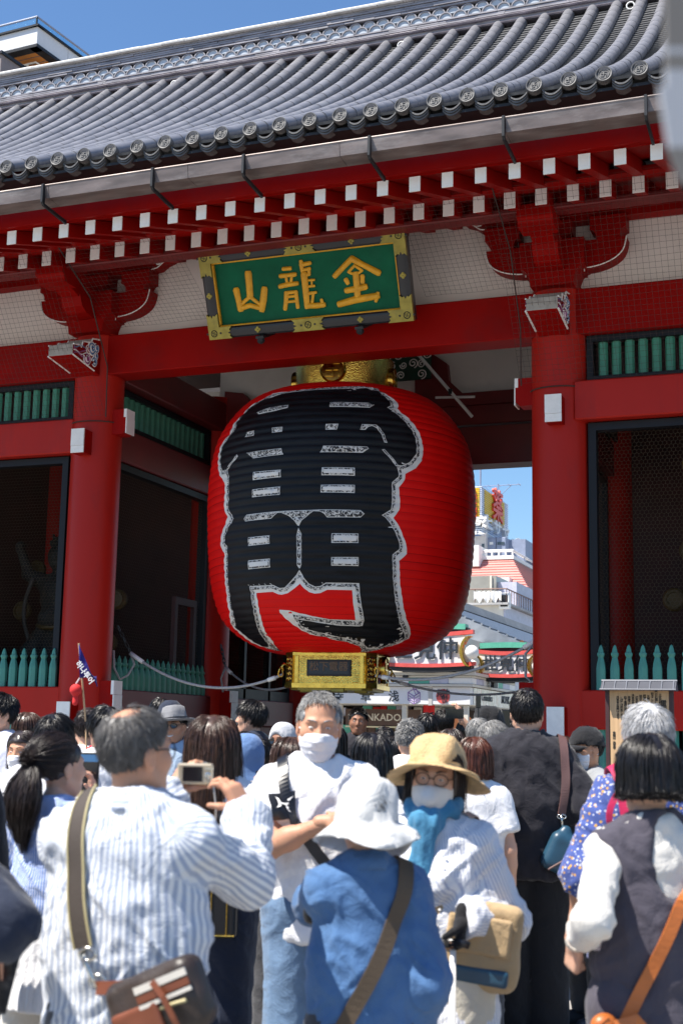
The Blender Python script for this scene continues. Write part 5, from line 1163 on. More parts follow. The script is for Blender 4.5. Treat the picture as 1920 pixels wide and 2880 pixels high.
for i in range(3): MB().bb((wz_[0] - 2.45 + i * .85, YP - 2.93, wz_[2] - 1.35), (wz_[0] - 1.75 + i * .85, YP - 2.9, wz_[2] - .25)).build('window', M['glass'], pk)
h0, h1 = P(J, 600, 1300, YP + 3), P(J, 905, 1300, YP + 3)
ph_ = MB().bb((h0[0], YP + 3, zt_), (h1[0], YP + 9, h0[2]), bev=.03).build('penthouse', M['pent'], pk); MB().bb((h1[0], YP + 4.0, zt_), (h1[0] + 1.0, YP + 8, P(J, 975, 1330, YP + 4)[2])).build('penthouse', M['pent'], pk)
for x0, x1 in ((650, 705), (775, 885)):
    u, v = P(J, x0, 1370, YP + 3), P(J, x1, 1410, YP + 3); MB().bb((u[0], YP + 2.96, v[2]), (v[0], YP + 3.0, u[2])).build('vent_window', M['white'] if x0 < 700 else M['glass'], ph_)
MB().bb((P(J, 752, 1300, YP + 3)[0], YP + 2.97, zt_), (P(J, 757, 1300, YP + 3)[0], YP + 3.0, h0[2])).build('panel_joint', M['iron'], ph_)
tw0, tw1 = P(J, 300, 1280, YP + 2.5), P(J, 590, 1280, YP + 2.5); two = MB().bb((tw0[0], YP + 2.5, zt_), (tw1[0], YP + 9, tw0[2] + .2)).build('stair_tower', M['pent2'], pk)
u, v = P(J, 530, 1400, YP + 2.5), P(J, 568, 1560, YP + 2.5); MB().bb((u[0], YP + 2.45, v[2]), (v[0], YP + 2.5, u[2])).build('window', M['glass'], two)
u, v = P(J, 405, 1420, YP - 1), P(J, 480, 1750, YP - 1); MB().bb((u[0] - .4, YP - 1, v[2]), (v[0], YP + 1, u[2])).build('vent_duct', M['white'], pk)
rr2 = MB(); zr = P(J, 900, 1495, YP)[2]
rw = empty('roof_railing', (0, 0, 0), 0, pk)
for z in (zr, (zr + zt_) / 2 + .2, zt_ + .55): MB().tube([(t0[0], YP, z), (t1[0], YP, z), (t1[0], YP + 12, z)], .05, 5).build('rail_bar', M['white'], rw)
for x in np.linspace(t0[0] + .3, t1[0], 5): MB().tube([(x, YP, zt_), (x, YP, zr)], .06, 5).build('rail_post', M['white'], rw)
for y in (3, 6, 9, 12): MB().tube([(t1[0], YP + y, zt_), (t1[0], YP + y, zr)], .06, 5).build('rail_post', M['pent'], rw)
for dx, y in ((.3, 5.0), (-.2, 5.6)): MB().tube([(t1[0] + dx + 1.0, YP + y, zt_), (t1[0] + dx + 1.0, YP + y, zt_ + 2.6)], .06, 5).build('rail_post', M['pent'], rw)
dsh = empty('satellite_dish', P(J, 1080, 1360, YP + 5), label='white round satellite dish on the roof of the pink building', cat='satellite dish')
db = MB().lathe([(.0005, .0), (.3, .05), (.52, .14), (.62, .22), (.60, .23), (.3, .07), (.0005, .02)], 20, axis='y', cap=False).build('dish', M['white'], dsh, True); db.rotation_euler = (.5, 0, .7)
dsh.scale = (.42,) * 3; MB().tube([(0, .1, 0), (.1, .3, -.8), (.1, .3, -4.5)], .12, 6).build('mast', M['pent'], dsh); MB().tube([(0, 0, 0), (-.5, -.8, .3)], .03, 5).build('feed_arm', M['iron'], dsh)
# rooftop billboard
bb_ = empty('rooftop_billboard', (0, 0, 0), label='blue and white louvred billboard with a red character on yellow above the pink building', cat='billboard')
cB = P(J, 525, 480, YP + 2.0); xB = cB[0]; zB1 = cB[2]; zB0 = P(J, 525, 1250, YP + 2.0)[2]; yB = YP + 2.0
far = at_x(*J(945, 960), xB)[1]
MB().bb((xB - 9, yB + .15, zB0), (xB - .15, far, zB1 - .05)).build('billboard_core', mat('blue_backing', (.05, .17, .40), .6), bb_)
lo_ = mat('pale_louvre', (.66, .74, .86), .5); 
nl = 24
for i in range(nl):
    z = zB0 + (zB1 - zB0) * (i + .2) / nl; h = (zB1 - zB0) / nl * .55
    MB().bb((xB - 9, yB, z), (xB, yB + .14, z + h)).build('louvre', lo_, bb_); MB().bb((xB - .14, yB + .14, z), (xB, far, z + h)).build('louvre', lo_, bb_)
ye = mat('yellow_panel', (.80, .52, .02), .5); rc_ = mat('red_orange_character', (.75, .07, .035), .45)
u, v = at_x(*J(580, 540), xB + .05), at_x(*J(890, 1090), xB + .05); ztp, zbt = u[2], at_x(*J(580, 945), xB + .05)[2]
for i in range(nl):
    z = zB0 + (zB1 - zB0) * (i + .2) / nl; h = (zB1 - zB0) / nl * .6
    if zbt < z < ztp: MB().bb((xB + .003, u[1], z - .01), (xB + .04, v[1], z + h)).build('yellow_slat', ye, bb_)
MB().bb((xB + .004, u[1], zbt - .25), (xB + .05, v[1], zbt)).build('yellow_slat', ye, bb_)
yk0, yk1 = at_x(*J(690, 800), xB + .1)[1], at_x(*J(828, 800), xB + .1)[1]; hk = ztp - zbt + .5
lk_ = link('lettering', text_mesh('薬', 1.0, rc_, .12, .012), bb_, (xB + .12, (yk0 + yk1) / 2 + .2, (ztp + zbt) / 2 + .1), (0, 0, PI / 2), ((yk1 - yk0) * 1.18, 1, hk * 1.05))
yt0, yt1 = at_x(*J(560, 1100), xB + .1)[1], at_x(*J(940, 1200), xB + .1)[1]; zt0_ = at_x(*J(640, 990), xB)[2]; zt1_ = at_x(*J(640, 1230), xB)[2]
link('lettering', text_mesh('ヒサヤ', 1.0, M['white'], .25, .02), bb_, (xB + .1, (yt0 + yt1) / 2, (zt0_ + zt1_) / 2), (0, 0, PI / 2), ((yt1 - yt0) / 2.9, 1, (zt0_ - zt1_) * 1.05))
u, v = P(J, 300, 540, yB), P(J, 492, 1065, yB)
for i in range(nl):
    z = zB0 + (zB1 - zB0) * (i + .2) / nl; h = (zB1 - zB0) / nl * .6
    if v[2] < z < u[2]: MB().bb((u[0], yB - .04, z - .01), (v[0], yB - .003, z + h)).build('yellow_slat', ye, bb_)
link('lettering', text_mesh('ヒサヤ薬局', (u[2] - v[2]) / 4.6, rc_, .1, .03, vertical=True), bb_, ((v[0] + P(J, 430, 600, yB)[0]) / 2 - .25, yB - .1, (u[2] + v[2]) / 2))
link('lettering', text_mesh('薬', 1.2, M['white'], .1, .03), bb_, (P(J, 470, 1130, yB)[0], yB - .1, P(J, 470, 1130, yB)[2]))
an = empty('rooftop_antenna', (xB, yB + 4.6, zB1), label='thin tv antenna standing on the billboard', cat='antenna'); 
za = at_y(*J(785, 455), yB + 4.6); 
an.location = (za[0], yB + 4.6, zB1 - .2); H = za[2] - zB1 + .2
MB().tube([(0, 0, 0), (0, 0, H)], .05, 5).build('mast', M['pent'], an); MB().tube([(-3, 0, H - .1), (1.5, 0, H - .1)], .025, 4).build('boom', M['pent'], an)
for x in np.linspace(-2.6, 1.4, 7): MB().tube([(x, -.4, H - .1), (x, .4, H - .1)], .02, 4).build('element', M['pent'], an)
for s in (-1, 1): MB().tube([(0, 0, H - .9), (s * .9, 0, H - .1)], .02, 4).build('stay', M['pent'], an)
pm_ = P(J, 507, 200, yB + .5); tag(MB().tube([(pm_[0], yB + .5, zB1 - .2), (pm_[0], yB + .5, pm_[2] + 1)], .06, 6).build('lightning_rod', M['pent']), 'tall thin lightning rod at the corner of the billboard', 'rod')

# ================================================================== modern building at the upper left
mb_ = empty('modern_building', (0, 0, 0), label='modern white panelled building with glass rail and wooden soffit above the ridge', cat='building')
YM = 38.0
def Kc(x, y): return (x / 4.9 / K_, y / 4.9 / K_)
cz1 = at_y(*Kc(520, 360), YM); Zt = cz1[2]; Zb = at_y(*Kc(498, 612), YM)[2] ; Cx = cz1[0]
A1 = at_h(*Kc(0, 492), Zt); dl = np.array((A1 - cz1)[:2]); dl /= np.linalg.norm(dl); B1 = at_h(*Kc(1112, 795), Zt); dr_ = np.array((B1 - cz1)[:2]); dr_ /= np.linalg.norm(dr_)
M['panel'] = mat('white_cladding_panel', (.66, .66, .67), .4, var=.03); M['soffit'] = mat('orange_wood_soffit', (.62, .24, .05), .5, var=.12, vs=2, stretch=(1, 12, 1)); M['brownp'] = mat('brown_grey_panel', (.22, .18, .17), .5)
m_glass = mat('blue_balustrade_glass', (.55, .82, .95), .03, var=.02); N_, L_, B_ = shade_nodes(m_glass); B_.inputs['Transmission Weight'].default_value = .93; B_.inputs['IOR'].default_value = 1.05
o2 = np.array((Cx, YM)); 
def quad_wall(name, p, q, z0, z1, t, m, par=mb_, inward=None):
    p, q = np.array(p), np.array(q); d = q - p; d /= np.linalg.norm(d); n = np.array((-d[1], d[0])); 
    if inward is not None and n @ (np.array(inward) - p) < 0: n = -n
    pts = [p, q, q + n * t, p + n * t]; return MB().prism([tuple(x) for x in pts], z0, z1, 'z').build(name, m, par)
inn = o2 + dl * 5 + dr_ * 5
for i in range(6): quad_wall('cladding_panel', o2 + dl * (i * 2.45 + .0), o2 + dl * (i * 2.45 + 2.43), Zb, Zt, .2, M['panel'], inward=inn)
for i in range(7): quad_wall('cladding_panel', o2 + dr_ * (i * 2.45 + .01), o2 + dr_ * (i * 2.45 + 2.43), Zb, Zt, .2, M['panel'], inward=inn)
edge_o = -(dl + dr_) * .12
for nm, z0, z1, t in (('roof_edge', Zt, Zt + .10, .5), ('soffit_edge', Zb - .16, Zb, .5)):
    quad_wall(nm, o2 + edge_o, o2 + edge_o + dl * 15, z0, z1, t, M['iron'], inward=inn); quad_wall(nm, o2 + edge_o, o2 + edge_o + dr_ * 17, z0, z1, t, M['iron'], inward=inn)
gz = at_y(*Kc(480, 205), YM)[2]
for k_, (d, n) in enumerate(((dl, 3), (dr_, 4))):
    for i in range(n): quad_wall('glass_pane', o2 + dl * .5 * (k_ == 1) * 0 + (dr_ if k_ == 0 else dl) * .55 + d * (i * 4.2 + .5), o2 + (dr_ if k_ == 0 else dl) * .55 + d * (i * 4.2 + 4.65), Zt + .1, gz + .25, .03, m_glass, inward=inn)
g0 = o2 + (dl + dr_) * .55
MB().tube([(*(g0 + dl * 13), gz + .3), (*g0, gz + .3), (*(g0 + dr_ * 17), gz + .3)], .06, 6).build('handrail', M['pent'], mb_); MB().tube([(*g0, Zt), (*g0, gz + .3)], .05, 5).build('corner_post', M['iron'], mb_)
so_ = [o2 + (dl + dr_) * .1, o2 + dl * 15 + dr_ * .1, o2 + dl * 15 + dr_ * 15, o2 + dr_ * 15 + dl * .1]; MB().prism([tuple(x) for x in so_], Zb - .06, Zb + .0, 'z').build('wood_soffit', M['soffit'], mb_)
sl_ = o2 + dl * 3.5 + dr_ * 3.5
for i in range(14): MB().prism([tuple(sl_ * 0 + o2 + dl * .3 + dr_ * (.3 + i * .55)), tuple(o2 + dl * 15 + dr_ * (.3 + i * .55)), tuple(o2 + dl * 15 + dr_ * (.35 + i * .55)), tuple(o2 + dl * .3 + dr_ * (.35 + i * .55))], Zb - .075, Zb - .065, 'z').build('soffit_groove', M['brownp'], mb_)
iw = o2 + dl * 3.2 + dr_ * 3.2; quad_wall('inner_wall', iw, iw + dl * 12, 3, Zb - .2, .3, M['brownp'], inward=iw + dl * 5 + dr_ * 5); quad_wall('inner_wall', iw, iw + dr_ * 12, 3, Zb - .2, .3, M['soffit'], inward=iw + dl * 5 + dr_ * 5)
lb0 = at_y(*Kc(0, 735), YM - 1)
q0 = np.array((at_y(*Kc(20, 740), YM - 2)[0], YM - 2)); zq = at_y(*Kc(20, 740), YM - 2)[2]
for i in range(5): quad_wall('lower_panel', q0 + dr_ * (i * 1.8), q0 + dr_ * (i * 1.8 + 1.78), 3, zq, .3, M['brownp'], inward=q0 + dl * 3)
quad_wall('lower_panel', q0, q0 + dl * 9, 3, zq, .3, M['brownp'], inward=q0 + dr_ * 3); quad_wall('roof_edge', q0 - (dl + dr_) * .1, q0 - (dl + dr_) * .1 + dr_ * 9.2, zq, zq + .15, .4, M['iron'], inward=q0 + dl * 3)
hr = at_y(*Kc(490, 850), YM + 1); hl = at_y(*Kc(280, 905), YM + 1); MB().tube([hl, hr, hr + np.array((*(dr_ * 2.5), 0))], .05, 6).build('terrace_rail', M['white'], mb_); MB().tube([hr + np.array((*(dl * .5), 0)), hr + np.array((*(dl * .5), -1.2))], .05, 6).build('terrace_rail_post', M['white'], mb_)

# ================================================================== hanging banner arm close to the lens (out-of-focus strip at the upper right)
bn0 = at_z(1533, 0, .95)
bn = empty('banner_post', (bn0[0] + .30, bn0[1] + .1, 0), label='blurred grey hanging banner with pale bands at the upper right edge', cat='banner')
o = np.array((bn0[0] + .30, bn0[1] + .1, 0)); Rt = np.array(AX[0]); M['bgrey'] = mat('brown_grey_canvas', (.20, .185, .17), .8); M['bpale'] = mat('pale_canvas_band', (.44, .45, .48), .8)
MB().tube([(0, 0, 0), (0, 0, 2.35)], .02, 8).build('pole', M['pent'], bn); top = at_z(1533, -60, .95) - o; MB().tube([(0, 0, 2.3), tuple(top + Rt * .02)], .01, 6).build('arm', M['pent'], bn)
lean = lambda py: 1527 + (py / 470) * 10
prev = None
for k_, (y0, y1, m) in enumerate(((-70, 108, 'bgrey'), (108, 122, 'bpale'), (122, 158, 'bgrey'), (158, 196, 'bpale'), (196, 338, 'bpale'), (338, 420, 'bgrey'))):
    p0, p1 = at_z(lean(y0) if y1 < 330 else lean(y0) + (y0 - 330) * .12, y0, .95) - o, at_z(lean(y1) if y1 < 330 else lean(y1) + (y1 - 330) * .32, y1, .95) - o
    b = MB(); q = [p0, p0 + Rt * .11, p1 + Rt * .11, p1]; nv = np.array(AX[2]) * .006; b.add(q + [x + nv for x in q], [(0, 3, 2, 1), (4, 5, 6, 7), (0, 1, 5, 4), (1, 2, 6, 5), (2, 3, 7, 6), (3, 0, 4, 7)]); b.build('banner_band', M[m], bn)
# ================================================================== people
def rotz(a): c, s = math.cos(a), math.sin(a); return np.array(((c, -s, 0), (s, c, 0), (0, 0, 1.)))
def rotx(a): c, s = math.cos(a), math.sin(a); return np.array(((1, 0, 0), (0, c, -s), (0, s, c)))
def roty(a): c, s = math.cos(a), math.sin(a); return np.array(((c, 0, s), (0, 1, 0), (-s, 0, c)))
def unit(v): v = np.array(v, float); return v / (np.linalg.norm(v) + 1e-12)
class Prims(list):
    def cone(s, a, b, ra, rb, k=.03, flat=(1, 1, 1), clip=None, sub=False): s.append(('c', np.array(a, float), np.array(b, float), ra, rb, k, flat, clip, sub)); return s
    def ell(s, c, r, k=.02, M3=None, sub=False, clip=None): s.append(('e', np.array(c, float), np.array(r, float), k, M3, sub, clip)); return s
    def box(s, c, r, rad=.01, k=.01, M3=None, sub=False): s.append(('b', np.array(c, float), np.array(r, float), rad, k, M3, sub)); return s
    def field(s, h, lo=None, hi=None):
        L, Hh = np.full(3, 9.), np.full(3, -9.)
        for p in s:
            if p[-1] is True: continue
            if p[0] == 'c':
                m = max(p[3], p[4]) * np.array(p[6]) ; L = np.minimum(L, np.minimum(p[1], p[2]) - m); Hh = np.maximum(Hh, np.maximum(p[1], p[2]) + m)
            elif p[0] == 'e':
                if p[5]: continue
                m = p[2].max() if p[4] is not None else p[2]; L = np.minimum(L, p[1] - m); Hh = np.maximum(Hh, p[1] + m)
            else:
                m = np.linalg.norm(p[2]); L = np.minimum(L, p[1] - m); Hh = np.maximum(Hh, p[1] + m)
        L -= 3 * h + .02; Hh += 3 * h + .02
        if lo is not None: L = np.maximum(L, lo)
        if hi is not None: Hh = np.minimum(Hh, hi)
        f = Field(L, Hh, h)
        for p in s:
            if p[0] == 'c': f.cone(*p[1:])
            elif p[0] == 'e': f.ell(p[1], p[2], p[3], p[4], p[5], p[6])
            else: f.box(*p[1:])
        return f
def ik(S_, T, l1, l2, pole):
    d = T - S_; D = min(np.linalg.norm(d), l1 + l2 - .006); u = unit(d); a = (l1 * l1 - l2 * l2 + D * D) / (2 * D); h = math.sqrt(max(0, l1 * l1 - a * a)); p = unit(pole); p = unit(p - u * (p @ u))
    return S_ + u * a + p * h, S_ + u * D
def hand_prims(P, W, d, n, side, pose='relaxed', sc=1.0):
    d = unit(d); n = unit(np.array(n) - d * (np.array(n) @ d)); t = np.cross(d, n) * (1 if side > 0 else -1)     # t points to the thumb side
    k = .004
    P.cone(W - d * .03, W + d * .01, .026 * sc, .026 * sc, .01); P.box(W + d * .05 * sc, np.array((.038, .045, .0145)) * sc, .012 * sc, .014, np.stack([t, d, n], 1))
    P.ell(W + d * .025 + t * .018 + n * .008, (.02 * sc,) * 3, .012)
    curls = {'relaxed': (.30, .45, .35), 'grip': (1.05, 1.25, .7), 'hold': (.35, .9, .6), 'flat': (.1, .1, .1), 'fist': (1.35, 1.5, 1.0)}[pose]
    for i, (o, L, r) in enumerate(((.030, .070, .0086), (.0105, .078, .0090), (-.0095, .073, .0086), (-.028, .058, .0076))):
        a = W + d * (.093 - .008 * abs(i - 1.2)) * sc + t * o * sc; ang = 0; dd = d + t * (.10 - .065 * i) * (1 if pose != 'fist' else .2)
        for j, f in enumerate((.45, .31, .24)):
            ang += curls[j] * (.9 + .12 * i); v = unit(dd * math.cos(ang) + n * math.sin(ang)); b = a + v * L * f * sc; P.cone(a, b, r * sc * (1 - .07 * j), r * sc * (.94 - .08 * j), k); a = b
    a = W + d * .03 * sc + t * .030 * sc + n * .006; v = unit(d * .62 + t * (.62 if pose != 'fist' else .15) + n * (.35 if pose == 'relaxed' else .6))
    for L, r0, r1, tw in ((.042, .0125, .0105, 0), (.033, .0102, .0085, .35)):
        v = unit(v + n * tw + d * tw * .5 - t * tw * .5); b = a + v * L * sc; P.cone(a, b, r0 * sc, r1 * sc, .006); a = b
    return P
def stripe_mat(name, base, line, pitch, duty=.5, rough=.8, soft=.15, sheen=.2, attr='u', bump=.25):
    m = mat(name, base, rough, var=.06, vs=6, sheen=sheen, bump=bump, bs=220); creases(m); N, L, B = shade_nodes(m); src = B.inputs['Base Color'].links[0].from_socket
    a = N.new('ShaderNodeAttribute'); a.attribute_name = attr; d = N.new('ShaderNodeMath'); d.operation = 'DIVIDE'; d.inputs[1].default_value = pitch; f = N.new('ShaderNodeMath'); f.operation = 'FRACT'
    r = N.new('ShaderNodeValToRGB'); e = r.color_ramp.elements; e[0].position = duty * (1 - soft); e[0].color = (0, 0, 0, 1); e[1].position = duty * (1 + soft); e[1].color = (1, 1, 1, 1)
    mx = N.new('ShaderNodeMix'); mx.data_type = 'RGBA'; L.new(a.outputs['Fac'], d.inputs[0]); L.new(d.outputs[0], f.inputs[0]); L.new(f.outputs[0], r.inputs[0]); L.new(r.outputs[0], mx.inputs[0]); L.new(src, mx.inputs[6]); mx.inputs[7].default_value = tuple(line) + (1,); L.new(mx.outputs[2], B.inputs['Base Color']); return m
def cloth(name, c, rough=.85, var=.08, **k):
    m = mat(name, c, rough, var=var, vs=7, bump=.25, bs=260, sheen=.15, spec=.25, **k); creases(m); return m
def creases(m):                          # soft folds too small for the mesh
    N, L, B = shade_nodes(m); co = N.new('ShaderNodeTexCoord'); n = N.new('ShaderNodeTexNoise'); n.inputs['Scale'].default_value = 13; n.inputs['Detail'].default_value = 3; n.inputs['Distortion'].default_value = 1.6; L.new(co.outputs['Object'], n.inputs['Vector'])
    b = N.new('ShaderNodeBump'); b.inputs['Strength'].default_value = .28; b.inputs['Distance'].default_value = .03; L.new(n.outputs[0], b.inputs['Height']); o = B.inputs['Normal'].links; 
    if o: L.new(o[0].from_socket, b.inputs['Normal'])
    L.new(b.outputs[0], B.inputs['Normal'])
def floral(name):
    m = cloth(name, (.055, .085, .27)); N, L, B = shade_nodes(m); src = B.inputs['Base Color'].links[0].from_socket; co = N.new('ShaderNodeTexCoord')
    for sc, th, col in ((48, .24, (.55, .30, .05, 1)), (62, .24, (.50, .52, .62, 1))):
        v = N.new('ShaderNodeTexVoronoi'); v.inputs['Scale'].default_value = sc; L.new(co.outputs['Object'], v.inputs['Vector']); r = N.new('ShaderNodeValToRGB'); r.color_ramp.elements[0].position = th; r.color_ramp.elements[0].color = (1, 1, 1, 1); r.color_ramp.elements[1].position = th + .04; r.color_ramp.elements[1].color = (0, 0, 0, 1); L.new(v.outputs['Distance'], r.inputs[0])
        mx = N.new('ShaderNodeMix'); mx.data_type = 'RGBA'; L.new(r.outputs[0], mx.inputs[0]); L.new(src, mx.inputs[6]); mx.inputs[7].default_value = col; src = mx.outputs[2]
    L.new(src, B.inputs['Base Color']); return m
def skin(name, c): return mat(name, c, .5, var=.07, vs=14, bump=.08, bs=160, sss=.12, spec=.35, hue2=(c[0] * 1.02, c[1] * .94, c[2] * .92))
M['skin_tan'] = skin('tanned_skin', (.50, .265, .165)); M['skin'] = skin('light_skin', (.58, .345, .24)); M['skin_dk'] = skin('brown_skin', (.26, .125, .075))
def hairmat(name, c, rough=.34): return mat(name, c, rough, var=.35, vs=30, spec=.55)
M['h_black'] = hairmat('black_hair', (.009, .007, .007)); M['h_brown'] = hairmat('brown_hair', (.055, .026, .016)); M['h_red'] = hairmat('reddish_brown_hair', (.085, .025, .012)); M['h_grey'] = hairmat('grey_hair', (.22, .215, .21), .45); M['h_white'] = hairmat('silver_hair', (.46, .46, .47), .42); M['h_salt'] = hairmat('salt_and_pepper_hair', (.10, .095, .092), .45); M['h_dkbrown'] = hairmat('dark_brown_hair', (.022, .013, .011))
M['eye_w'] = mat('eye_white', (.75, .73, .70), .25); M['eye_d'] = mat('dark_iris', (.02, .012, .008), .15); M['lens'] = mat('dark_sunglass_lens', (.008, .008, .01), .08, spec=.8); M['maskw'] = cloth('white_face_mask', (.74, .73, .76)); M['lip'] = skin('lips', (.42, .15, .12))
HCAP = np.array((.079, .097, .094)); HC0 = np.array((0, -.012, .03))
def hair_thr(u, style):
    y = u[:, 1]; xs = [-1, -.5, -.15, .25, .6, .85, 1]
    t = {'short': [-.62, -.55, -.25, .22, .52, .68, .72], 'buzz': [-.62, -.55, -.2, .25, .5, .66, .7]}.get(style, [-.8, -.8, -.75, -.25, .42, .66, .7])
    return np.interp(y, xs, t)
def make_hair(style, lod, mat_, parent, M3, HC, s, length=.1, bald=0, seed=0, part=0, recede=0, name='hair', width=1.0, bob=-.105):
    r = np.random.default_rng(seed + 5); Nn = {0: 3400, 1: 1500, 2: 420, 3: 200}[lod]
    if style in ('short', 'buzz'): Nn = int(Nn * 1.15)
    i = np.arange(Nn * 2) + .5; ph = np.arccos(1 - 2 * i / (Nn * 2)); th = PI * (1 + 5 ** .5) * i
    u = np.c_[np.cos(th) * np.sin(ph), np.sin(th) * np.sin(ph), np.cos(ph)] + r.normal(0, .05, (Nn * 2, 3)); u /= np.linalg.norm(u, axis=1)[:, None]
    u = u[u[:, 2] > hair_thr(u, style) + recede * np.clip(u[:, 1] * 1.5, 0, 1) + r.normal(0, .03, len(u))]
    if bald: u = u[(u @ unit((0, -.35, 1)) < math.cos(bald)) | (r.random(len(u)) < .10)]
    E = HCAP * 1.0; p = HC0 + u * E; n_steps = {'short': 4, 'buzz': 3, 'bob': 9, 'long': 13, 'pony': 7}[style]; pts = [p.copy()]
    whorl = unit((.1, -.55, .85)); ext = {'bob': bob, 'long': -length, 'pony': 0}.get(style, 0)
    T = np.array((0, -.118, .035)); jit = r.normal(0, 1, (len(p), 3))
    L = {'short': length, 'buzz': .02, 'bob': .30, 'long': length + .22, 'pony': .3}[style] * r.uniform(.75, 1.15, len(p)); zend = (ext if style == 'bob' else -length) + r.normal(0, .006 if style == 'bob' else .015, len(p)) if style in ('bob', 'long') else None
    tilt = r.normal(0, .10, len(p)); layer = r.uniform(1.02, {'short': 1.055, 'buzz': 1.03, 'bob': 1.09}.get(style, 1.10), len(p)); layer = np.where(r.random(len(p)) < .03, layer * 1.05, layer)
    for k in range(n_steps):
        q = (p - HC0) / E; nrm = q / E; nrm /= np.linalg.norm(nrm, axis=1)[:, None]
        if style in ('short', 'buzz'):
            fl = q - whorl; fl = fl + np.c_[part * np.sign(q[:, 0] + .02), np.zeros(len(q)), -.5 * np.ones(len(q))]; fl = fl - nrm * (fl * nrm).sum(1)[:, None]; fl /= np.linalg.norm(fl, axis=1)[:, None] + 1e-9; d = fl + nrm * (.10 if style == 'short' else .9) + jit * (.10 if style == 'short' else .16)
        elif style == 'pony':
            d = T - p; d = d - nrm * (d * nrm).sum(1)[:, None]; dl = np.linalg.norm(T - p, axis=1)[:, None]; d = d / (np.linalg.norm(d, axis=1)[:, None] + 1e-9) * np.minimum(1, dl / .03) + jit * .02
        else:
            front = np.clip(q[:, 1] * 1.6, 0, 1)[:, None]; side = np.sign(q[:, 0] + part)[:, None]
            d = np.array((0, 0, -1.)) * np.ones((len(p), 1)) + front * np.c_[side * 1.5, -.8 * np.ones((len(p), 1)), .25 * np.ones((len(p), 1))] * (p[:, 2:3] > -.01)
            top = np.clip(q[:, 2] - .5, 0, 1)[:, None]; d = d + top * np.c_[q[:, 0] * 1.5 + .6 * side[:, 0], q[:, 1] * 1.5 - .3, np.zeros(len(p))]
            hang = (p[:, 2] < HC0[2] - .02)[:, None]; t_ = d - nrm * (d * nrm).sum(1)[:, None]; d = np.where(hang, np.array((0, 0, -1.)) + jit * .04, t_ + jit * .03); d /= np.linalg.norm(d, axis=1)[:, None] + 1e-9
        p = p + d * (L / n_steps)[:, None]
        q = (p - HC0) / E
        if style in ('bob', 'long'):
            low = q[:, 2] < 0; q2 = q.copy(); fac = (1 + .10 * np.clip(-q[:, 2], 0, 1) - (.22 * np.clip(-q[:, 2] - .9, 0, 1) if style == 'bob' else .0)) * layer * width; q2[low, 2] = 0
            kk = np.linalg.norm(q2, axis=1); tgt = np.where(low, fac, layer); push = np.where(kk < tgt, tgt / (kk + 1e-9), 1)
            if style == 'long': push = np.where(q[:, 2] < -2, np.clip(push, 0, 1.02), push)
            p = HC0 + np.c_[q[:, :2] * push[:, None], np.where(low, q[:, 2], q[:, 2] * push)] * E
            p[:, 2] = np.maximum(p[:, 2], zend); 
            back = (p[:, 2] < -.15); p[back, 1] = np.minimum(p[back, 1], np.where(np.abs(p[back, 0]) < .09, -.075 + tilt[back] * .15, p[back, 1]))
        else:
            kk = np.linalg.norm(q, axis=1); p = HC0 + q * np.where(kk < layer, layer / (kk + 1e-9), 1)[:, None] * E
        pts.append(p.copy())
    tubes = [np.stack(pts, 1)]
    if style == 'pony':
        m = 700 if lod < 2 else 150; a = r.random(m) * 2 * PI; rad = np.sqrt(r.random(m)) * .022; st = T + np.c_[np.cos(a) * rad, -.012 + np.sin(a) * rad * .6, np.zeros(m)]; tt = np.linspace(0, 1, n_steps + 1)
        sw = .038 + .025 * r.random(m); tail = np.stack([st + np.c_[np.cos(a) * sw * math.sin(PI * min(t * 1.15, 1)) * 1.5, -.028 * math.sin(PI * t) - .03 * t + np.sin(a) * sw * math.sin(PI * t) * .8, np.full(m, -length * t) * r.uniform(.82, 1.04, m) * (1 if t else 0)] for t in tt], 1); tubes.append(tail)
    A = np.concatenate(tubes); rr = {0: .0013, 1: .0020, 2: .0042, 3: .0065}[lod] * (1.25 if style in ('long', 'bob') else 1) ; ns = A.shape[1]
    prof = rr * np.interp(np.linspace(0, 1, ns), (0, .7, 1), (1, .8, .15)); ce = r.normal(0, 1, (len(A), 3)); V = []
    ang = np.arange(3) * 2 * PI / 3; T_ = np.gradient(A, axis=1); T_ /= np.linalg.norm(T_, axis=2)[..., None] + 1e-9
    uu = np.cross(T_, np.tile(ce[:, None], (1, ns, 1))); uu /= np.linalg.norm(uu, axis=2)[..., None] + 1e-9; ww = np.cross(T_, uu)
    V = A[:, :, None] + (np.cos(ang)[:, None] * uu[:, :, None] + np.sin(ang)[:, None] * ww[:, :, None]) * prof[None, :, None, None]
    nS = len(A); base = (np.arange(nS)[:, None, None] * ns + np.arange(ns - 1)[None, :, None]) * 3; k3 = np.arange(3)[None, None]; k4 = (k3 + 1) % 3
    Q = np.stack([base + k3, base + k4, base + 3 + k4, base + 3 + k3], -1).reshape(-1, 4); V = V.reshape(-1, 3)
    # solid cap under the strands
    f = Prims()
    cap = 1.035 if style != 'buzz' else 1.02
    f.ell(HC0, HCAP * cap, .01)
    if style in ('bob', 'long'):
        ze = (bob + .015 if style == 'bob' else -length + .03); w_ = .088 * width
        f.cone((0, -.012, .02), (0, -.02, max(ze, -.13)), w_, w_ * .98, .02, (1, 1.12, 1), clip=[((0, 0, ze), (0, 0, -1))])
        if style == 'long' and ze < -.15: f.cone((0, -.075, -.05), (0, -.09, ze), .075, .05, .03, (1, .42, 1))
        f.box((0, .09, -.09), (.068, .085, .145), .03, .02, sub=True)
        f.ell((0, .01, -.15), (.05, .06, .12), .01, sub=True)
    else:
        f.ell((0, .085, -.055), (.10, .085, .12), .015, sub=True); f.box((0, -.02, -.135), (.2, .2, .075 if style != 'pony' else .07), .01, .02, sub=True)
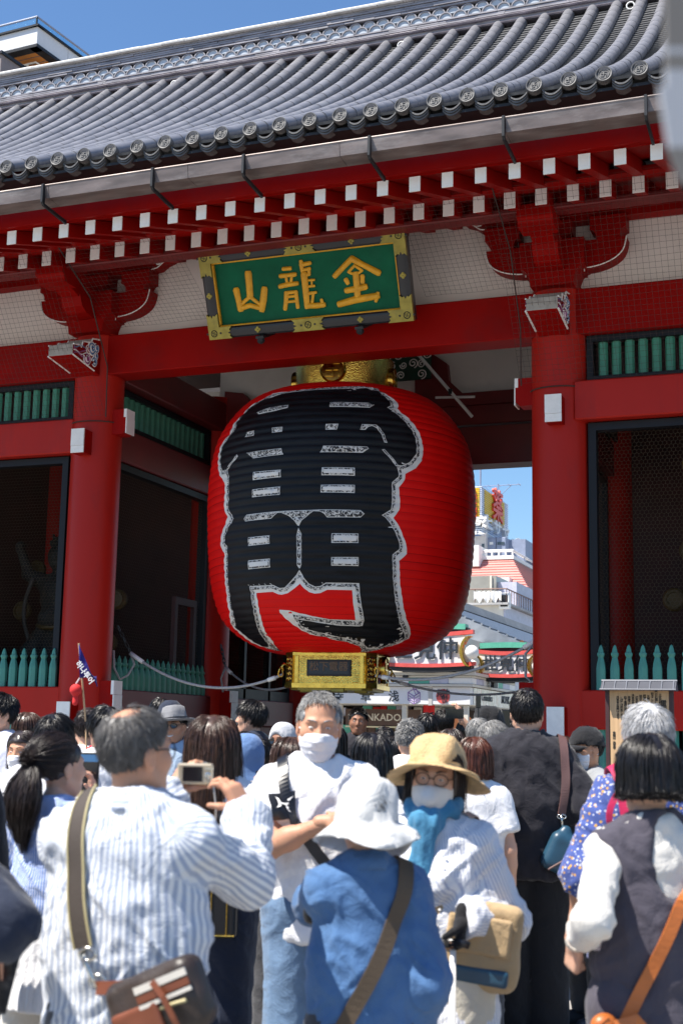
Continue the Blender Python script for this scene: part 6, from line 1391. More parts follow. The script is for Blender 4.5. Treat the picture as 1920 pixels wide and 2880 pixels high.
        for sx in (-1, 1): f.ell((sx * .085, .018, -.03), (.035, .034, .05), .012, sub=True)
    if recede: f.ell((0, .085, .10 - recede * .03), (.075, .06 + recede * .1, .06), .02, sub=True)
    if bald: f.ell(HC0 + unit((0, -.35, 1)) * HCAP * 1.02, (.085 * bald / .6, .085 * bald / .6, .03), .01, sub=True)
    F_ = f.field({0: .006, 1: .008, 2: .012, 3: .015}[lod]); V0, Q0 = F_.net()
    V0 = V0 + vnormals(V0, Q0) * (noise3(V0 * np.array((70, 70, 18))) * .0035)[:, None]
    VV = np.r_[V0, V]; QQ = np.r_[Q0, Q + len(V0)]
    VV = (VV @ M3.T + HC) * s
    return link(name, raw_mesh(name, VV, QQ, mat_), parent)

def head_prims(P, HC, M3, lod, sex):
    T = lambda p: HC + M3 @ np.array(p, float)
    P.ell(T((0, -.012, .03)), (.0755, .092, .088), .02, M3); P.ell(T((0, .028, -.035)), (.064 if sex == 'm' else .060, .064, .085), .03, M3)
    P.ell(T((0, .058, -.095)), (.030, .028, .026), .03, M3); 
    for sx in (-1, 1):
        P.ell(T((sx * .043, .052, -.022)), (.026, .026, .026), .025, M3); P.cone(T((sx * .060, -.005, -.055)), T((sx * .028, .05, -.098)), .018, .016, .025)
        P.ell(T((sx * .079, -.012, -.012)), (.010, .021, .033), .006, M3); P.ell(T((sx * .088, -.004, -.010)), (.006, .012, .02), .006, M3, True)
    if lod < 3:
        P.cone(T((0, .084, .014)), T((0, .107, -.028)), .009, .0125, .012)
        for sx in (-1, 1):
            P.ell(T((sx * .0125, .098, -.032)), (.0085, .0095, .0075), .006, M3); P.cone(T((sx * .014, .083, .028)), T((sx * .045, .070, .026)), .0085, .0085, .014); P.ell(T((sx * .031, .097, .006)), (.0155, .016, .010), .012, M3, True)
        P.ell(T((0, .089, -.0645)), (.022, .010, .0055), .005, M3); P.ell(T((0, .086, -.0755)), (.018, .010, .0065), .005, M3); P.ell(T((0, .100, -.0700)), (.020, .008, .0016), .003, M3, True)
    return P
def face_bits(par, HC, M3, s, lod, brow, sex, eyes=True, sunglasses=False, specs=None):
    T = lambda p: (HC + M3 @ np.array(p, float)) * s
    rt = Matrix(M3.tolist()).to_euler()
    if eyes and not sunglasses:
        for sx in (-1, 1):
            e = MB().lathe([(.0005, -.0118)] + [(.0118 * math.cos(a), .0118 * math.sin(a)) for a in np.linspace(-1.3, 1.3, 8)] + [(.0005, .0118)], 12, cap=False); e.lathe([(.0055, .0105), (.0053, .0118), (.0005, .0124)], 10, axis='y', m=1, cap=False); e.v[-1] = e.v[-1] * np.array((1, -1, 1))
            o = link('eye', e.mesh('eye', [M['eye_w'], M['eye_d']], True), par, T((sx * .031, .0745, .0045)), rt, (s * .9, s, s * .36))
    b = MB()
    for sx in (-1, 1): t = np.linspace(0, 1, 6); b.tube([T((sx * (.014 + .034 * q), .0925 - .017 * q * q, .0285 + .006 * math.sin(q * 2.6))) for q in t], np.interp(t, (0, .4, 1), (.0026, .0032, .001)) * s, 5)
    b.build('eyebrows', brow, par, True)
    if sunglasses or specs:
        g = MB(); m_ = [M['lens'], specs or M['iron']]
        for sx in (-1, 1):
            a = np.linspace(0, 2 * PI, 17)[:-1]; q = [T((sx * (.033 + .025 * math.cos(t)), .101 - .006 * abs(math.cos(t)) - .010 * (1 + math.cos(t)) * .5, .004 + (.019 if sunglasses else .021) * math.sin(t) * (1 - .1 * math.cos(t)))) for t in a]
            g.tube(q, .0022 * s, 5, 1, closed=True)
            if sunglasses: g.add(q, [tuple(range(16)) if sx < 0 else tuple(range(15, -1, -1))], 0); g.add([x - M3[:, 1] * .002 for x in q], [tuple(range(15, -1, -1)) if sx < 0 else tuple(range(16))], 0)
            g.tube([T((sx * .057, .092, .008)), T((sx * .074, .05, .01)), T((sx * .080, -.015, .008)), T((sx * .078, -.03, -.01))], .002 * s, 5, 1)
        g.tube([T((-.009, .103, .008)), T((0, .105, .011)), T((.009, .103, .008))], .002 * s, 5, 1); g.build('sunglasses' if sunglasses else 'glasses', m_, par)
def face_mask(par, hp, HC, M3, s, mat_, h=.0055, strap=None, kind='pleat'):
    T = lambda p: HC + M3 @ np.array(p, float)
    P = Prims(); P.ell(T((0, .030, -.046)), (.0735, .079, .088), .02, M3); P.cone(T((0, .080, -.012)), T((0, .106, -.040)), .016, .024, .03); P.ell(T((0, .06, -.10)), (.036, .036, .03), .03, M3)
    if kind == 'cone': P.cone(T((0, .05, -.05)), T((0, .118, -.055)), .058, .030, .03)
    f = P.field(h); G = np.meshgrid(*f.ax, indexing='ij'); X = (np.stack(G, -1) - HC) @ M3
    y, z, x = X[..., 1], X[..., 2], X[..., 0]
    f.F = np.maximum.reduce([f.F, .028 - y - .35 * np.abs(z + .05) * 0, z + .013 + .16 * np.abs(x), -(z + .128), ]).astype(np.float32)
    V, Q = f.net(); N_ = vnormals(V, Q); L = (V - HC) @ M3
    if kind == 'pleat': V = V + N_ * (np.sin((L[:, 2]) * 260) * .0012)[:, None]
    o = link('face_mask', raw_mesh('face_mask', V * s, Q, mat_), par); b = MB()
    for sx in (-1, 1):
        b.tube([T((sx * .060, .036, -.022)) * s, T((sx * .073, .01, -.008)) * s, T((sx * .083, -.022, .008)) * s], .0017 * s, 5); b.tube([T((sx * .055, .036, -.085)) * s, T((sx * .070, .008, -.055)) * s, T((sx * .084, -.026, -.03)) * s], .0017 * s, 5)
    b.build('ear_loop', strap or mat_, o); return o
class Person: pass
def person(label, px, py, Z, h=0, up=.015, sex='m', build=1.0, lod=2, skin_='skin', hair=('short', 'h_black', {}), top=None, bottom=None, arms=(None, None), head=(0, 0, 0), lean=0, eyes=False, brow='h_black', mask=None, sunglasses=False, specs=None, shoes=(.03, .03, .035), group='people in the crowd', shorts_skin=False, twist=0, face=None, Hmin=None):
    p = Person(); Wp = at_z(px, py, Z); Ht = Wp[2] - up; s = Ht / 1.70; p.s = s; p.rz = YAW + R_(h)
    p.root = empty('person', (Wp[0], Wp[1], 0), p.rz, label=label, cat='person', group=group); root = p.root
    Rz = rotz(p.rz); O = np.array((Wp[0], Wp[1], 0)); p.O, p.Rz = O, Rz
    loc = lambda w: (Rz.T @ (np.array(w) - O)) / s
    p.loc = loc; p.world = lambda q: O + Rz @ (np.array(q, float) * s)
    hr, wr, cr, sw = (.150, .140, .154, .166) if sex == 'm' else (.156, .120, .134, .146)
    hr, wr, cr = hr * build, wr * build, cr * build; sw = sw * (1 + (build - 1) * .5)
    hb, hh, hc, hd = {0: (.022, .0065, .0095, .0058), 1: (.026, .009, .016, .0075), 2: (.034, .012, .022, .010), 3: (.045, .016, .03, .016)}[lod]
    LN = lambda q: np.array(q, float) + np.array((0, lean * max(0, q[2] - .95), 0))
    HC = LN((0, .018, 1.580)); M3 = rotz(R_(head[0])) @ rotx(R_(head[1])) @ roty(R_(head[2])); p.HC, p.M3 = HC, M3
    fl = (1, .68, 1)
    body = Prims(); B_ = -.014
    body.cone(LN((0, 0, .95)), LN((0, 0, 1.12)), hr + B_, wr + B_, .05, fl).cone(LN((0, 0, 1.12)), LN((0, .0, 1.30)), wr + B_, cr + B_, .05, fl).cone(LN((-sw + .045, 0, 1.338)), LN((sw - .045, 0, 1.338)), .052, .052, .06).cone(LN((0, -.008, 1.40)), LN((0, .010, 1.53)), .054 if sex == 'm' else .046, .050 if sex == 'm' else .043, .03)
    for sx in (-1, 1):
        body.cone(LN((0, -.008, 1.44)), LN((sx * (sw - .02), -.005, 1.358)), .042, .042, .04)
        body.cone((sx * .085, 0, .90), (sx * .092, .012, .49), .088 * build, .055, .05).cone((sx * .092, .012, .49), (sx * .095, -.018, .09), .053, .036, .04).ell((sx * .088, -.02, .36), (.05, .055, .11), .04)
        body.cone((sx * .097, -.03, .055), (sx * .11, .11, .035), .036, .03, .03)
    hands = Prims(); p.el, p.wr, p.sh = {}, {}, {}; hand_boxes = []
    for sx, a in ((-1, arms[0]), (1, arms[1])):
        Sh = LN((sx * sw, -.004, 1.352)); a = a or {}
        if 'px' in a: W = loc(at_z(*a['px']))
        elif 'to' in a: W = np.array(a['to'], float)
        else: W = Sh + np.array((sx * .07, .03, -.525))
        El, W = ik(Sh, W, .292, .252, a.get('pole', (sx * .5, -1, -.25))); p.el[sx], p.wr[sx], p.sh[sx] = El, W, Sh
        k = .92 if sex == 'f' else 1.06
        body.cone(Sh, El, .050 * k, .041 * k, .04).cone(El, W, .040 * k, .027 * k, .03).ell(El * .65 + W * .35, (.042 * k,) * 3, .03)
        d = unit(a['d']) if 'd' in a else unit(unit(W - El) + np.array((0, .15, -.2))); n = a.get('n', (-sx * 1.0, .1, 0))
        if 'dc' in a:    # hand direction / palm given along the camera's axes
            C3 = np.stack([AX[0], AX[2], AX[1]], 1); d = unit(Rz.T @ C3 @ np.array(a['dc'], float)); n = Rz.T @ C3 @ np.array(a['nc'], float)
        hp_ = hand_prims(Prims(), W, d, n, sx, a.get('pose', 'relaxed'), .92 if sex == 'f' else 1.0); a['_d'] = d
        hands += hp_; hand_boxes.append(hp_)
    hp = head_prims(Prims(), HC, M3, lod, sex); hp.cone(LN((0, -.008, 1.40)), HC + M3 @ np.array((0, -.012, -.05)), .054 if sex == 'm' else .045, .052 if sex == 'm' else .044, .03)
    V, Q = body.field(hb).net(); VV, QQ, n0 = [V], [Q], len(V)
    for pr, hs in [(hp, hh)] + [(q, hd) for q in hand_boxes]:
        v, q = pr.field(hs).net(); v = smooth_net(v, q, 1, .4); VV.append(v); QQ.append(q + n0); n0 += len(v)
    p.body = link('body', raw_mesh('body', np.concatenate(VV) * s, np.concatenate(QQ), M[skin_]), root)
    if hair: p.hair = make_hair(hair[0], lod, M[hair[1]], root, M3, HC, s, **hair[2], seed=int(abs(px)))
    if eyes: face_bits(root, HC, M3, s, lod, M[brow], sex, True, sunglasses, specs)
    if mask: face_mask(root, hp, HC, M3, s, mask if not isinstance(mask, tuple) else mask[0], .006 if lod < 2 else .009, *(mask[1:] if isinstance(mask, tuple) else ()))
    # clothes
    p.fields = {}
    def finish(name, P, hstep, m, amp=.006, fr=(9, 9, 5), post=None, seed=0, cut=None):
        f = P.field(hstep); V, Q = f.net()
        if not len(V): return None
        V = smooth_net(V, Q, 1, .35); N_ = vnormals(V, Q); q = V * np.array(fr) + seed + px * .01
        w = .45 * noise3(q)
        if lod < 2:
            D1 = V @ rotz(.3).T @ roty(.75).T; D2 = V @ roty(-.8).T @ rotx(.2).T; g1 = np.clip(noise3(V * 4 + 11) + .35, 0, 1)
            for D, sc, a_, g in ((D1, (7, 7, 24), .9, g1), (D2, (7, 7, 26), .9, 1 - g1), (V, (24, 24, 7), .55, .8)): w = w + a_ * g * np.clip(1 - 2.6 * np.abs(noise3(D * np.array(sc) + seed * 3 + px * .013)), -.25, 1) * 1.3
            w = w + .08 * (1 - 2 * np.abs(noise3(V * 30 + 5)))
        V = V + N_ * (w * amp * (.72 if lod < 2 else 1))[:, None]
        if post is not None: V = post(V)
        # stripe coordinate: around the trunk or around the nearest arm
        th = np.arctan2(V[:, 0], -(V[:, 1])); u = th * .15; best = np.hypot(V[:, 0], V[:, 1] / .68) - .15
        for sx in (-1, 1):
            for a, b in ((p.sh[sx], p.el[sx]), (p.el[sx], p.wr[sx])):
                ab = b - a; t = np.clip(((V - a) @ ab) / (ab @ ab), 0, 1); c = V - a - t[:, None] * ab; d = np.linalg.norm(c, axis=1) - .062; ax = unit(ab); e1 = unit(np.cross(ax, (0, 1, .1))); e2 = np.cross(ax, e1); ang = np.arctan2(c @ e1, c @ e2)
                k = d < best - .012; u = np.where(k, ang * .065, u); best = np.where(k, d, best)
        p.fields[name] = f; o = link(name, raw_mesh(name, V * s, Q, m, {'u': u}), root); return o
    for top in ([top] if isinstance(top, dict) else top or []):
        t = dict(loose=.012, sleeve='short', hem=.86, mat=None, name='shirt', neck=.07, amp=.006, flare=0, open=0); t.update(top); o = t['loose']; P = Prims(); hm = t['hem']; cl = [((0, 0, hm), (0, 0, -1))]
        hz = min(.95, hm + .02)
        P.cone((0, 0, hm - .02), LN((0, 0, 1.12)), hr + o + t['flare'], wr + o * 1.7 + t['flare'] * .3, .06, fl, cl).cone(LN((0, 0, 1.12)), LN((0, 0, 1.30)), wr + o * 1.7 + t['flare'] * .3, cr + o, .06, fl, cl).cone(LN((-sw + .04, -.003, 1.335)), LN((sw - .04, -.003, 1.335)), .058 + o * .5, .058 + o * .5, .06)
        if sex == 'f':
            for sx in (-1, 1): P.ell(LN((sx * .068, .085, 1.24)), (.062, .055 + o, .065), .05)
        for sx in (-1, 1):
            P.cone(LN((0, -.010, 1.438)), LN((sx * (sw - .015), -.006, 1.358)), .048 + o * .35, .044 + o * .5, .04)
            Sh, El, W = p.sh[sx], p.el[sx], p.wr[sx]; k = .92 if sex == 'f' else 1.06; sl = t['sleeve']
            if sl == 'short': c = Sh + (El - Sh) * .68; d = unit(El - Sh); P.cone(Sh, c + d * .02, .052 * k + o * .7, .052 * k + o * 1.2, .04, clip=[(c, d)])
            elif sl in ('long', 'rolled', 'elbow'):
                fr = {'long': .97, 'rolled': .52, 'elbow': .12}[sl]; c = El + (W - El) * fr; d = unit(W - El); P.cone(Sh, El, .052 * k + o * .7, .046 * k + o * .9, .04); P.cone(El, c + d * .02, .046 * k + o * .9, (.038 if sl == 'long' else .045) * k + o * .9, .035, clip=[(c, d)])
                if sl != 'elbow': P.cone(c - d * .05, c + d * .01, .040 * k + o, .041 * k + o, .012, clip=[(c, d)])
            elif sl == 'none': pass
        P.ell(LN((0, .02, 1.505)), (t['neck'], t['neck'] + .012, .065), .012, sub=True)
        if sl == 'none':
            for sx in (-1, 1): P.cone(p.sh[sx] + np.array((sx * .055, 0, -.06)), p.sh[sx] + np.array((sx * .2, 0, -.06)), .085, .1, .015, (1, .9, 1), sub=True)
        for c in t.get('cuts', []): P.ell(*c, sub=True) if len(c) == 3 else None
        p.top = finish(t['name'], P, hc, t['mat'], t['amp'], seed=len(t['name']))
        if t.get('collar'):
            a = np.linspace(-2.6, 2.6, 22) + PI * 1.5; cb = []
            for r_, z_ in ((.066, 1.428), (.070, 1.468), (.074, 1.470), (.084, 1.425)):
                cb.append([LN((r_ * math.cos(x) * (1.02), -.004 + r_ * 1.12 * math.sin(x) * (1 if math.sin(x) < 0 else 1.0), z_ - .020 * (1 + math.sin(x)))) * s for x in a])
            n = len(a); V = np.concatenate(cb); F = [(i * n + j, i * n + j + 1, (i + 1) * n + j + 1, (i + 1) * n + j) for i in range(3) for j in range(n - 1)]; me = raw_mesh('collar', V, F, t['collar'], {'u': V[:, 2] * 1.0}); c_ = link('collar', me, root); md = c_.modifiers.new('thick', 'SOLIDIFY'); md.thickness = .004
    if bottom:
        b = dict(kind='trousers', mat=None, loose=.014, hem=.075, amp=.006, waist=1.02); b.update(bottom); o = b['loose']; P = Prims(); kd = b['kind']
        if kd in ('trousers', 'shorts'):
            hz = b['hem'] if kd == 'trousers' else b.get('hem', .6); cl = [((0, 0, hz), (0, 0, -1)), ((0, 0, b['waist']), (0, 0, 1))]
            P.cone((-.05, 0, .93), (.05, 0, .93), .118 * build + o * .5, .118 * build + o * .5, .05, (1, .88, 1)).cone((0, 0, .95), (0, 0, 1.03), hr + .004, wr + .012, .03, fl, cl)
            for sx in (-1, 1):
                P.cone((sx * .085, 0, .90), (sx * .093, .012, .49), .096 * build + o, .066 + o * 1.2, .035, clip=cl)
                P.cone((sx * .093, .012, .49), (sx * .097, -.012, .05), .066 + o * 1.2, .055 + o * 1.5, .03, clip=cl)
            finish('trousers' if kd == 'trousers' else 'shorts', P, hc * 1.15, b['mat'], b['amp'], (11, 11, 5), seed=3)
        else:
            cl = [((0, 0, b['hem']), (0, 0, -1)), ((0, 0, b['waist']), (0, 0, 1))]; P.cone((0, 0, b['waist']), (0, 0, .90), wr + .012, hr + .012 + o, .04, fl, cl).cone((0, 0, .90), (0, 0, b['hem'] - .02), hr + .012 + o, hr + o + b.get('flare', .06), .04, (1, .75, 1), cl)
            npl = b.get('pleats', 0)
            def pl(V):
                if not npl: return V
                th = np.arctan2(V[:, 0], V[:, 1]); a = np.clip((b['waist'] - V[:, 2]) / .25, 0, 1) * .008; sc = 1 + a * np.sign(np.sin(th * npl)) * np.abs(np.sin(th * npl)) ** .4 / .17; return np.c_[V[:, 0] * sc, V[:, 1] * sc, V[:, 2]]
            finish('skirt', P, hc * (1 if not npl else .75), b['mat'], b['amp'], post=pl)
    for sx in (-1, 1):
        P = Prims(); P.cone((sx * .098, -.035, .045), (sx * .112, .135, .035), .048, .042, .03, (1, 1, 1), clip=[((0, 0, .004), (0, 0, -1))]).cone((sx * .097, -.03, .05), (sx * .097, -.025, .10), .044, .045, .03, clip=[((0, 0, .09), (0, 0, 1))])
        V, Q = P.field(.014 if lod < 2 else .024).net(); link('shoe', raw_mesh('shoe', V * s, Q, shoe_mat(shoes)), root)
    return p
_sm = {}
def shoe_mat(c):
    if c not in _sm: _sm[c] = mat('shoe_leather', c, .5)
    return _sm[c]
def lathe_hat(p, prof, name, m, n=36, wave=0, rough=0, tilt=(0, 0), off=(0, -.006, 0), ell=(1, 1.16), brim_droop=0, seed=0):
    """hat turned from a (radius, height) profile, fitted to a head"""
    P = np.array(prof); a = np.arange(n) * 2 * PI / n; r = np.random.default_rng(seed); V = []
    for i, (rr, z) in enumerate(P):
        w = np.clip((rr - .09) / .05, 0, 1); dz = wave * w * (np.sin(a * 2 + seed) + .6 * np.sin(a * 3 + 1.3 * seed)) + brim_droop * w * np.abs(np.cos(a)) 
        rad = rr * (1 + rough * .3 * np.sin(a * 5 + i)); V.append(np.c_[rad * np.cos(a) * ell[0], rad * np.sin(a) * ell[1], z + dz])
    V = np.concatenate(V); 
    if rough: V = V + (noise3(V * 26 + seed)[:, None] * np.array((1, 1, .8)) * rough * .02) + noise3(V * 11)[:, None] * rough * .02 * unit((1, 0, 1))
    Q = [(i * n + j, i * n + (j + 1) % n, (i + 1) * n + (j + 1) % n, (i + 1) * n + j) for i in range(len(P) - 1) for j in range(n)]
    Mt = p.M3 @ rotx(R_(tilt[0])) @ roty(R_(tilt[1])); V = ((V + np.array(off)) @ Mt.T + p.HC) * p.s
    return link(name, raw_mesh(name, V, Q, m), p.root)
def strap_on(p, fld, pts, w, m, name, root_name, label, cat, off=.006, t=.004, edge=None, par=None, extra=None, n=40):
    """strap laid over a garment: the local guide points are pushed on to its surface"""
    f = p.fields[fld]; P = np.array(pts, float); tt = np.linspace(0, len(P) - 1, n); P = np.stack([np.interp(tt, np.arange(len(P)), P[:, k]) for k in range(3)], 1)
    for _ in range(4): P[1:-1] = (P[:-2] + P[1:-1] * 2 + P[2:]) / 4
    P2, g = f.push(P, off + .005); far = np.linalg.norm(P2 - P, axis=1) > .14; P2[far] = P[far]
    for _ in range(3): P2[1:-1] = (P2[:-2] + P2[1:-1] * 2 + P2[2:]) / 4
    T = np.gradient(P2, axis=0); D = np.cross(T, g); mb = MB().ribbon(P2 * p.s, D, w, t)
    if edge:
        D = D / (np.linalg.norm(D, axis=1)[:, None] + 1e-9)
        for sg in (-1, 1): mb.ribbon((P2 + D * sg * w / 2 / p.s + g * .002) * p.s, D, w * .10, t * 1.2, m=1)
    return mb, P2
def world_root(name, p, q, **kw):
    return empty(name, p.world(q), p.rz, **kw)
# ------------------------------------------------------------------ clothes and colours
CL = dict(white=cloth('white_cotton', (.74, .74, .76)), offwhite=cloth('cream_cotton', (.66, .63, .58)), lav=cloth('pale_lavender_cotton', (.55, .56, .66)), ltblue=cloth('light_blue_cotton', (.38, .48, .60)), charcoal=cloth('charcoal_viscose', (.017, .016, .022)), black=cloth('black_cloth', (.010, .010, .012)), navy=cloth('navy_cotton', (.016, .022, .042)), denim=cloth('blue_chambray', (.065, .145, .30), var=.14), jeans=cloth('washed_blue_jeans', (.13, .21, .33), var=.2), grey=cloth('grey_cotton', (.27, .28, .29)), dkgrey=cloth('dark_grey_cotton', (.06, .06, .065)), cream=cloth('cream_trousers', (.62, .57, .47)), plum=cloth('grey_plum_dress_cloth', (.062, .056, .074)), beige=cloth('beige_canvas', (.44, .31, .17)), bluegrey=cloth('blue_grey_linen', (.30, .36, .43)), hijab=cloth('blue_scarf', (.12, .21, .40)), ghijab=cloth('pale_grey_scarf', (.48, .48, .50)), teal=cloth('blue_gauze_scarf', (.06, .22, .37), var=.3), linen=cloth('white_linen_hat', (.56, .56, .55), var=.06), straw=mat('straw_hat_weave', (.60, .40, .19), .7, var=.16, vs=30, bump=.6, bs=170), felt=cloth('grey_felt', (.20, .20, .21)))
CL['stripe'] = stripe_mat('blue_white_striped_shirt', (.68, .70, .72), (.34, .39, .50), .0165, .50)
CL['stripe2'] = stripe_mat('blue_pinstripe_blouse', (.14, .24, .58), (.62, .68, .80), .012, .62)
CL['stripe3'] = stripe_mat('fine_striped_white_blouse', (.76, .76, .77), (.42, .45, .56), .0105, .66)
CL['floral'] = floral('blue_floral_print')
CL['scribbleprint'] = scribble('white_line_print_on_navy'); N_, L_, B_ = shade_nodes(CL['scribbleprint'])
for n_ in N_:
    if n_.type == 'VALTORGB' and n_.color_ramp.elements[0].position > .4: n_.color_ramp.elements[0].position = .53; n_.color_ramp.elements[1].position = .60; n_.color_ramp.elements[0].color = (.018, .02, .06, 1)
    if n_.type == 'TEX_NOISE' and abs(n_.inputs['Scale'].default_value - 34) < 1: n_.inputs['Scale'].default_value = 42
LE = dict(brown=mat('dark_brown_leather', (.030, .020, .016), .42, var=.3, vs=9, bump=.15, bs=120), tan=mat('orange_tan_leather', (.42, .115, .022), .38, var=.25, vs=7, bump=.12, bs=110), rust=mat('rust_leather_trim', (.15, .042, .018), .42, var=.2), strap=mat('brown_webbing', (.055, .042, .034), .75, bump=.3, bs=300), piping=mat('yellowish_strap_edge', (.42, .36, .19), .6), olive=mat('olive_brown_webbing', (.085, .058, .035), .7, bump=.3, bs=300), mauve=mat('mauve_brown_webbing', (.12, .06, .055), .6, bump=.3, bs=300), navy=mat('teal_navy_leather', (.018, .062, .105), .4, var=.2, bump=.1), ivory=mat('ivory_leather', (.58, .54, .48), .45), chrome=mat('polished_metal', (.7, .68, .62), .2, metal=1), blackp=mat('black_plastic', (.01, .01, .012), .3), champagne=mat('champagne_metal', (.62, .52, .38), .3, metal=.7), screen=mat('dark_screen', (.008, .009, .012), .1), magenta=mat('magenta_webbing', (.50, .015, .08), .6))

# ------------------------------------------------------------------ the people near the lens
P1 = person('balding man in a blue and white striped shirt photographing with a small camera', 312, 1622, 3.32, -14, .004, 'm', 1.10, 0, 'skin_tan', ('short', 'h_salt', dict(length=.035, bald=.50)),
    dict(loose=.026, sleeve='long', hem=.60, mat=CL['stripe'], amp=.011, collar=CL['stripe'], flare=.02), dict(mat=CL['dkgrey']),
    (dict(px=(392, 1830, 3.76), dc=(.45, .25, .85), nc=(.75, .45, -.5), pose='hold', pole=(-1, .3, -1)), dict(px=(566, 1868, 3.62), dc=(-.52, .25, .80), nc=(-.7, .45, -.55), pose='hold', pole=(.55, .1, -1.2))), head=(-32, 2, 0), eyes=True, specs=M['iron'])
P2 = person('short person in a white bucket hat and blue denim shirt, seen from behind', 844, 1772, 3.66, 8, .030, 'f', .96, 0, 'skin', ('short', 'h_salt', dict(length=.04)),
    dict(loose=.028, sleeve='long', hem=.55, mat=CL['denim'], amp=.010, collar=CL['denim'], flare=.03), dict(mat=CL['dkgrey']), (dict(px=(742, 2070, 4.02), pole=(-1, -.5, -.9)), dict(to=(.165, .06, .86))), head=(6, -4, 0))
lathe_hat(P2, [(.001, .142), (.035, .141), (.065, .132), (.086, .108), (.096, .07), (.102, .025), (.105, -.005), (.107, -.012), (.128, -.032), (.155, -.062), (.170, -.082), (.172, -.085), (.166, -.080), (.122, -.034), (.102, -.008), (.098, .02)], 'bucket_hat', CL['linen'], 48, .020, .22, (-6, 4), (0, -.012, -.006), (1, 1.12), 0, 2)
a = np.arange(40) * 2 * PI / 40
P3 = person('grey haired man in white shirt and white mask with forearms crossed', 735, 1590, 5.0, 176, .008, 'm', 1.06, 0, 'skin_tan', ('short', 'h_grey', dict(length=.03, recede=.35)),
    dict(loose=.024, sleeve='short', hem=.80, mat=CL['white'], amp=.010, collar=CL['white'], neck=.078), dict(mat=CL['jeans']), (dict(px=(806, 1916, 4.70), pole=(-1, .2, -1), d=(1, .2, 0)), dict(px=(752, 1888, 4.66), pole=(1, .15, -1), d=(-1, .2, .1))), head=(6, -9, -2), eyes=True, brow='h_grey', mask=M['maskw'])
P4 = person('woman in a straw hat, glasses and pale mask with a blue scarf', 1003, 1684, 4.25, 158, .036, 'f', 1.12, 0, 'skin', ('bob', 'h_dkbrown', {}),
    dict(loose=.024, sleeve='long', hem=.68, mat=CL['stripe3'], amp=.011, flare=.04, neck=.06), dict(mat=CL['cream'], loose=.034), (dict(px=(1062, 2112, 4.0), d=(.05, .25, -1), pose='grip', n=(1, .3, 0), pole=(-.45, -.5, -1)), dict(to=(.26, .10, .88))), head=(10, -4, -5), eyes=True, brow='h_dkbrown', mask=(mat('ivory_mask', (.66, .64, .61), .7, bump=.2, bs=120), mat('dark_red_ear_loop', (.10, .012, .02), .7), 'cone'), specs=mat('brown_spectacle_frame', (.05, .028, .018), .3))
lathe_hat(P4, [(.001, .150), (.04, .148), (.075, .135), (.094, .105), (.101, .065), (.104, .035), (.108, .028), (.14, .022), (.172, .010), (.186, .0), (.187, -.005), (.17, .002), (.13, .014), (.104, .022), (.1, .04)], 'straw_hat', CL['straw'], 48, .012, .25, (17, 3), (0, -.010, .008), (1, 1.1), -.022, 4)
P5 = person('tall black haired man in a loose charcoal shirt and black trousers, back turned', 1210, 1581, 7.35, -3, .010, 'm', 1.09, 1, 'skin', ('short', 'h_black', dict(length=.05)),
    dict(loose=.040, sleeve='elbow', hem=.74, mat=CL['charcoal'], amp=.014, collar=CL['charcoal'], flare=.03), dict(mat=CL['black'], loose=.035, hem=.03), (dict(to=(-.27, .06, .92)), dict(to=(.27, .12, .95))), head=(-6, 0, 0))
P6 = person('woman with a glossy black bob in a grey plum dress over white sleeves', 1490, 1678, 3.72, 6, .014, 'f', 1.02, 0, 'skin', ('bob', 'h_black', dict(width=1.05, bob=-.066)),
    [dict(loose=.008, sleeve='rolled', hem=.86, mat=CL['offwhite'], amp=.008, name='top'), dict(loose=.022, sleeve='none', hem=.28, mat=CL['plum'], amp=.010, name='dress', flare=.05, cuts=[((.045, -.17, 1.36), (.085, .17, .15), .015)])], dict(mat=CL['plum'], loose=.02), (dict(px=(1322, 2168, 3.62), d=(-.05, .35, -.95), n=(1, .3, 0), pose='fist', pole=(-.2, -1, 0)), dict(to=(.25, .1, .86))), head=(4, -3, 0))
P7 = person('silver haired person in a blue floral shirt behind the woman with the bob', 1488, 1613, 4.85, 5, .012, 'f', 1.15, 0, 'skin_tan', ('short', 'h_white', dict(length=.07)),
    dict(loose=.04, sleeve='elbow', hem=.78, mat=CL['floral'], amp=.010, flare=.02), dict(mat=CL['jeans']), (dict(to=(-.27, .10, .88)), None), head=(-4, 2, 0))
P8 = person('man in a black cap and white mask looking left beside the information board', 1352, 1665, 7.4, 112, .02, 'm', 1.0, 1, 'skin_tan', ('short', 'h_black', dict(length=.03)), dict(loose=.03, hem=.8, mat=CL['grey'], neck=.075), dict(mat=CL['dkgrey']), head=(0, -4, 0), eyes=True, mask=M['maskw'])
lathe_hat(P8, [(.001, .135), (.045, .128), (.08, .095), (.097, .05), (.101, .022), (.099, .02)], 'cap', CL['black'], 30, 0, .15, (6, 0), (0, -.004, 0), (1, 1.1))
def visor(p, m, tilt=-12, L=.085):
    mb = MB(); t = np.linspace(-1.15, 1.15, 13); V = []
    for r0, dz in ((0, 0), (.5, .004), (1, -.006)):
        for x in t: q = np.array((.095 * math.sin(x) * (1 - .06 * r0), (.102 + 0) * math.cos(x) * 1.05 + L * r0 * math.cos(x * .9), .028 - .012 * (x ** 2) + dz - L * r0 * math.tan(R_(-tilt)) )); V.append((p.HC + p.M3 @ q) * p.s)
    n = len(t); F = [(i * n + j, i * n + j + 1, (i + 1) * n + j + 1, (i + 1) * n + j) for i in range(2) for j in range(n - 1)]; o = link('cap_visor', raw_mesh('cap_visor', np.array(V), F, m), p.root); md = o.modifiers.new('t', 'SOLIDIFY'); md.thickness = .004
visor(P8, CL['black'])
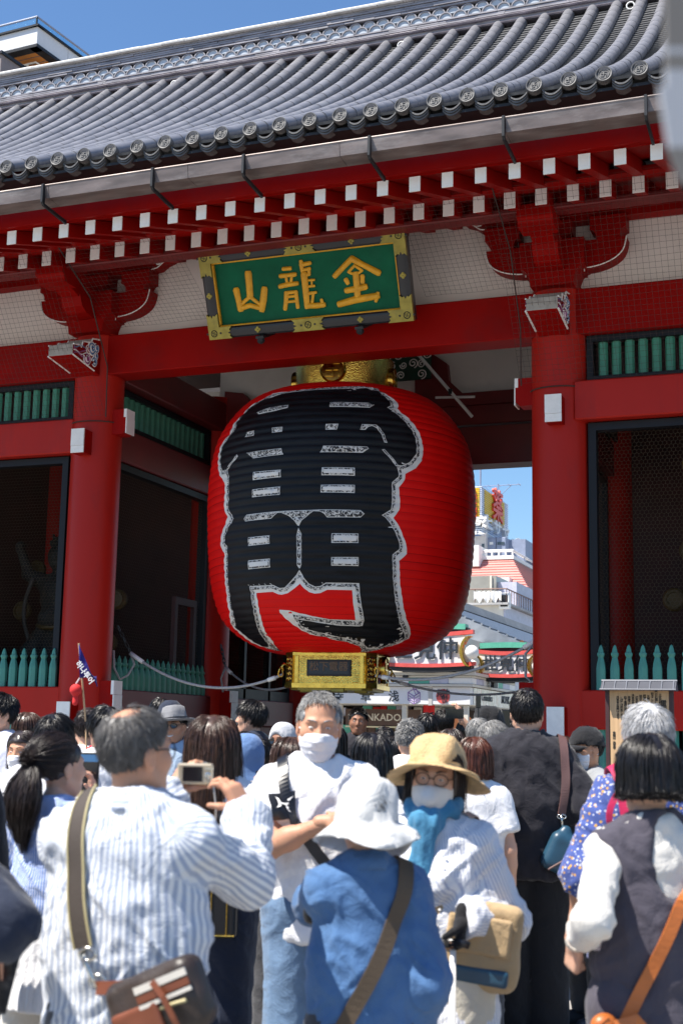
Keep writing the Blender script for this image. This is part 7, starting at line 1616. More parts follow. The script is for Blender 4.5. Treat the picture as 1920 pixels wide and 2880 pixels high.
P9 = person('person in navy at the left edge with a watch on the hanging arm', -258, 1592, 3.05, -4, .012, 'm', 1.05, 0, 'skin_tan', ('short', 'h_black', dict(length=.05)), dict(loose=.022, sleeve='elbow', hem=.70, mat=CL['navy'], amp=.009), dict(mat=CL['navy']), (None, dict(px=(4, 2168, 3.02), d=(.05, .15, -1), n=(-1, .2, 0), pose='grip', pole=(.6, -1, 0))))
P10 = person('woman with a black ponytail in a cropped blue striped blouse and white pleated skirt', 138, 1688, 4.75, -26, .008, 'f', .98, 0, 'skin', ('pony', 'h_dkbrown', dict(length=.36)), dict(loose=.026, sleeve='elbow', hem=1.02, mat=CL['stripe2'], amp=.011, neck=.085), [], (dict(to=(-.16, .30, 1.16), pole=(-1, -.4, -.8)), dict(px=(210, 1838, 5.02), dc=(-.05, .15, .95), nc=(-.8, -.5, 0), pose='hold', pole=(1, -.2, -1))), head=(-22, 2, 0))
# ------------------------------------------------------------------ the middle ground
P11 = person('young man with black hair in a white T-shirt with red lettering on the back', 128, 1637, 6.3, -6, .012, 'm', 1.06, 1, 'skin', ('short', 'h_black', dict(length=.07)), dict(loose=.034, hem=.76, mat=CL['white'], amp=.008), dict(mat=CL['jeans']), (dict(to=(-.27, .12, .95)), None), head=(-14, 0, 0))
P12 = person('small woman with short dark hair and white mask facing the camera at the left edge', 58, 1676, 7.3, 162, .012, 'f', 1.0, 1, 'skin_tan', ('bob', 'h_dkbrown', dict(width=1.04)), dict(loose=.03, mat=CL['bluegrey'], hem=.8), dict(mat=CL['dkgrey']), head=(0, -6, 0), eyes=True, mask=M['maskw'])
P13 = person('man in a pale lavender shirt glancing left in front of the red rail', 8, 1590, 8.4, 128, .012, 'm', 1.0, 1, 'skin', ('short', 'h_black', dict(length=.07)), dict(loose=.03, mat=CL['lav'], hem=.78), dict(mat=CL['dkgrey']), head=(0, 0, 0), eyes=True)
P14 = person('person in black with a pale collar cut off by the left edge of the picture', -125, 1600, 4.35, -8, .012, 'f', 1.1, 1, 'skin', ('long', 'h_black', dict(length=.22)), [dict(loose=.034, sleeve='long', mat=CL['black'], hem=.8), dict(loose=.045, sleeve='none', mat=CL['offwhite'], hem=1.30, name='shawl')], dict(mat=CL['black']))
def crowd(label, px, py, Z, h, sex, style, hcol, topm, botm='dkgrey', sleeve='short', lod=2, skin_='skin', **k):
    hk = k.pop('hk', {'short': dict(length=.045), 'buzz': {}, 'bob': {}, 'long': dict(length=.30), 'pony': dict(length=.25)}[style])
    return person(label, px, py, Z, h, k.pop('up', .012), sex, k.pop('build', 1.03), lod, skin_, (style, hcol, hk), dict(loose=k.pop('loose', .03), sleeve=sleeve, hem=k.pop('hem', .8), mat=CL[topm] if isinstance(topm, str) else topm), dict(mat=CL[botm], hem=.06), **k)
crowd('person with a chin length brown bob before the left rail', 64, 1634, 9.0, -10, 'f', 'bob', 'h_brown', 'bluegrey', lod=1)
P15 = crowd('young dark haired man in a white hooded top directly under the small flag', 205, 1625, 8.0, 4, 'm', 'short', 'h_dkbrown', 'white', sleeve='long', lod=1)
P16 = crowd('person with glossy black hair and one ear showing, just left of the balding man', 246, 1620, 7.0, 28, 'm', 'short', 'h_black', 'white', lod=1, hk=dict(length=.08))
P17 = person('smiling man in a grey fedora and sunglasses wearing a pale blue T-shirt', 404, 1619, 9.8, 172, .038, 'm', 1.08, 1, 'skin_tan', ('short', 'h_black', dict(length=.03)), dict(loose=.03, hem=.78, mat=CL['ltblue']), dict(mat=CL['dkgrey']), head=(-8, -2, 3), eyes=True, sunglasses=True)
lathe_hat(P17, [(.001, .128), (.03, .140), (.06, .150), (.078, .14), (.09, .10), (.098, .05), (.1, .036), (.125, .030), (.15, .036), (.158, .042), (.158, .038), (.13, .026), (.1, .030)], 'fedora_hat', CL['felt'], 36, .012, .15, (4, 6), (0, -.004, 0), (1, 1.12), -.01, 3)
a_ = np.linspace(0, 2 * PI, 25)[:-1]; hb_ = MB(); q_ = np.array([(P17.HC + P17.M3 @ rotx(R_(4)) @ roty(R_(6)) @ np.array((.1005 * math.cos(t), .1125 * math.sin(t), .048))) * P17.s for t in a_]); hb_.ribbon(np.r_[q_, q_[:1]], np.array((0, 0, 1.)), .024, .003); hb_.build('hat_band', CL['dkgrey'], P17.root)
# mouth of the smiling man
sm_ = MB(); T17 = lambda q: (P17.HC + P17.M3 @ np.array(q)) * P17.s
sm_.tube([T17((-.024, .083, -.064)), T17((-.012, .095, -.070)), T17((0, .098, -.072)), T17((.012, .095, -.070)), T17((.024, .083, -.064))], [.002, .005, .0055, .005, .002], 6); sm_.build('smile', M['eye_w'], P17.root, True)
crowd('dark haired man standing in shade right behind the fedora', 368, 1602, 11.3, 20, 'm', 'short', 'h_black', 'navy')
P18 = crowd('man in a dark cap in shade above the fedora', 392, 1608, 10.9, 200, 'm', 'short', 'h_black', 'dkgrey'); lathe_hat(P18, [(.001, .132), (.045, .126), (.08, .095), (.097, .05), (.101, .022), (.099, .02)], 'cap', CL['navy'], 24, 0, .1, (0, 0), (0, -.004, 0), (1, 1.1)); visor(P18, CL['navy'])
P19 = person('woman with long straight brown hair in a white top and dark trousers, back turned', 491, 1639, 5.35, -6, .014, 'f', 1.06, 0, 'skin', ('long', 'h_brown', dict(length=.46, width=1.12)), dict(loose=.028, sleeve='elbow', mat=CL['white'], hem=.92), dict(mat=CL['navy'], loose=.03, hem=.04), (dict(to=(-.22, .22, 1.1)), dict(to=(.18, .28, 1.05))))
def hijab(p, m, back=.30):
    P = Prims(); HC, M3 = p.HC, p.M3; T = lambda q: HC + M3 @ np.array(q, float)
    P.ell(T((0, -.016, .028)), (.088, .108, .102), .02, M3); P.cone(T((0, -.01, -.03)), HC + np.array((0, 0, -.17)), .088, .10, .05, (1, 1.1, 1)); P.cone(HC + np.array((0, 0, -.17)), HC + np.array((0, .01, -.17 - back)), .12, .21, .06, (1, .72, 1), clip=[((0, 0, HC[2] - .17 - back), (0, 0, -1))])
    P.ell(T((0, .085, -.03)), (.056, .075, .088), .012, M3, True)
    f = P.field(.012); V, Q = f.net(); V = smooth_net(V, Q, 1, .4); V = V + vnormals(V, Q) * (noise3(V * np.array((14, 14, 6)) + 3) * .008)[:, None]; return link('head_scarf', raw_mesh('head_scarf', V * p.s, Q, m), p.root)
P20 = person('woman in a blue head scarf and navy printed top raising a phone', 566, 1677, 6.5, -34, .02, 'f', 1.08, 1, 'skin_tan', None, dict(loose=.034, sleeve='long', hem=.80, mat=CL['scribbleprint']), dict(mat=CL['black'], kind='trousers', loose=.04), (dict(to=(-.1, .32, 1.25)), dict(px=(607, 1836, 6.2), dc=(-.05, .3, .95), nc=(-.7, .3, 0), pose='hold', pole=(1, 0, -1))), head=(-10, 0, 0)); hijab(P20, CL['hijab'])
P21 = person('woman in a pale grey head scarf and sunglasses looking down', 652, 1654, 8.8, 152, .02, 'f', 1.06, 1, 'skin_dk', None, dict(loose=.034, sleeve='long', mat=CL['ghijab']), dict(mat=CL['black']), head=(0, -8, 0), eyes=True, sunglasses=True); hijab(P21, CL['ghijab'])
P22 = crowd('young man in navy with a pale tote strap, in profile by the middle pillar', 583, 1606, 10.0, 76, 'm', 'short', 'h_black', 'navy', lod=1, eyes=True, hk=dict(length=.09))
crowd('woman with shoulder length black hair in profile in front of the young man in navy', 562, 1678, 9.2, -60, 'f', 'bob', 'h_black', 'black', lod=2)
crowd('short haired child in a grey top, back turned', 598, 1696, 7.9, -20, 'm', 'short', 'h_black', 'grey', lod=1)
crowd('woman with a brown bob next to the masked man, back turned', 668, 1690, 6.1, 30, 'f', 'bob', 'h_brown', 'white', lod=1)
crowd('bearded man in a dark T-shirt standing in the shade of the gate', 823, 1626, 13.2, 176, 'm', 'buzz', 'h_black', 'charcoal', skin_='skin_dk', lod=1, eyes=True)
crowd('woman with long shiny black hair between the masked man and the straw hat', 855, 1680, 6.5, 10, 'f', 'long', 'h_black', 'black', lod=1, hk=dict(length=.34, width=1.1))
P29 = crowd('man with cropped grey hair in a white shirt above the straw hat', 941, 1652, 8.3, -16, 'm', 'buzz', 'h_grey', 'white', lod=1)
crowd('dark haired man in shade left of the cropped grey man', 884, 1668, 10.2, 10, 'm', 'short', 'h_black', 'black')
crowd('person with tousled black hair in shade right of the cropped grey man', 983, 1637, 11.0, -8, 'm', 'short', 'h_black', 'navy', hk=dict(length=.08))
P31 = crowd('dark haired man holding a phone up sideways in front of the shop', 1019, 1628, 11.6, 4, 'm', 'short', 'h_black', 'black', lod=1, arms=(None, dict(px=(1058, 1650, 11.3), dc=(-.2, .2, .95), nc=(-.7, .3, 0), pose='hold', pole=(1, 0, -1))))
crowd('woman with long dark hair left of the hanging orange jersey', 1036, 1672, 9.0, -14, 'f', 'long', 'h_dkbrown', 'black')
P33 = person('person in a black bucket hat and sunglasses facing the camera in front of the shops', 1122, 1616, 9.5, 176, .03, 'm', 1.02, 1, 'skin', ('short', 'h_black', dict(length=.05)), dict(loose=.03, sleeve='long', mat=CL['black']), dict(mat=CL['black']), head=(-6, -4, 0), eyes=True, sunglasses=True)
lathe_hat(P33, [(.001, .135), (.05, .131), (.085, .112), (.098, .06), (.104, .015), (.125, -.012), (.155, -.04), (.156, -.044), (.125, -.02), (.1, .01)], 'bucket_hat', CL['black'], 36, .008, .3, (2, 0), (0, -.006, 0), (1, 1.1))
crowd('grey haired man partly hidden behind the man in glasses', 1098, 1648, 9.0, -30, 'm', 'short', 'h_grey', 'grey', lod=1)
crowd('older man with grey hair and glasses turned right', 1130, 1654, 8.2, -96, 'm', 'short', 'h_grey', 'grey', lod=1, skin_='skin_tan', eyes=True, specs=M['iron'])
crowd('woman with a reddish brown bob left of the man in charcoal', 1089, 1690, 7.0, -8, 'f', 'bob', 'h_red', 'white', lod=1, hk=dict(width=1.06))
crowd('person with light brown hair peeking over the charcoal shoulder', 1288, 1688, 9.0, -150, 'f', 'bob', 'h_brown', 'offwhite', lod=1, eyes=True)
crowd('woman with a dark bob far inside the gate left of the brown shop sign', 905, 1690, 9.5, 0, 'f', 'bob', 'h_black', 'black')
for i, (px, py, Z, h, sx_, st, t) in enumerate(((345, 1668, 12.2, 0, 'f', 'bob', 'navy'), (445, 1662, 12.0, 10, 'm', 'short', 'black'), (520, 1648, 12.6, -10, 'f', 'bob', 'black'), (700, 1660, 12.6, 0, 'm', 'short', 'dkgrey'), (770, 1668, 12.0, 0, 'f', 'long', 'black'), (960, 1662, 13.0, 5, 'm', 'short', 'navy'), (1065, 1655, 14.5, 0, 'm', 'short', 'dkgrey'), (1175, 1650, 13.5, -5, 'm', 'short', 'black'), (1160, 1672, 10.5, 10, 'f', 'bob', 'dkgrey'), (925, 1668, 15.0, 0, 'm', 'short', 'grey'), (190, 1668, 10.5, 5, 'f', 'bob', 'charcoal'))):
    crowd(('dark haired %s in %s deep in the crowd, ' % ('woman' if sx_ == 'f' else 'man', {'navy': 'navy', 'black': 'black', 'dkgrey': 'dark grey', 'grey': 'grey', 'charcoal': 'charcoal'}[t])) + ('left of the fedora', 'right of the fedora', 'above the long brown hair', 'left of the masked man', 'behind the masked man', 'below the white shop fascia', 'beside the orange jersey', 'behind the man in charcoal', 'right of the grey heads', 'under the brown shop sign', 'behind the ponytail')[i], px, py, Z, h, sx_, st, 'h_black', t, lod=3)

# ------------------------------------------------------------------ worn details
def in_frame(p, q, mb):                    # move a mesh from the wearer's frame to one at q
    o = np.array(q, float) * p.s
    mb.v = [v - o for v in mb.v]; return mb
def sdf_part(name, P, h, m, parent, s=1.0, amp=0, fr=(8, 8, 8), R3=None, off=(0, 0, 0)):
    V, Q = P.field(h).net(); V = smooth_net(V, Q, 1, .3)
    if amp: V = V + vnormals(V, Q) * (noise3(V * np.array(fr) + 2) * amp)[:, None]
    if R3 is not None: V = V @ R3.T
    return link(name, raw_mesh(name, V * s + np.array(off), Q, m), parent)
# striped man's brown messenger bag
q0 = (.11, -.20, .99); bag = world_root('messenger_bag', P1, q0, label='dark brown messenger bag with cream stripes and rust trim on the striped man', cat='bag')
st_, sp_ = strap_on(P1, 'shirt', [(-.085, -.02, 1.44), (-.10, -.12, 1.38), (-.095, -.17, 1.30), (-.08, -.17, 1.22), (-.06, -.17, 1.15), (-.045, -.175, 1.10)], .046, None, 'strap', None, None, None, .008, .005, True)
in_frame(P1, q0, st_).build('strap', [LE['strap'], LE['piping']], bag)
end = (sp_[-1] - np.array(q0)) * P1.s
hk = MB().tube([end, end + np.array((.012, -.01, -.03)), end + np.array((.03, -.012, -.06)), end + np.array((.045, -.012, -.085))], .006, 6); a = np.linspace(0, 2 * PI, 13)[:-1]
for k_, zz in enumerate((-.012, -.07)): hk.tube(np.c_[end[0] + .01 + .5 * -zz + .02 * np.cos(a), np.full(12, end[1] - .01), end[2] + zz + .014 * np.sin(a)], .004, 5, closed=True)
hk.build('snap_hook', LE['chrome'], bag, True)
Rb = roty(R_(-24)) @ rotz(R_(-8)) * .74
P = Prims(); P.box((0, 0, 0), (.165, .055, .11), .045, .02); P.ell((.0, -.03, -.02), (.15, .05, .09), .03)
sdf_part('bag_body', P, .0075, LE['brown'], bag, 1, .007, (16, 16, 16), Rb, (.07, -.01, .0))
P = Prims(); P.box((-.045, -.078, -.035), (.085, .012, .055), .012, .01); sdf_part('front_pocket', P, .006, LE['rust'], bag, 1, .003, (20, 20, 20), Rb, (.07, -.01, .0))
for z, m_, w in ((.062, 'ivory', .016), (.034, 'rust', .016), (.012, 'ivory', .009)): t = np.linspace(-.02, .155, 10); MB().ribbon((np.c_[t, -.064 - .022 * np.cos((t) * 9) ** 2, np.full(10, z)] @ Rb.T) + np.array((.07, -.01, 0)), Rb @ np.array((0, .0, 1.)), w, .004).build('stripe_band', LE[m_], bag)
t = np.linspace(-.15, .13, 16); MB().tube((np.c_[t, np.full(16, -.075), .02 - .5 * (t - .02) ** 2 - .03] @ Rb.T) + np.array((.07, -.01, 0)), .0045, 5).build('zip', LE['piping'], bag); MB().ribbon((np.array([(.05, -.088, .07), (.075, -.10, .02), (.085, -.10, -.05), (.088, -.095, -.09)]) @ Rb.T) + np.array((.07, -.01, 0)), Rb @ np.array((1, 0, 0.)), .014, .004).build('zip_pull', LE['rust'], bag)
MB().ribbon(np.array([end + np.array((.045, -.012, -.085)), (-.02, -.02, .03), (.03, -.03, .02)]), np.array((0, .3, 1.)), .03, .006).build('strap_tab', LE['rust'], bag)
# compact camera in his hands
cc = at_z(448, 1778, 3.74); cm = empty('compact_camera', cc, YAW, label='small champagne coloured compact camera held up by the striped man', cat='camera')
MB().bb((-.050, -.011, -.029), (.050, .011, .029), bev=.005).build('camera_body', LE['champagne'], cm); MB().bb((-.034, -.0135, -.021), (.022, -.0105, .020), bev=.001).build('screen', LE['screen'], cm)
b = MB(); b.lathe([(.009, 0), (.009, .003), (.006, .004)], 14, (.037, -.011, -.004), 'y'); b.bb((.028, -.013, .012), (.046, -.011, .018)); b.build('buttons', LE['chrome'], cm); MB().lathe([(.018, 0), (.018, .018), (.014, .02)][::-1], 18, (.0, .011, 0), 'y').build('lens', LE['chrome'], cm, True); MB().bb((.02, -.006, .029), (.034, .006, .033), bev=.001).build('shutter_button', LE['chrome'], cm)
t = np.linspace(0, 1, 12); MB().ribbon(np.c_[.05 + .012 * np.sin(t * 3), np.full(12, .0), -.02 - .19 * t], np.array((0, 1., .2)), .011, .0025).build('wrist_strap', LE['ivory'], cm)
# denim person's strap and bag
q0 = (-.20, -.12, .82); bag = world_root('shoulder_bag', P2, q0, label='brown shoulder strap and bag across the blue denim shirt', cat='bag')
st_, sp_ = strap_on(P2, 'shirt', [(.115, .04, 1.43), (.12, -.06, 1.42), (.11, -.14, 1.34), (.06, -.18, 1.22), (0, -.18, 1.10), (-.07, -.18, .98), (-.15, -.15, .87), (-.19, -.12, .82)], .042, None, 'strap', None, None, None, .008, .005)
in_frame(P2, q0, st_).build('strap', [LE['olive']], bag)
P = Prims(); P.box((-.05, .02, -.14), (.07, .05, .11), .03, .02); sdf_part('bag_body', P, .008, LE['brown'], bag, 1, .004); b = MB(); a = np.linspace(0, 2 * PI, 13)[:-1]
b.tube(np.c_[.02 * np.cos(a) - .01, np.full(12, -.03), .02 * np.sin(a) - .02], .004, 6, closed=True); b.tube([(-.02, -.03, -.03), (-.05, -.045, -.09), (-.06, -.04, -.15)], .004, 5); b.build('gold_ring', M['gold'], bag, True)
MB().ribbon([(-.06, -.045, -.03), (-.02, -.05, -.08), (.01, -.045, -.16)], np.array((1, 0, .3)), .012, .003).build('tassel', LE['rust'], bag)
q0 = (-.14, .10, 1.30); sb2 = world_root('camera_strap', P2, q0, label='black camera strap end showing beside the neck of the bucket hat wearer', cat='strap'); P = Prims(); P.box((0, 0, 0), (.045, .03, .06), .02, .01); sdf_part('strap_pad', P, .008, LE['blackp'], sb2, 1, .004)
# masked man's chest strap and mark
q0 = (.10, .15, 1.24); cs = world_root('chest_pack', P3, q0, label='black chest strap with a white mark on the masked man in white', cat='bag')
st_, sp_ = strap_on(P3, 'shirt', [(.125, -.05, 1.46), (.125, .05, 1.43), (.115, .13, 1.34), (.07, .17, 1.24), (.0, .18, 1.14), (-.08, .17, 1.05)], .040, None, 's', None, None, None, .009, .005)
in_frame(P3, q0, st_).build('strap', [LE['blackp']], cs)
f = P3.fields['shirt']; g_ = np.meshgrid(np.linspace(.055, .155, 7), np.linspace(1.245, 1.355, 7), indexing='ij'); X = np.c_[g_[0].ravel(), np.full(49, .17), g_[1].ravel()]; X[:, 0] += (X[:, 2] - 1.27) * .25; X, _ = f.push(X, .012)
F = [(i * 7 + j, i * 7 + j + 1, (i + 1) * 7 + j + 1, (i + 1) * 7 + j) for i in range(6) for j in range(6)]; pn = link('printed_panel', raw_mesh('printed_panel', (X - np.array(q0)) * P3.s, F, LE['blackp']), cs)
mk = []
for sx in (-1, 1):
    a = np.linspace(-1.25, 1.25, 9); o_ = [(.108 + sx * (.030 - .020 * math.cos(t)) , 1.302 + .030 * math.sin(t)) for t in a]; i_ = [(.108 + sx * (.040 - .018 * math.cos(t)), 1.302 + .034 * math.sin(t)) for t in a]; mk.append((o_, i_))
mb = MB()
for o_, i_ in mk:
    Y_ = np.c_[[p_[0] for p_ in o_ + i_], np.full(18, .17), [p_[1] for p_ in o_ + i_]]; Y_, _ = f.push(Y_, .016); mb.add((Y_ - np.array(q0)) * P3.s, [(i, i + 1, 9 + i + 1, 9 + i) for i in range(8)])
Y_ = np.c_[[.094, .122, .122, .094], np.full(4, .17), [1.298, 1.298, 1.306, 1.306]]; Y_, _ = f.push(Y_, .0175); mb.add((Y_ - np.array(q0)) * P3.s, [(0, 1, 2, 3)]); mb.build('white_mark', M['white'], pn)
# straw hat lady: scarf, beads, bag, glove, cane
sc_ = Prims(); sc_.cone((-.07, .06, 1.47), (.07, .06, 1.47), .030, .030, .02); sc_.cone((-.075, .05, 1.475), (-.06, -.05, 1.50), .03, .03, .02); sc_.cone((.075, .05, 1.475), (.06, -.05, 1.50), .03, .03, .02); sc_.cone((.0, .12, 1.43), (.015, .165, 1.20), .045, .040, .03, (1, .6, 1)); sc_.cone((.01, .165, 1.20), (.02, .175, 1.04), .034, .042, .02, (1, .5, 1)); sc_.ell((.0, .11, 1.43), (.06, .05, .05), .03)
V, Q = sc_.field(.010).net(); V = V + vnormals(V, Q) * (noise3(V * np.array((45, 45, 14))) * .012)[:, None]; link('scarf', raw_mesh('scarf', V * P4.s, Q, CL['teal']), P4.root)
bd = MB(); f = P4.fields['shirt']; t = np.linspace(-1, 1, 40); X = np.c_[.085 * t, np.full(40, .16), 1.08 - .10 * (1 - t ** 2) + .25 * np.abs(t) ** 3]; X, _ = f.push(X, .006)
for x in X: bd.lathe([(.0005, -.0055), (.0055, 0), (.0005, .0055)], 5, x * P4.s, cap=False)
bd.build('bead_necklace', M['white'], P4.root)
W = P4.wr[-1]; hd_ = Prims(); hand_prims(hd_, W, unit((.05, .25, -1)), (1, .3, 0), -1, 'grip', .97)
V, Q = hd_.field(.0065).net(); V = V + vnormals(V, Q) * .003; k_ = (V - W) @ unit((.05, .25, -1)) < .105; Qk = Q[k_[Q].all(1)]; link('glove', raw_mesh('glove', V * P4.s, Qk, CL['black']), P4.root)
hw = P4.world(W + np.array((.02, .045, -.085))); cn = empty('walking_stick', (hw[0], hw[1], 0), P4.rz, label='white folding walking stick held in the gloved hand', cat='walking stick')
MB().tube([(0, 0, .01), (0, 0, hw[2] - .01)], .0095, 12).build('shaft', M['white'], cn, True); MB().tube([(-.05, 0, hw[2] + .005), (-.02, 0, hw[2] + .015), (.03, 0, hw[2] + .01), (.06, 0, hw[2] - .004)], .012, 8).build('handle', LE['blackp'], cn, True); MB().lathe([(.015, 0), (.016, .03), (.011, .045)], 12).build('rubber_tip', LE['blackp'], cn, True); MB().lathe([(.011, hw[2] * .55), (.0115, hw[2] * .55 + .004), (.0105, hw[2] * .55 + .005)], 12).build('joint_ring', LE['blackp'], cn)
q0 = (-.20, .02, 1.03); bag = world_root('canvas_bag', P4, q0, label='beige canvas shoulder bag with a blue band at the hip of the straw hat woman', cat='bag'); Rb = rotz(R_(18)) @ roty(R_(-8))
P = Prims(); P.box((0, 0, 0), (.155, .05, .13), .035, .02); P.ell((0, -.0, -.06), (.15, .065, .08), .04); sdf_part('bag_body', P, .009, CL['beige'], bag, 1, .006, (9, 9, 9), Rb, (.05, .03, 0))
P = Prims(); P.box((0, .060, -.085), (.125, .012, .026), .01, .008); sdf_part('blue_band', P, .007, LE['navy'], bag, 1, .002, (9, 9, 9), Rb, (.05, .03, 0)); P = Prims(); P.box((-.02, .058, .03), (.10, .010, .06), .012, .008); sdf_part('pocket', P, .007, CL['beige'], bag, 1, .003, (12, 12, 12), Rb, (.05, .03, 0))
st_, sp_ = strap_on(P4, 'shirt', [(-.16, .08, .95), (-.19, -.03, 1.10), (-.165, -.06, 1.30), (-.12, -.06, 1.42), (-.12, .02, 1.44)], .03, None, 's', None, None, None, .008, .004); in_frame(P4, q0, st_).build('strap', [mat('pinkish_strap', (.42, .26, .20), .7)], bag)
# charcoal man's strap and teal bag
q0 = (.20, -.06, .94); bag = world_root('sling_bag', P5, q0, label='teal leather sling bag hanging from a mauve strap on the man in charcoal', cat='bag')
st_, sp_ = strap_on(P5, 'shirt', [(.165, .03, 1.43), (.17, -.06, 1.43), (.185, -.14, 1.36), (.185, -.17, 1.26), (.175, -.17, 1.14), (.165, -.17, 1.07)], .045, None, 's', None, None, None, .010, .006); in_frame(P5, q0, st_).build('strap', [LE['mauve']], bag)
e_ = (sp_[-1] - np.array(q0)) * P5.s; b = MB().tube([e_, e_ + np.array((.0, -.005, -.03)), e_ + np.array((.005, -.005, -.07))], .007, 6); a = np.linspace(0, 2 * PI, 11)[:-1]; b.tube(np.c_[e_[0] + .024 * np.cos(a), np.full(10, e_[1]), e_[2] - .01 + .012 * np.sin(a)], .004, 5, closed=True); b.build('buckle', LE['chrome'], bag, True)
P = Prims(); P.cone((0, 0, .07), (.02, 0, -.10), .03, .06, .02, (1, .8, 1)); P.box((.0, 0, -.05), (.11, .05, .10), .04, .02, roty(R_(25))); sdf_part('bag_body', P, .009, LE['navy'], bag, P5.s, .004, (12, 12, 12), None, e_ + np.array((.02, -.01, -.16))); MB().tube([e_ + np.array((-.08, -.06, -.28)), e_ + np.array((.02, -.07, -.22)), e_ + np.array((.10, -.05, -.12))], .006, 5).build('zip', LE['mauve'], bag)
# plum dress woman's tan bag
q0 = (-.17, -.10, .80); bag = world_root('leather_bag', P6, q0, label='orange tan leather bag with a long strap on the woman in the plum dress', cat='bag')
st_, sp_ = strap_on(P6, 'dress', [(.125, .03, 1.45), (.13, -.06, 1.43), (.12, -.14, 1.36), (.06, -.17, 1.25), (0, -.16, 1.13), (-.06, -.16, 1.02), (-.12, -.16, .92), (-.15, -.14, .86)], .034, None, 's', None, None, None, .009, .005); in_frame(P6, q0, st_).build('strap', [LE['tan']], bag)
P = Prims(); P.cone((0, 0, .06), (-.03, .0, -.20), .035, .075, .03, (1.1, .75, 1), clip=[((0, 0, -.21), (0, 0, -1))]); P.box((-.02, 0, -.12), (.085, .06, .12), .03, .03, roty(R_(12))); sdf_part('bag_body', P, .008, LE['tan'], bag, 1, .005, (14, 14, 14), None, (-.02, -.02, 0))
MB().tube([(-.05, -.085, .03), (-.075, -.09, -.06), (-.10, -.085, -.17)], .0055, 5).build('seam', LE['rust'], bag); MB().ribbon([(.0, -.05, .07), (.05, -.075, .09), (.085, -.075, .05), (.09, -.072, -.02)], np.array((.3, 0, 1.)), .026, .004).build('strap_end', LE['tan'], bag); MB().ribbon([(-.01, -.04, .08), (-.05, -.05, .05), (-.11, -.02, .0)], np.array((.3, 0, 1.)), .022, .004).build('strap_loop', LE['tan'], bag); MB().ribbon([(-.06, -.06, -.20), (-.05, -.08, -.30), (-.10, -.085, -.44)], np.array((1, 0, .3)), .022, .004).build('hanging_tab', LE['tan'], bag)
def wristband(p, sx, name, label, m, face=None, w=.02, up=.03):
    W, E = p.wr[sx], p.el[sx]; ax = unit(W - E); c = W - ax * up; e1 = unit(np.cross(ax, (0, 1, .2))); e2 = np.cross(ax, e1); a = np.linspace(0, 2 * PI, 19); r = .034; root = world_root(name, p, c, label=label, cat='watch'); P_ = np.array([(e1 * math.cos(t) + e2 * math.sin(t) * .88) * r for t in a]) * p.s
    MB().ribbon(P_, ax, w, .004).build('band', m, root)
    if face:
        n = unit(e1 * face[0] + e2 * face[1]); t1 = np.cross(ax, n); M_ = Matrix(np.stack([t1, ax, n], 1).tolist()); MB().box(n * r * 1.05 * p.s, (.034, .040, .010), M_, bev=.004).build('watch_case', LE['chrome'], root); MB().box(n * (r * 1.05 + .006) * p.s, (.027, .033, .002), M_).build('watch_face', LE['screen'], root)
wristband(P6, -1, 'wrist_watch', 'beige strapped watch on the left wrist of the plum dress woman', LE['ivory'], (0, -1)); wristband(P9, 1, 'wrist_watch', 'black watch on the hanging arm at the left edge', LE['blackp'], (0, -1), .026); wristband(P20, 1, 'wrist_watch', 'dark square smart watch on the raised wrist beside the masked man', LE['ivory'], (0, -1), .02)
def phone(label, px, py, Z, rz, w=.075, h=.155, rx=0, ry=0, m='blackp', name='mobile_phone'):
    r = empty(name, at_z(px, py, Z), rz, label=label, cat='phone'); r.rotation_euler = (rx, ry, rz); MB().bb((-w / 2, -.0045, -h / 2), (w / 2, .0045, h / 2), bev=.003).build('phone_body', LE[m], r); MB().bb((-w / 2 + .004, -.0058, -h / 2 + .006), (w / 2 - .004, -.0046, h / 2 - .006)).build('screen', LE['screen'], r); return r
ph = phone('black phone held up by the woman with the ponytail', 205, 1778, 5.04, YAW + R_(-12), .078, .16); MB().bb((-.036, -.0066, .045), (.036, -.0059, .072)).build('bright_preview', mat('blue_preview', (.05, .15, .30), .2), ph)
phone('black phone gripped in the hanging hand at the left edge', 6, 2246, 3.0, YAW + R_(60), .075, .15, 0, .3); phone('phone held by the raised hand beside the blue head scarf', 601, 1806, 6.16, YAW + R_(40), .07, .14)
phone('dark phone held up in front of the white shop fascia', 1044, 1640, 11.2, YAW, .15, .08); phone('upright black phone raised left of the tall man in charcoal', 1159, 1655, 9.6, YAW, .075, .15)
r = phone('black phone on a thin selfie stick against the shop banner', 1098, 1612, 9.3, YAW, .036, .09); MB().tube([(0, 0, -.045), (0, 0, -.36)], .006, 6).build('stick', LE['blackp'], r)
# red backpack strap
q0 = (-.13, -.10, 1.35); bag = world_root('backpack_strap', P7, q0, label='magenta red backpack strap on the shoulder of the floral shirt', cat='strap'); st_, _ = strap_on(P7, 'shirt', [(-.125, .06, 1.44), (-.13, -.02, 1.45), (-.135, -.10, 1.40), (-.135, -.16, 1.30), (-.13, -.18, 1.20)], .045, None, 's', None, None, None, .012, .008); in_frame(P7, q0, st_).build('strap', [LE['magenta']], bag); t = np.linspace(0, 1, 10); MB().ribbon(np.c_[-.03 - .05 * np.sin(t * PI), -.07 - .02 * np.sin(t * PI), .05 - .2 * t], np.array((1, 0, .2)), .022, .004).build('loose_end', LE['magenta'], bag)
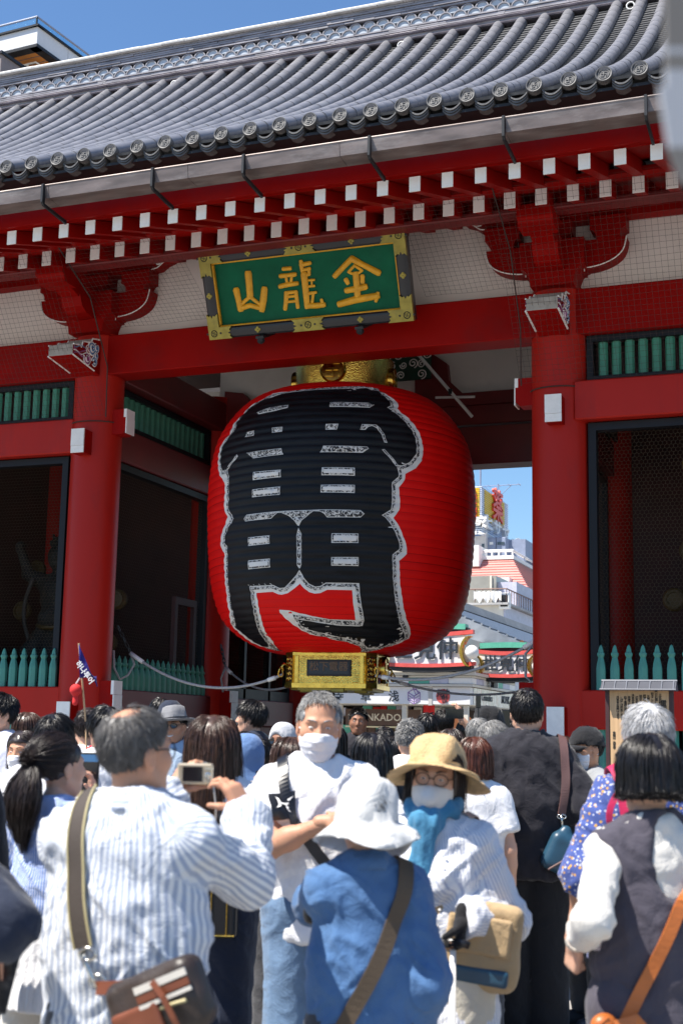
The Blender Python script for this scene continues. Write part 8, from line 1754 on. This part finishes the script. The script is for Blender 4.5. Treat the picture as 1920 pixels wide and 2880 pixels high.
# white tote strap on the young man, beige and black handbags in the middle
q0 = (.10, -.08, 1.3); bag = world_root('tote_strap', P22, q0, label='pale tote strap over the shoulder of the young man in navy', cat='strap'); st_, _ = strap_on(P22, 'shirt', [(.12, .06, 1.43), (.125, -.02, 1.44), (.11, -.10, 1.34), (.05, -.14, 1.2), (-.03, -.14, 1.08)], .05, None, 's', None, None, None, .012, .006); in_frame(P22, q0, st_).build('strap', [LE['ivory']], bag)
hb = empty('hand_bag', at_z(588, 2072, 5.7), YAW, label='ivory leather hand bag hanging beside the masked man', cat='bag'); P = Prims(); P.box((0, 0, 0), (.075, .045, .075), .03, .01); sdf_part('bag_body', P, .007, LE['ivory'], hb); MB().ribbon([(-.05, 0, .07), (-.045, 0, .25), (0, .02, .45)], np.array((0, 1., 0)), .018, .004).build('strap', LE['ivory'], hb); MB().tube([(-.055, -.048, .03), (.055, -.048, .03)], .003, 5).build('zip', M['gold'], hb)
hb = empty('hand_bag', at_z(487, 2090, 5.1), YAW, label='black hand bag with gold trim at the hip of the woman with long brown hair', cat='bag'); P = Prims(); P.box((0, 0, 0), (.10, .05, .10), .02, .01); sdf_part('bag_body', P, .007, LE['blackp'], hb); b = MB(); 
for x in (-.06, 0, .06): b.tube([(x, -.052, -.09), (x, -.052, .09)], .003, 5)
b.tube([(-.09, -.052, -.09), (.09, -.052, -.09)], .003, 5); b.build('gold_trim', M['gold'], hb); MB().tube([(.06, 0, .09), (.07, .0, .3), (.03, .1, .55)], .005, 6).build('chain_strap', M['gold'], hb)
# ponytail woman: pleated white shorts, belt; extra dark waistband
q = P10; 
P = Prims(); P.cone((0, 0, 1.05), (0, 0, .92), .140, .175, .04, (1, .70, 1), [((0, 0, .62), (0, 0, -1)), ((0, 0, 1.03), (0, 0, 1))]); P.cone((0, 0, .92), (0, 0, .60), .175, .225, .04, (1, .76, 1), [((0, 0, .655), (0, 0, -1)), ((0, 0, 1.02), (0, 0, 1))])
V, Q = P.field(.009).net(); th = np.arctan2(V[:, 0], V[:, 1]); am = np.clip((.98 - V[:, 2]) / .2, 0, 1); sg = np.abs(((th / (2 * PI) * 26) % 1) - .5) * 2; V = V * np.c_[1 + am * .07 * (sg - .5), 1 + am * .07 * (sg - .5), np.ones(len(V))]; link('pleated_skirt', raw_mesh('pleated_skirt', V * q.s, Q, CL['white']), q.root)
P = Prims(); cl_ = [((0, 0, .555), (0, 0, -1))]; P.cone((-.04, 0, .86), (.04, 0, .86), .12, .12, .04, (1, .9, 1), cl_)
for sx in (-1, 1): P.cone((sx * .088, 0, .86), (sx * .10, .01, .5), .105, .098, .02, (1, 1, 1), cl_)
V, Q = P.field(.014).net(); link('shorts', raw_mesh('shorts', V * q.s, Q, CL['offwhite']), q.root)
a = np.linspace(0, 2 * PI, 30); MB().ribbon(np.c_[.163 * np.cos(a), .116 * np.sin(a), np.full(30, .985)] * q.s, np.array((0, 0, 1.)), .035, .006).build('belt', LE['blackp'], q.root); MB().box((.02 * q.s, -.122 * q.s, .975 * q.s), (.02, .01, .05), bev=.003).build('belt_loop', M['white'], q.root)
P = Prims(); P.cone((0, 0, .99), (0, 0, 1.10), .150, .140, .03, (1, .69, 1), [((0, 0, 1.0), (0, 0, -1))]); V, Q = P.field(.014).net(); link('under_top', raw_mesh('under_top', V * q.s, Q, CL['black']), q.root)
# print on the T-shirt
def print_on(p, fld, body, size, m, cx, cz, off=.004):
    me = text_mesh(body, size, m, .0008, .003); f = p.fields[fld]; V = np.array([v.co[:] for v in me.vertices]); X = np.c_[V[:, 0] + cx, np.full(len(V), -.20), V[:, 2] + cz]; X, _ = f.push(X, off); me.vertices.foreach_set('co', (X * p.s).astype(np.float32).ravel()); me.update(); link('printed_lettering', me, p.root)
rp_ = mat('red_print', (.62, .02, .03), .7); print_on(P11, 'shirt', 'STRANGER', .072, rp_, .0, 1.205); print_on(P11, 'shirt', 'THINGS', .072, rp_, 0, 1.12); print_on(P11, 'shirt', '_____________', .05, rp_, 0, 1.265)
# guide flag on a stick
fp = at_z(197, 1660, 7.9); fl = empty('guide_flag', fp, YAW, label='small dark blue pennant on a stick with a red bauble above the crowd', cat='flag'); t0_, t1_ = at_z(181, 1478, 7.9) - fp, np.zeros(3); Rf = rotz(-YAW); t0_ = Rf @ t0_
MB().tube([t0_, t0_ * .5, (0, 0, 0), (.02, 0, -.25)], .006, 6).build('stick', M['ply'], fl); loc_ = lambda x, y: Rf @ (at_z(x, y, 7.88) - fp)
M['flagblue'] = cloth('dark_blue_flag', (.02, .014, .16)); n = 9; V = []
A_, B_f, C_f = loc_(180.5, 1479), loc_(183, 1558), loc_(222, 1577)
for i in range(n):
    t = i / (n - 1); top_ = A_ + (C_f - A_) * t; bot = B_f + (C_f + np.array((0, 0, .06)) - B_f) * min(1, t * 1.05) if t < .9 else C_f
    for u_ in np.linspace(0, 1, 4): q_ = top_ + (bot - top_) * u_; V.append(q_ + np.array((0, .025 * math.sin(t * 7 + u_ * 2) * t, 0)))
F = [(i * 4 + j, i * 4 + j + 1, (i + 1) * 4 + j + 1, (i + 1) * 4 + j) for i in range(n - 1) for j in range(3)]; fo = link('flag_cloth', raw_mesh('flag_cloth', np.array(V), F, M['flagblue']), fl); md = fo.modifiers.new('t', 'SOLIDIFY'); md.thickness = .003
tm = text_mesh('하나투어', .042, M['white'], .002, .001); link('lettering', tm, fl, loc_(200, 1546) + np.array((-.01, -.03, -.0)), (0, R_(52), 0))
c_ = loc_(174, 1585); P = Prims(); P.ell(c_, (.036, .034, .036), .01); P.cone(c_ - np.array((0, 0, .03)), c_ - np.array((0, 0, .075)), .014, .018, .01); sdf_part('red_bauble', P, .006, M['redcloth'], fl); MB().tube([c_ + np.array((0, 0, .035)), B_f], .004, 5).build('bauble_cord', M['white'], fl)
# bright toy cap seen between heads
tc_ = empty('striped_cap', at_z(221, 1738, 7.6), YAW, label='red and blue striped cap peeking between the heads under the flag', cat='cap'); 
for k_ in range(6): MB().lathe([(.075, -.02), (.074, .01), (.06, .045), (.03, .065), (.0005, .07)], 4, a0=k_ * PI / 3, a1=(k_ + 1) * PI / 3, cap=False).build('cap_panel', M['redcloth'] if k_ % 2 else mat('cap_blue', (.03, .16, .50), .6), tc_, True)
hood = P15.root
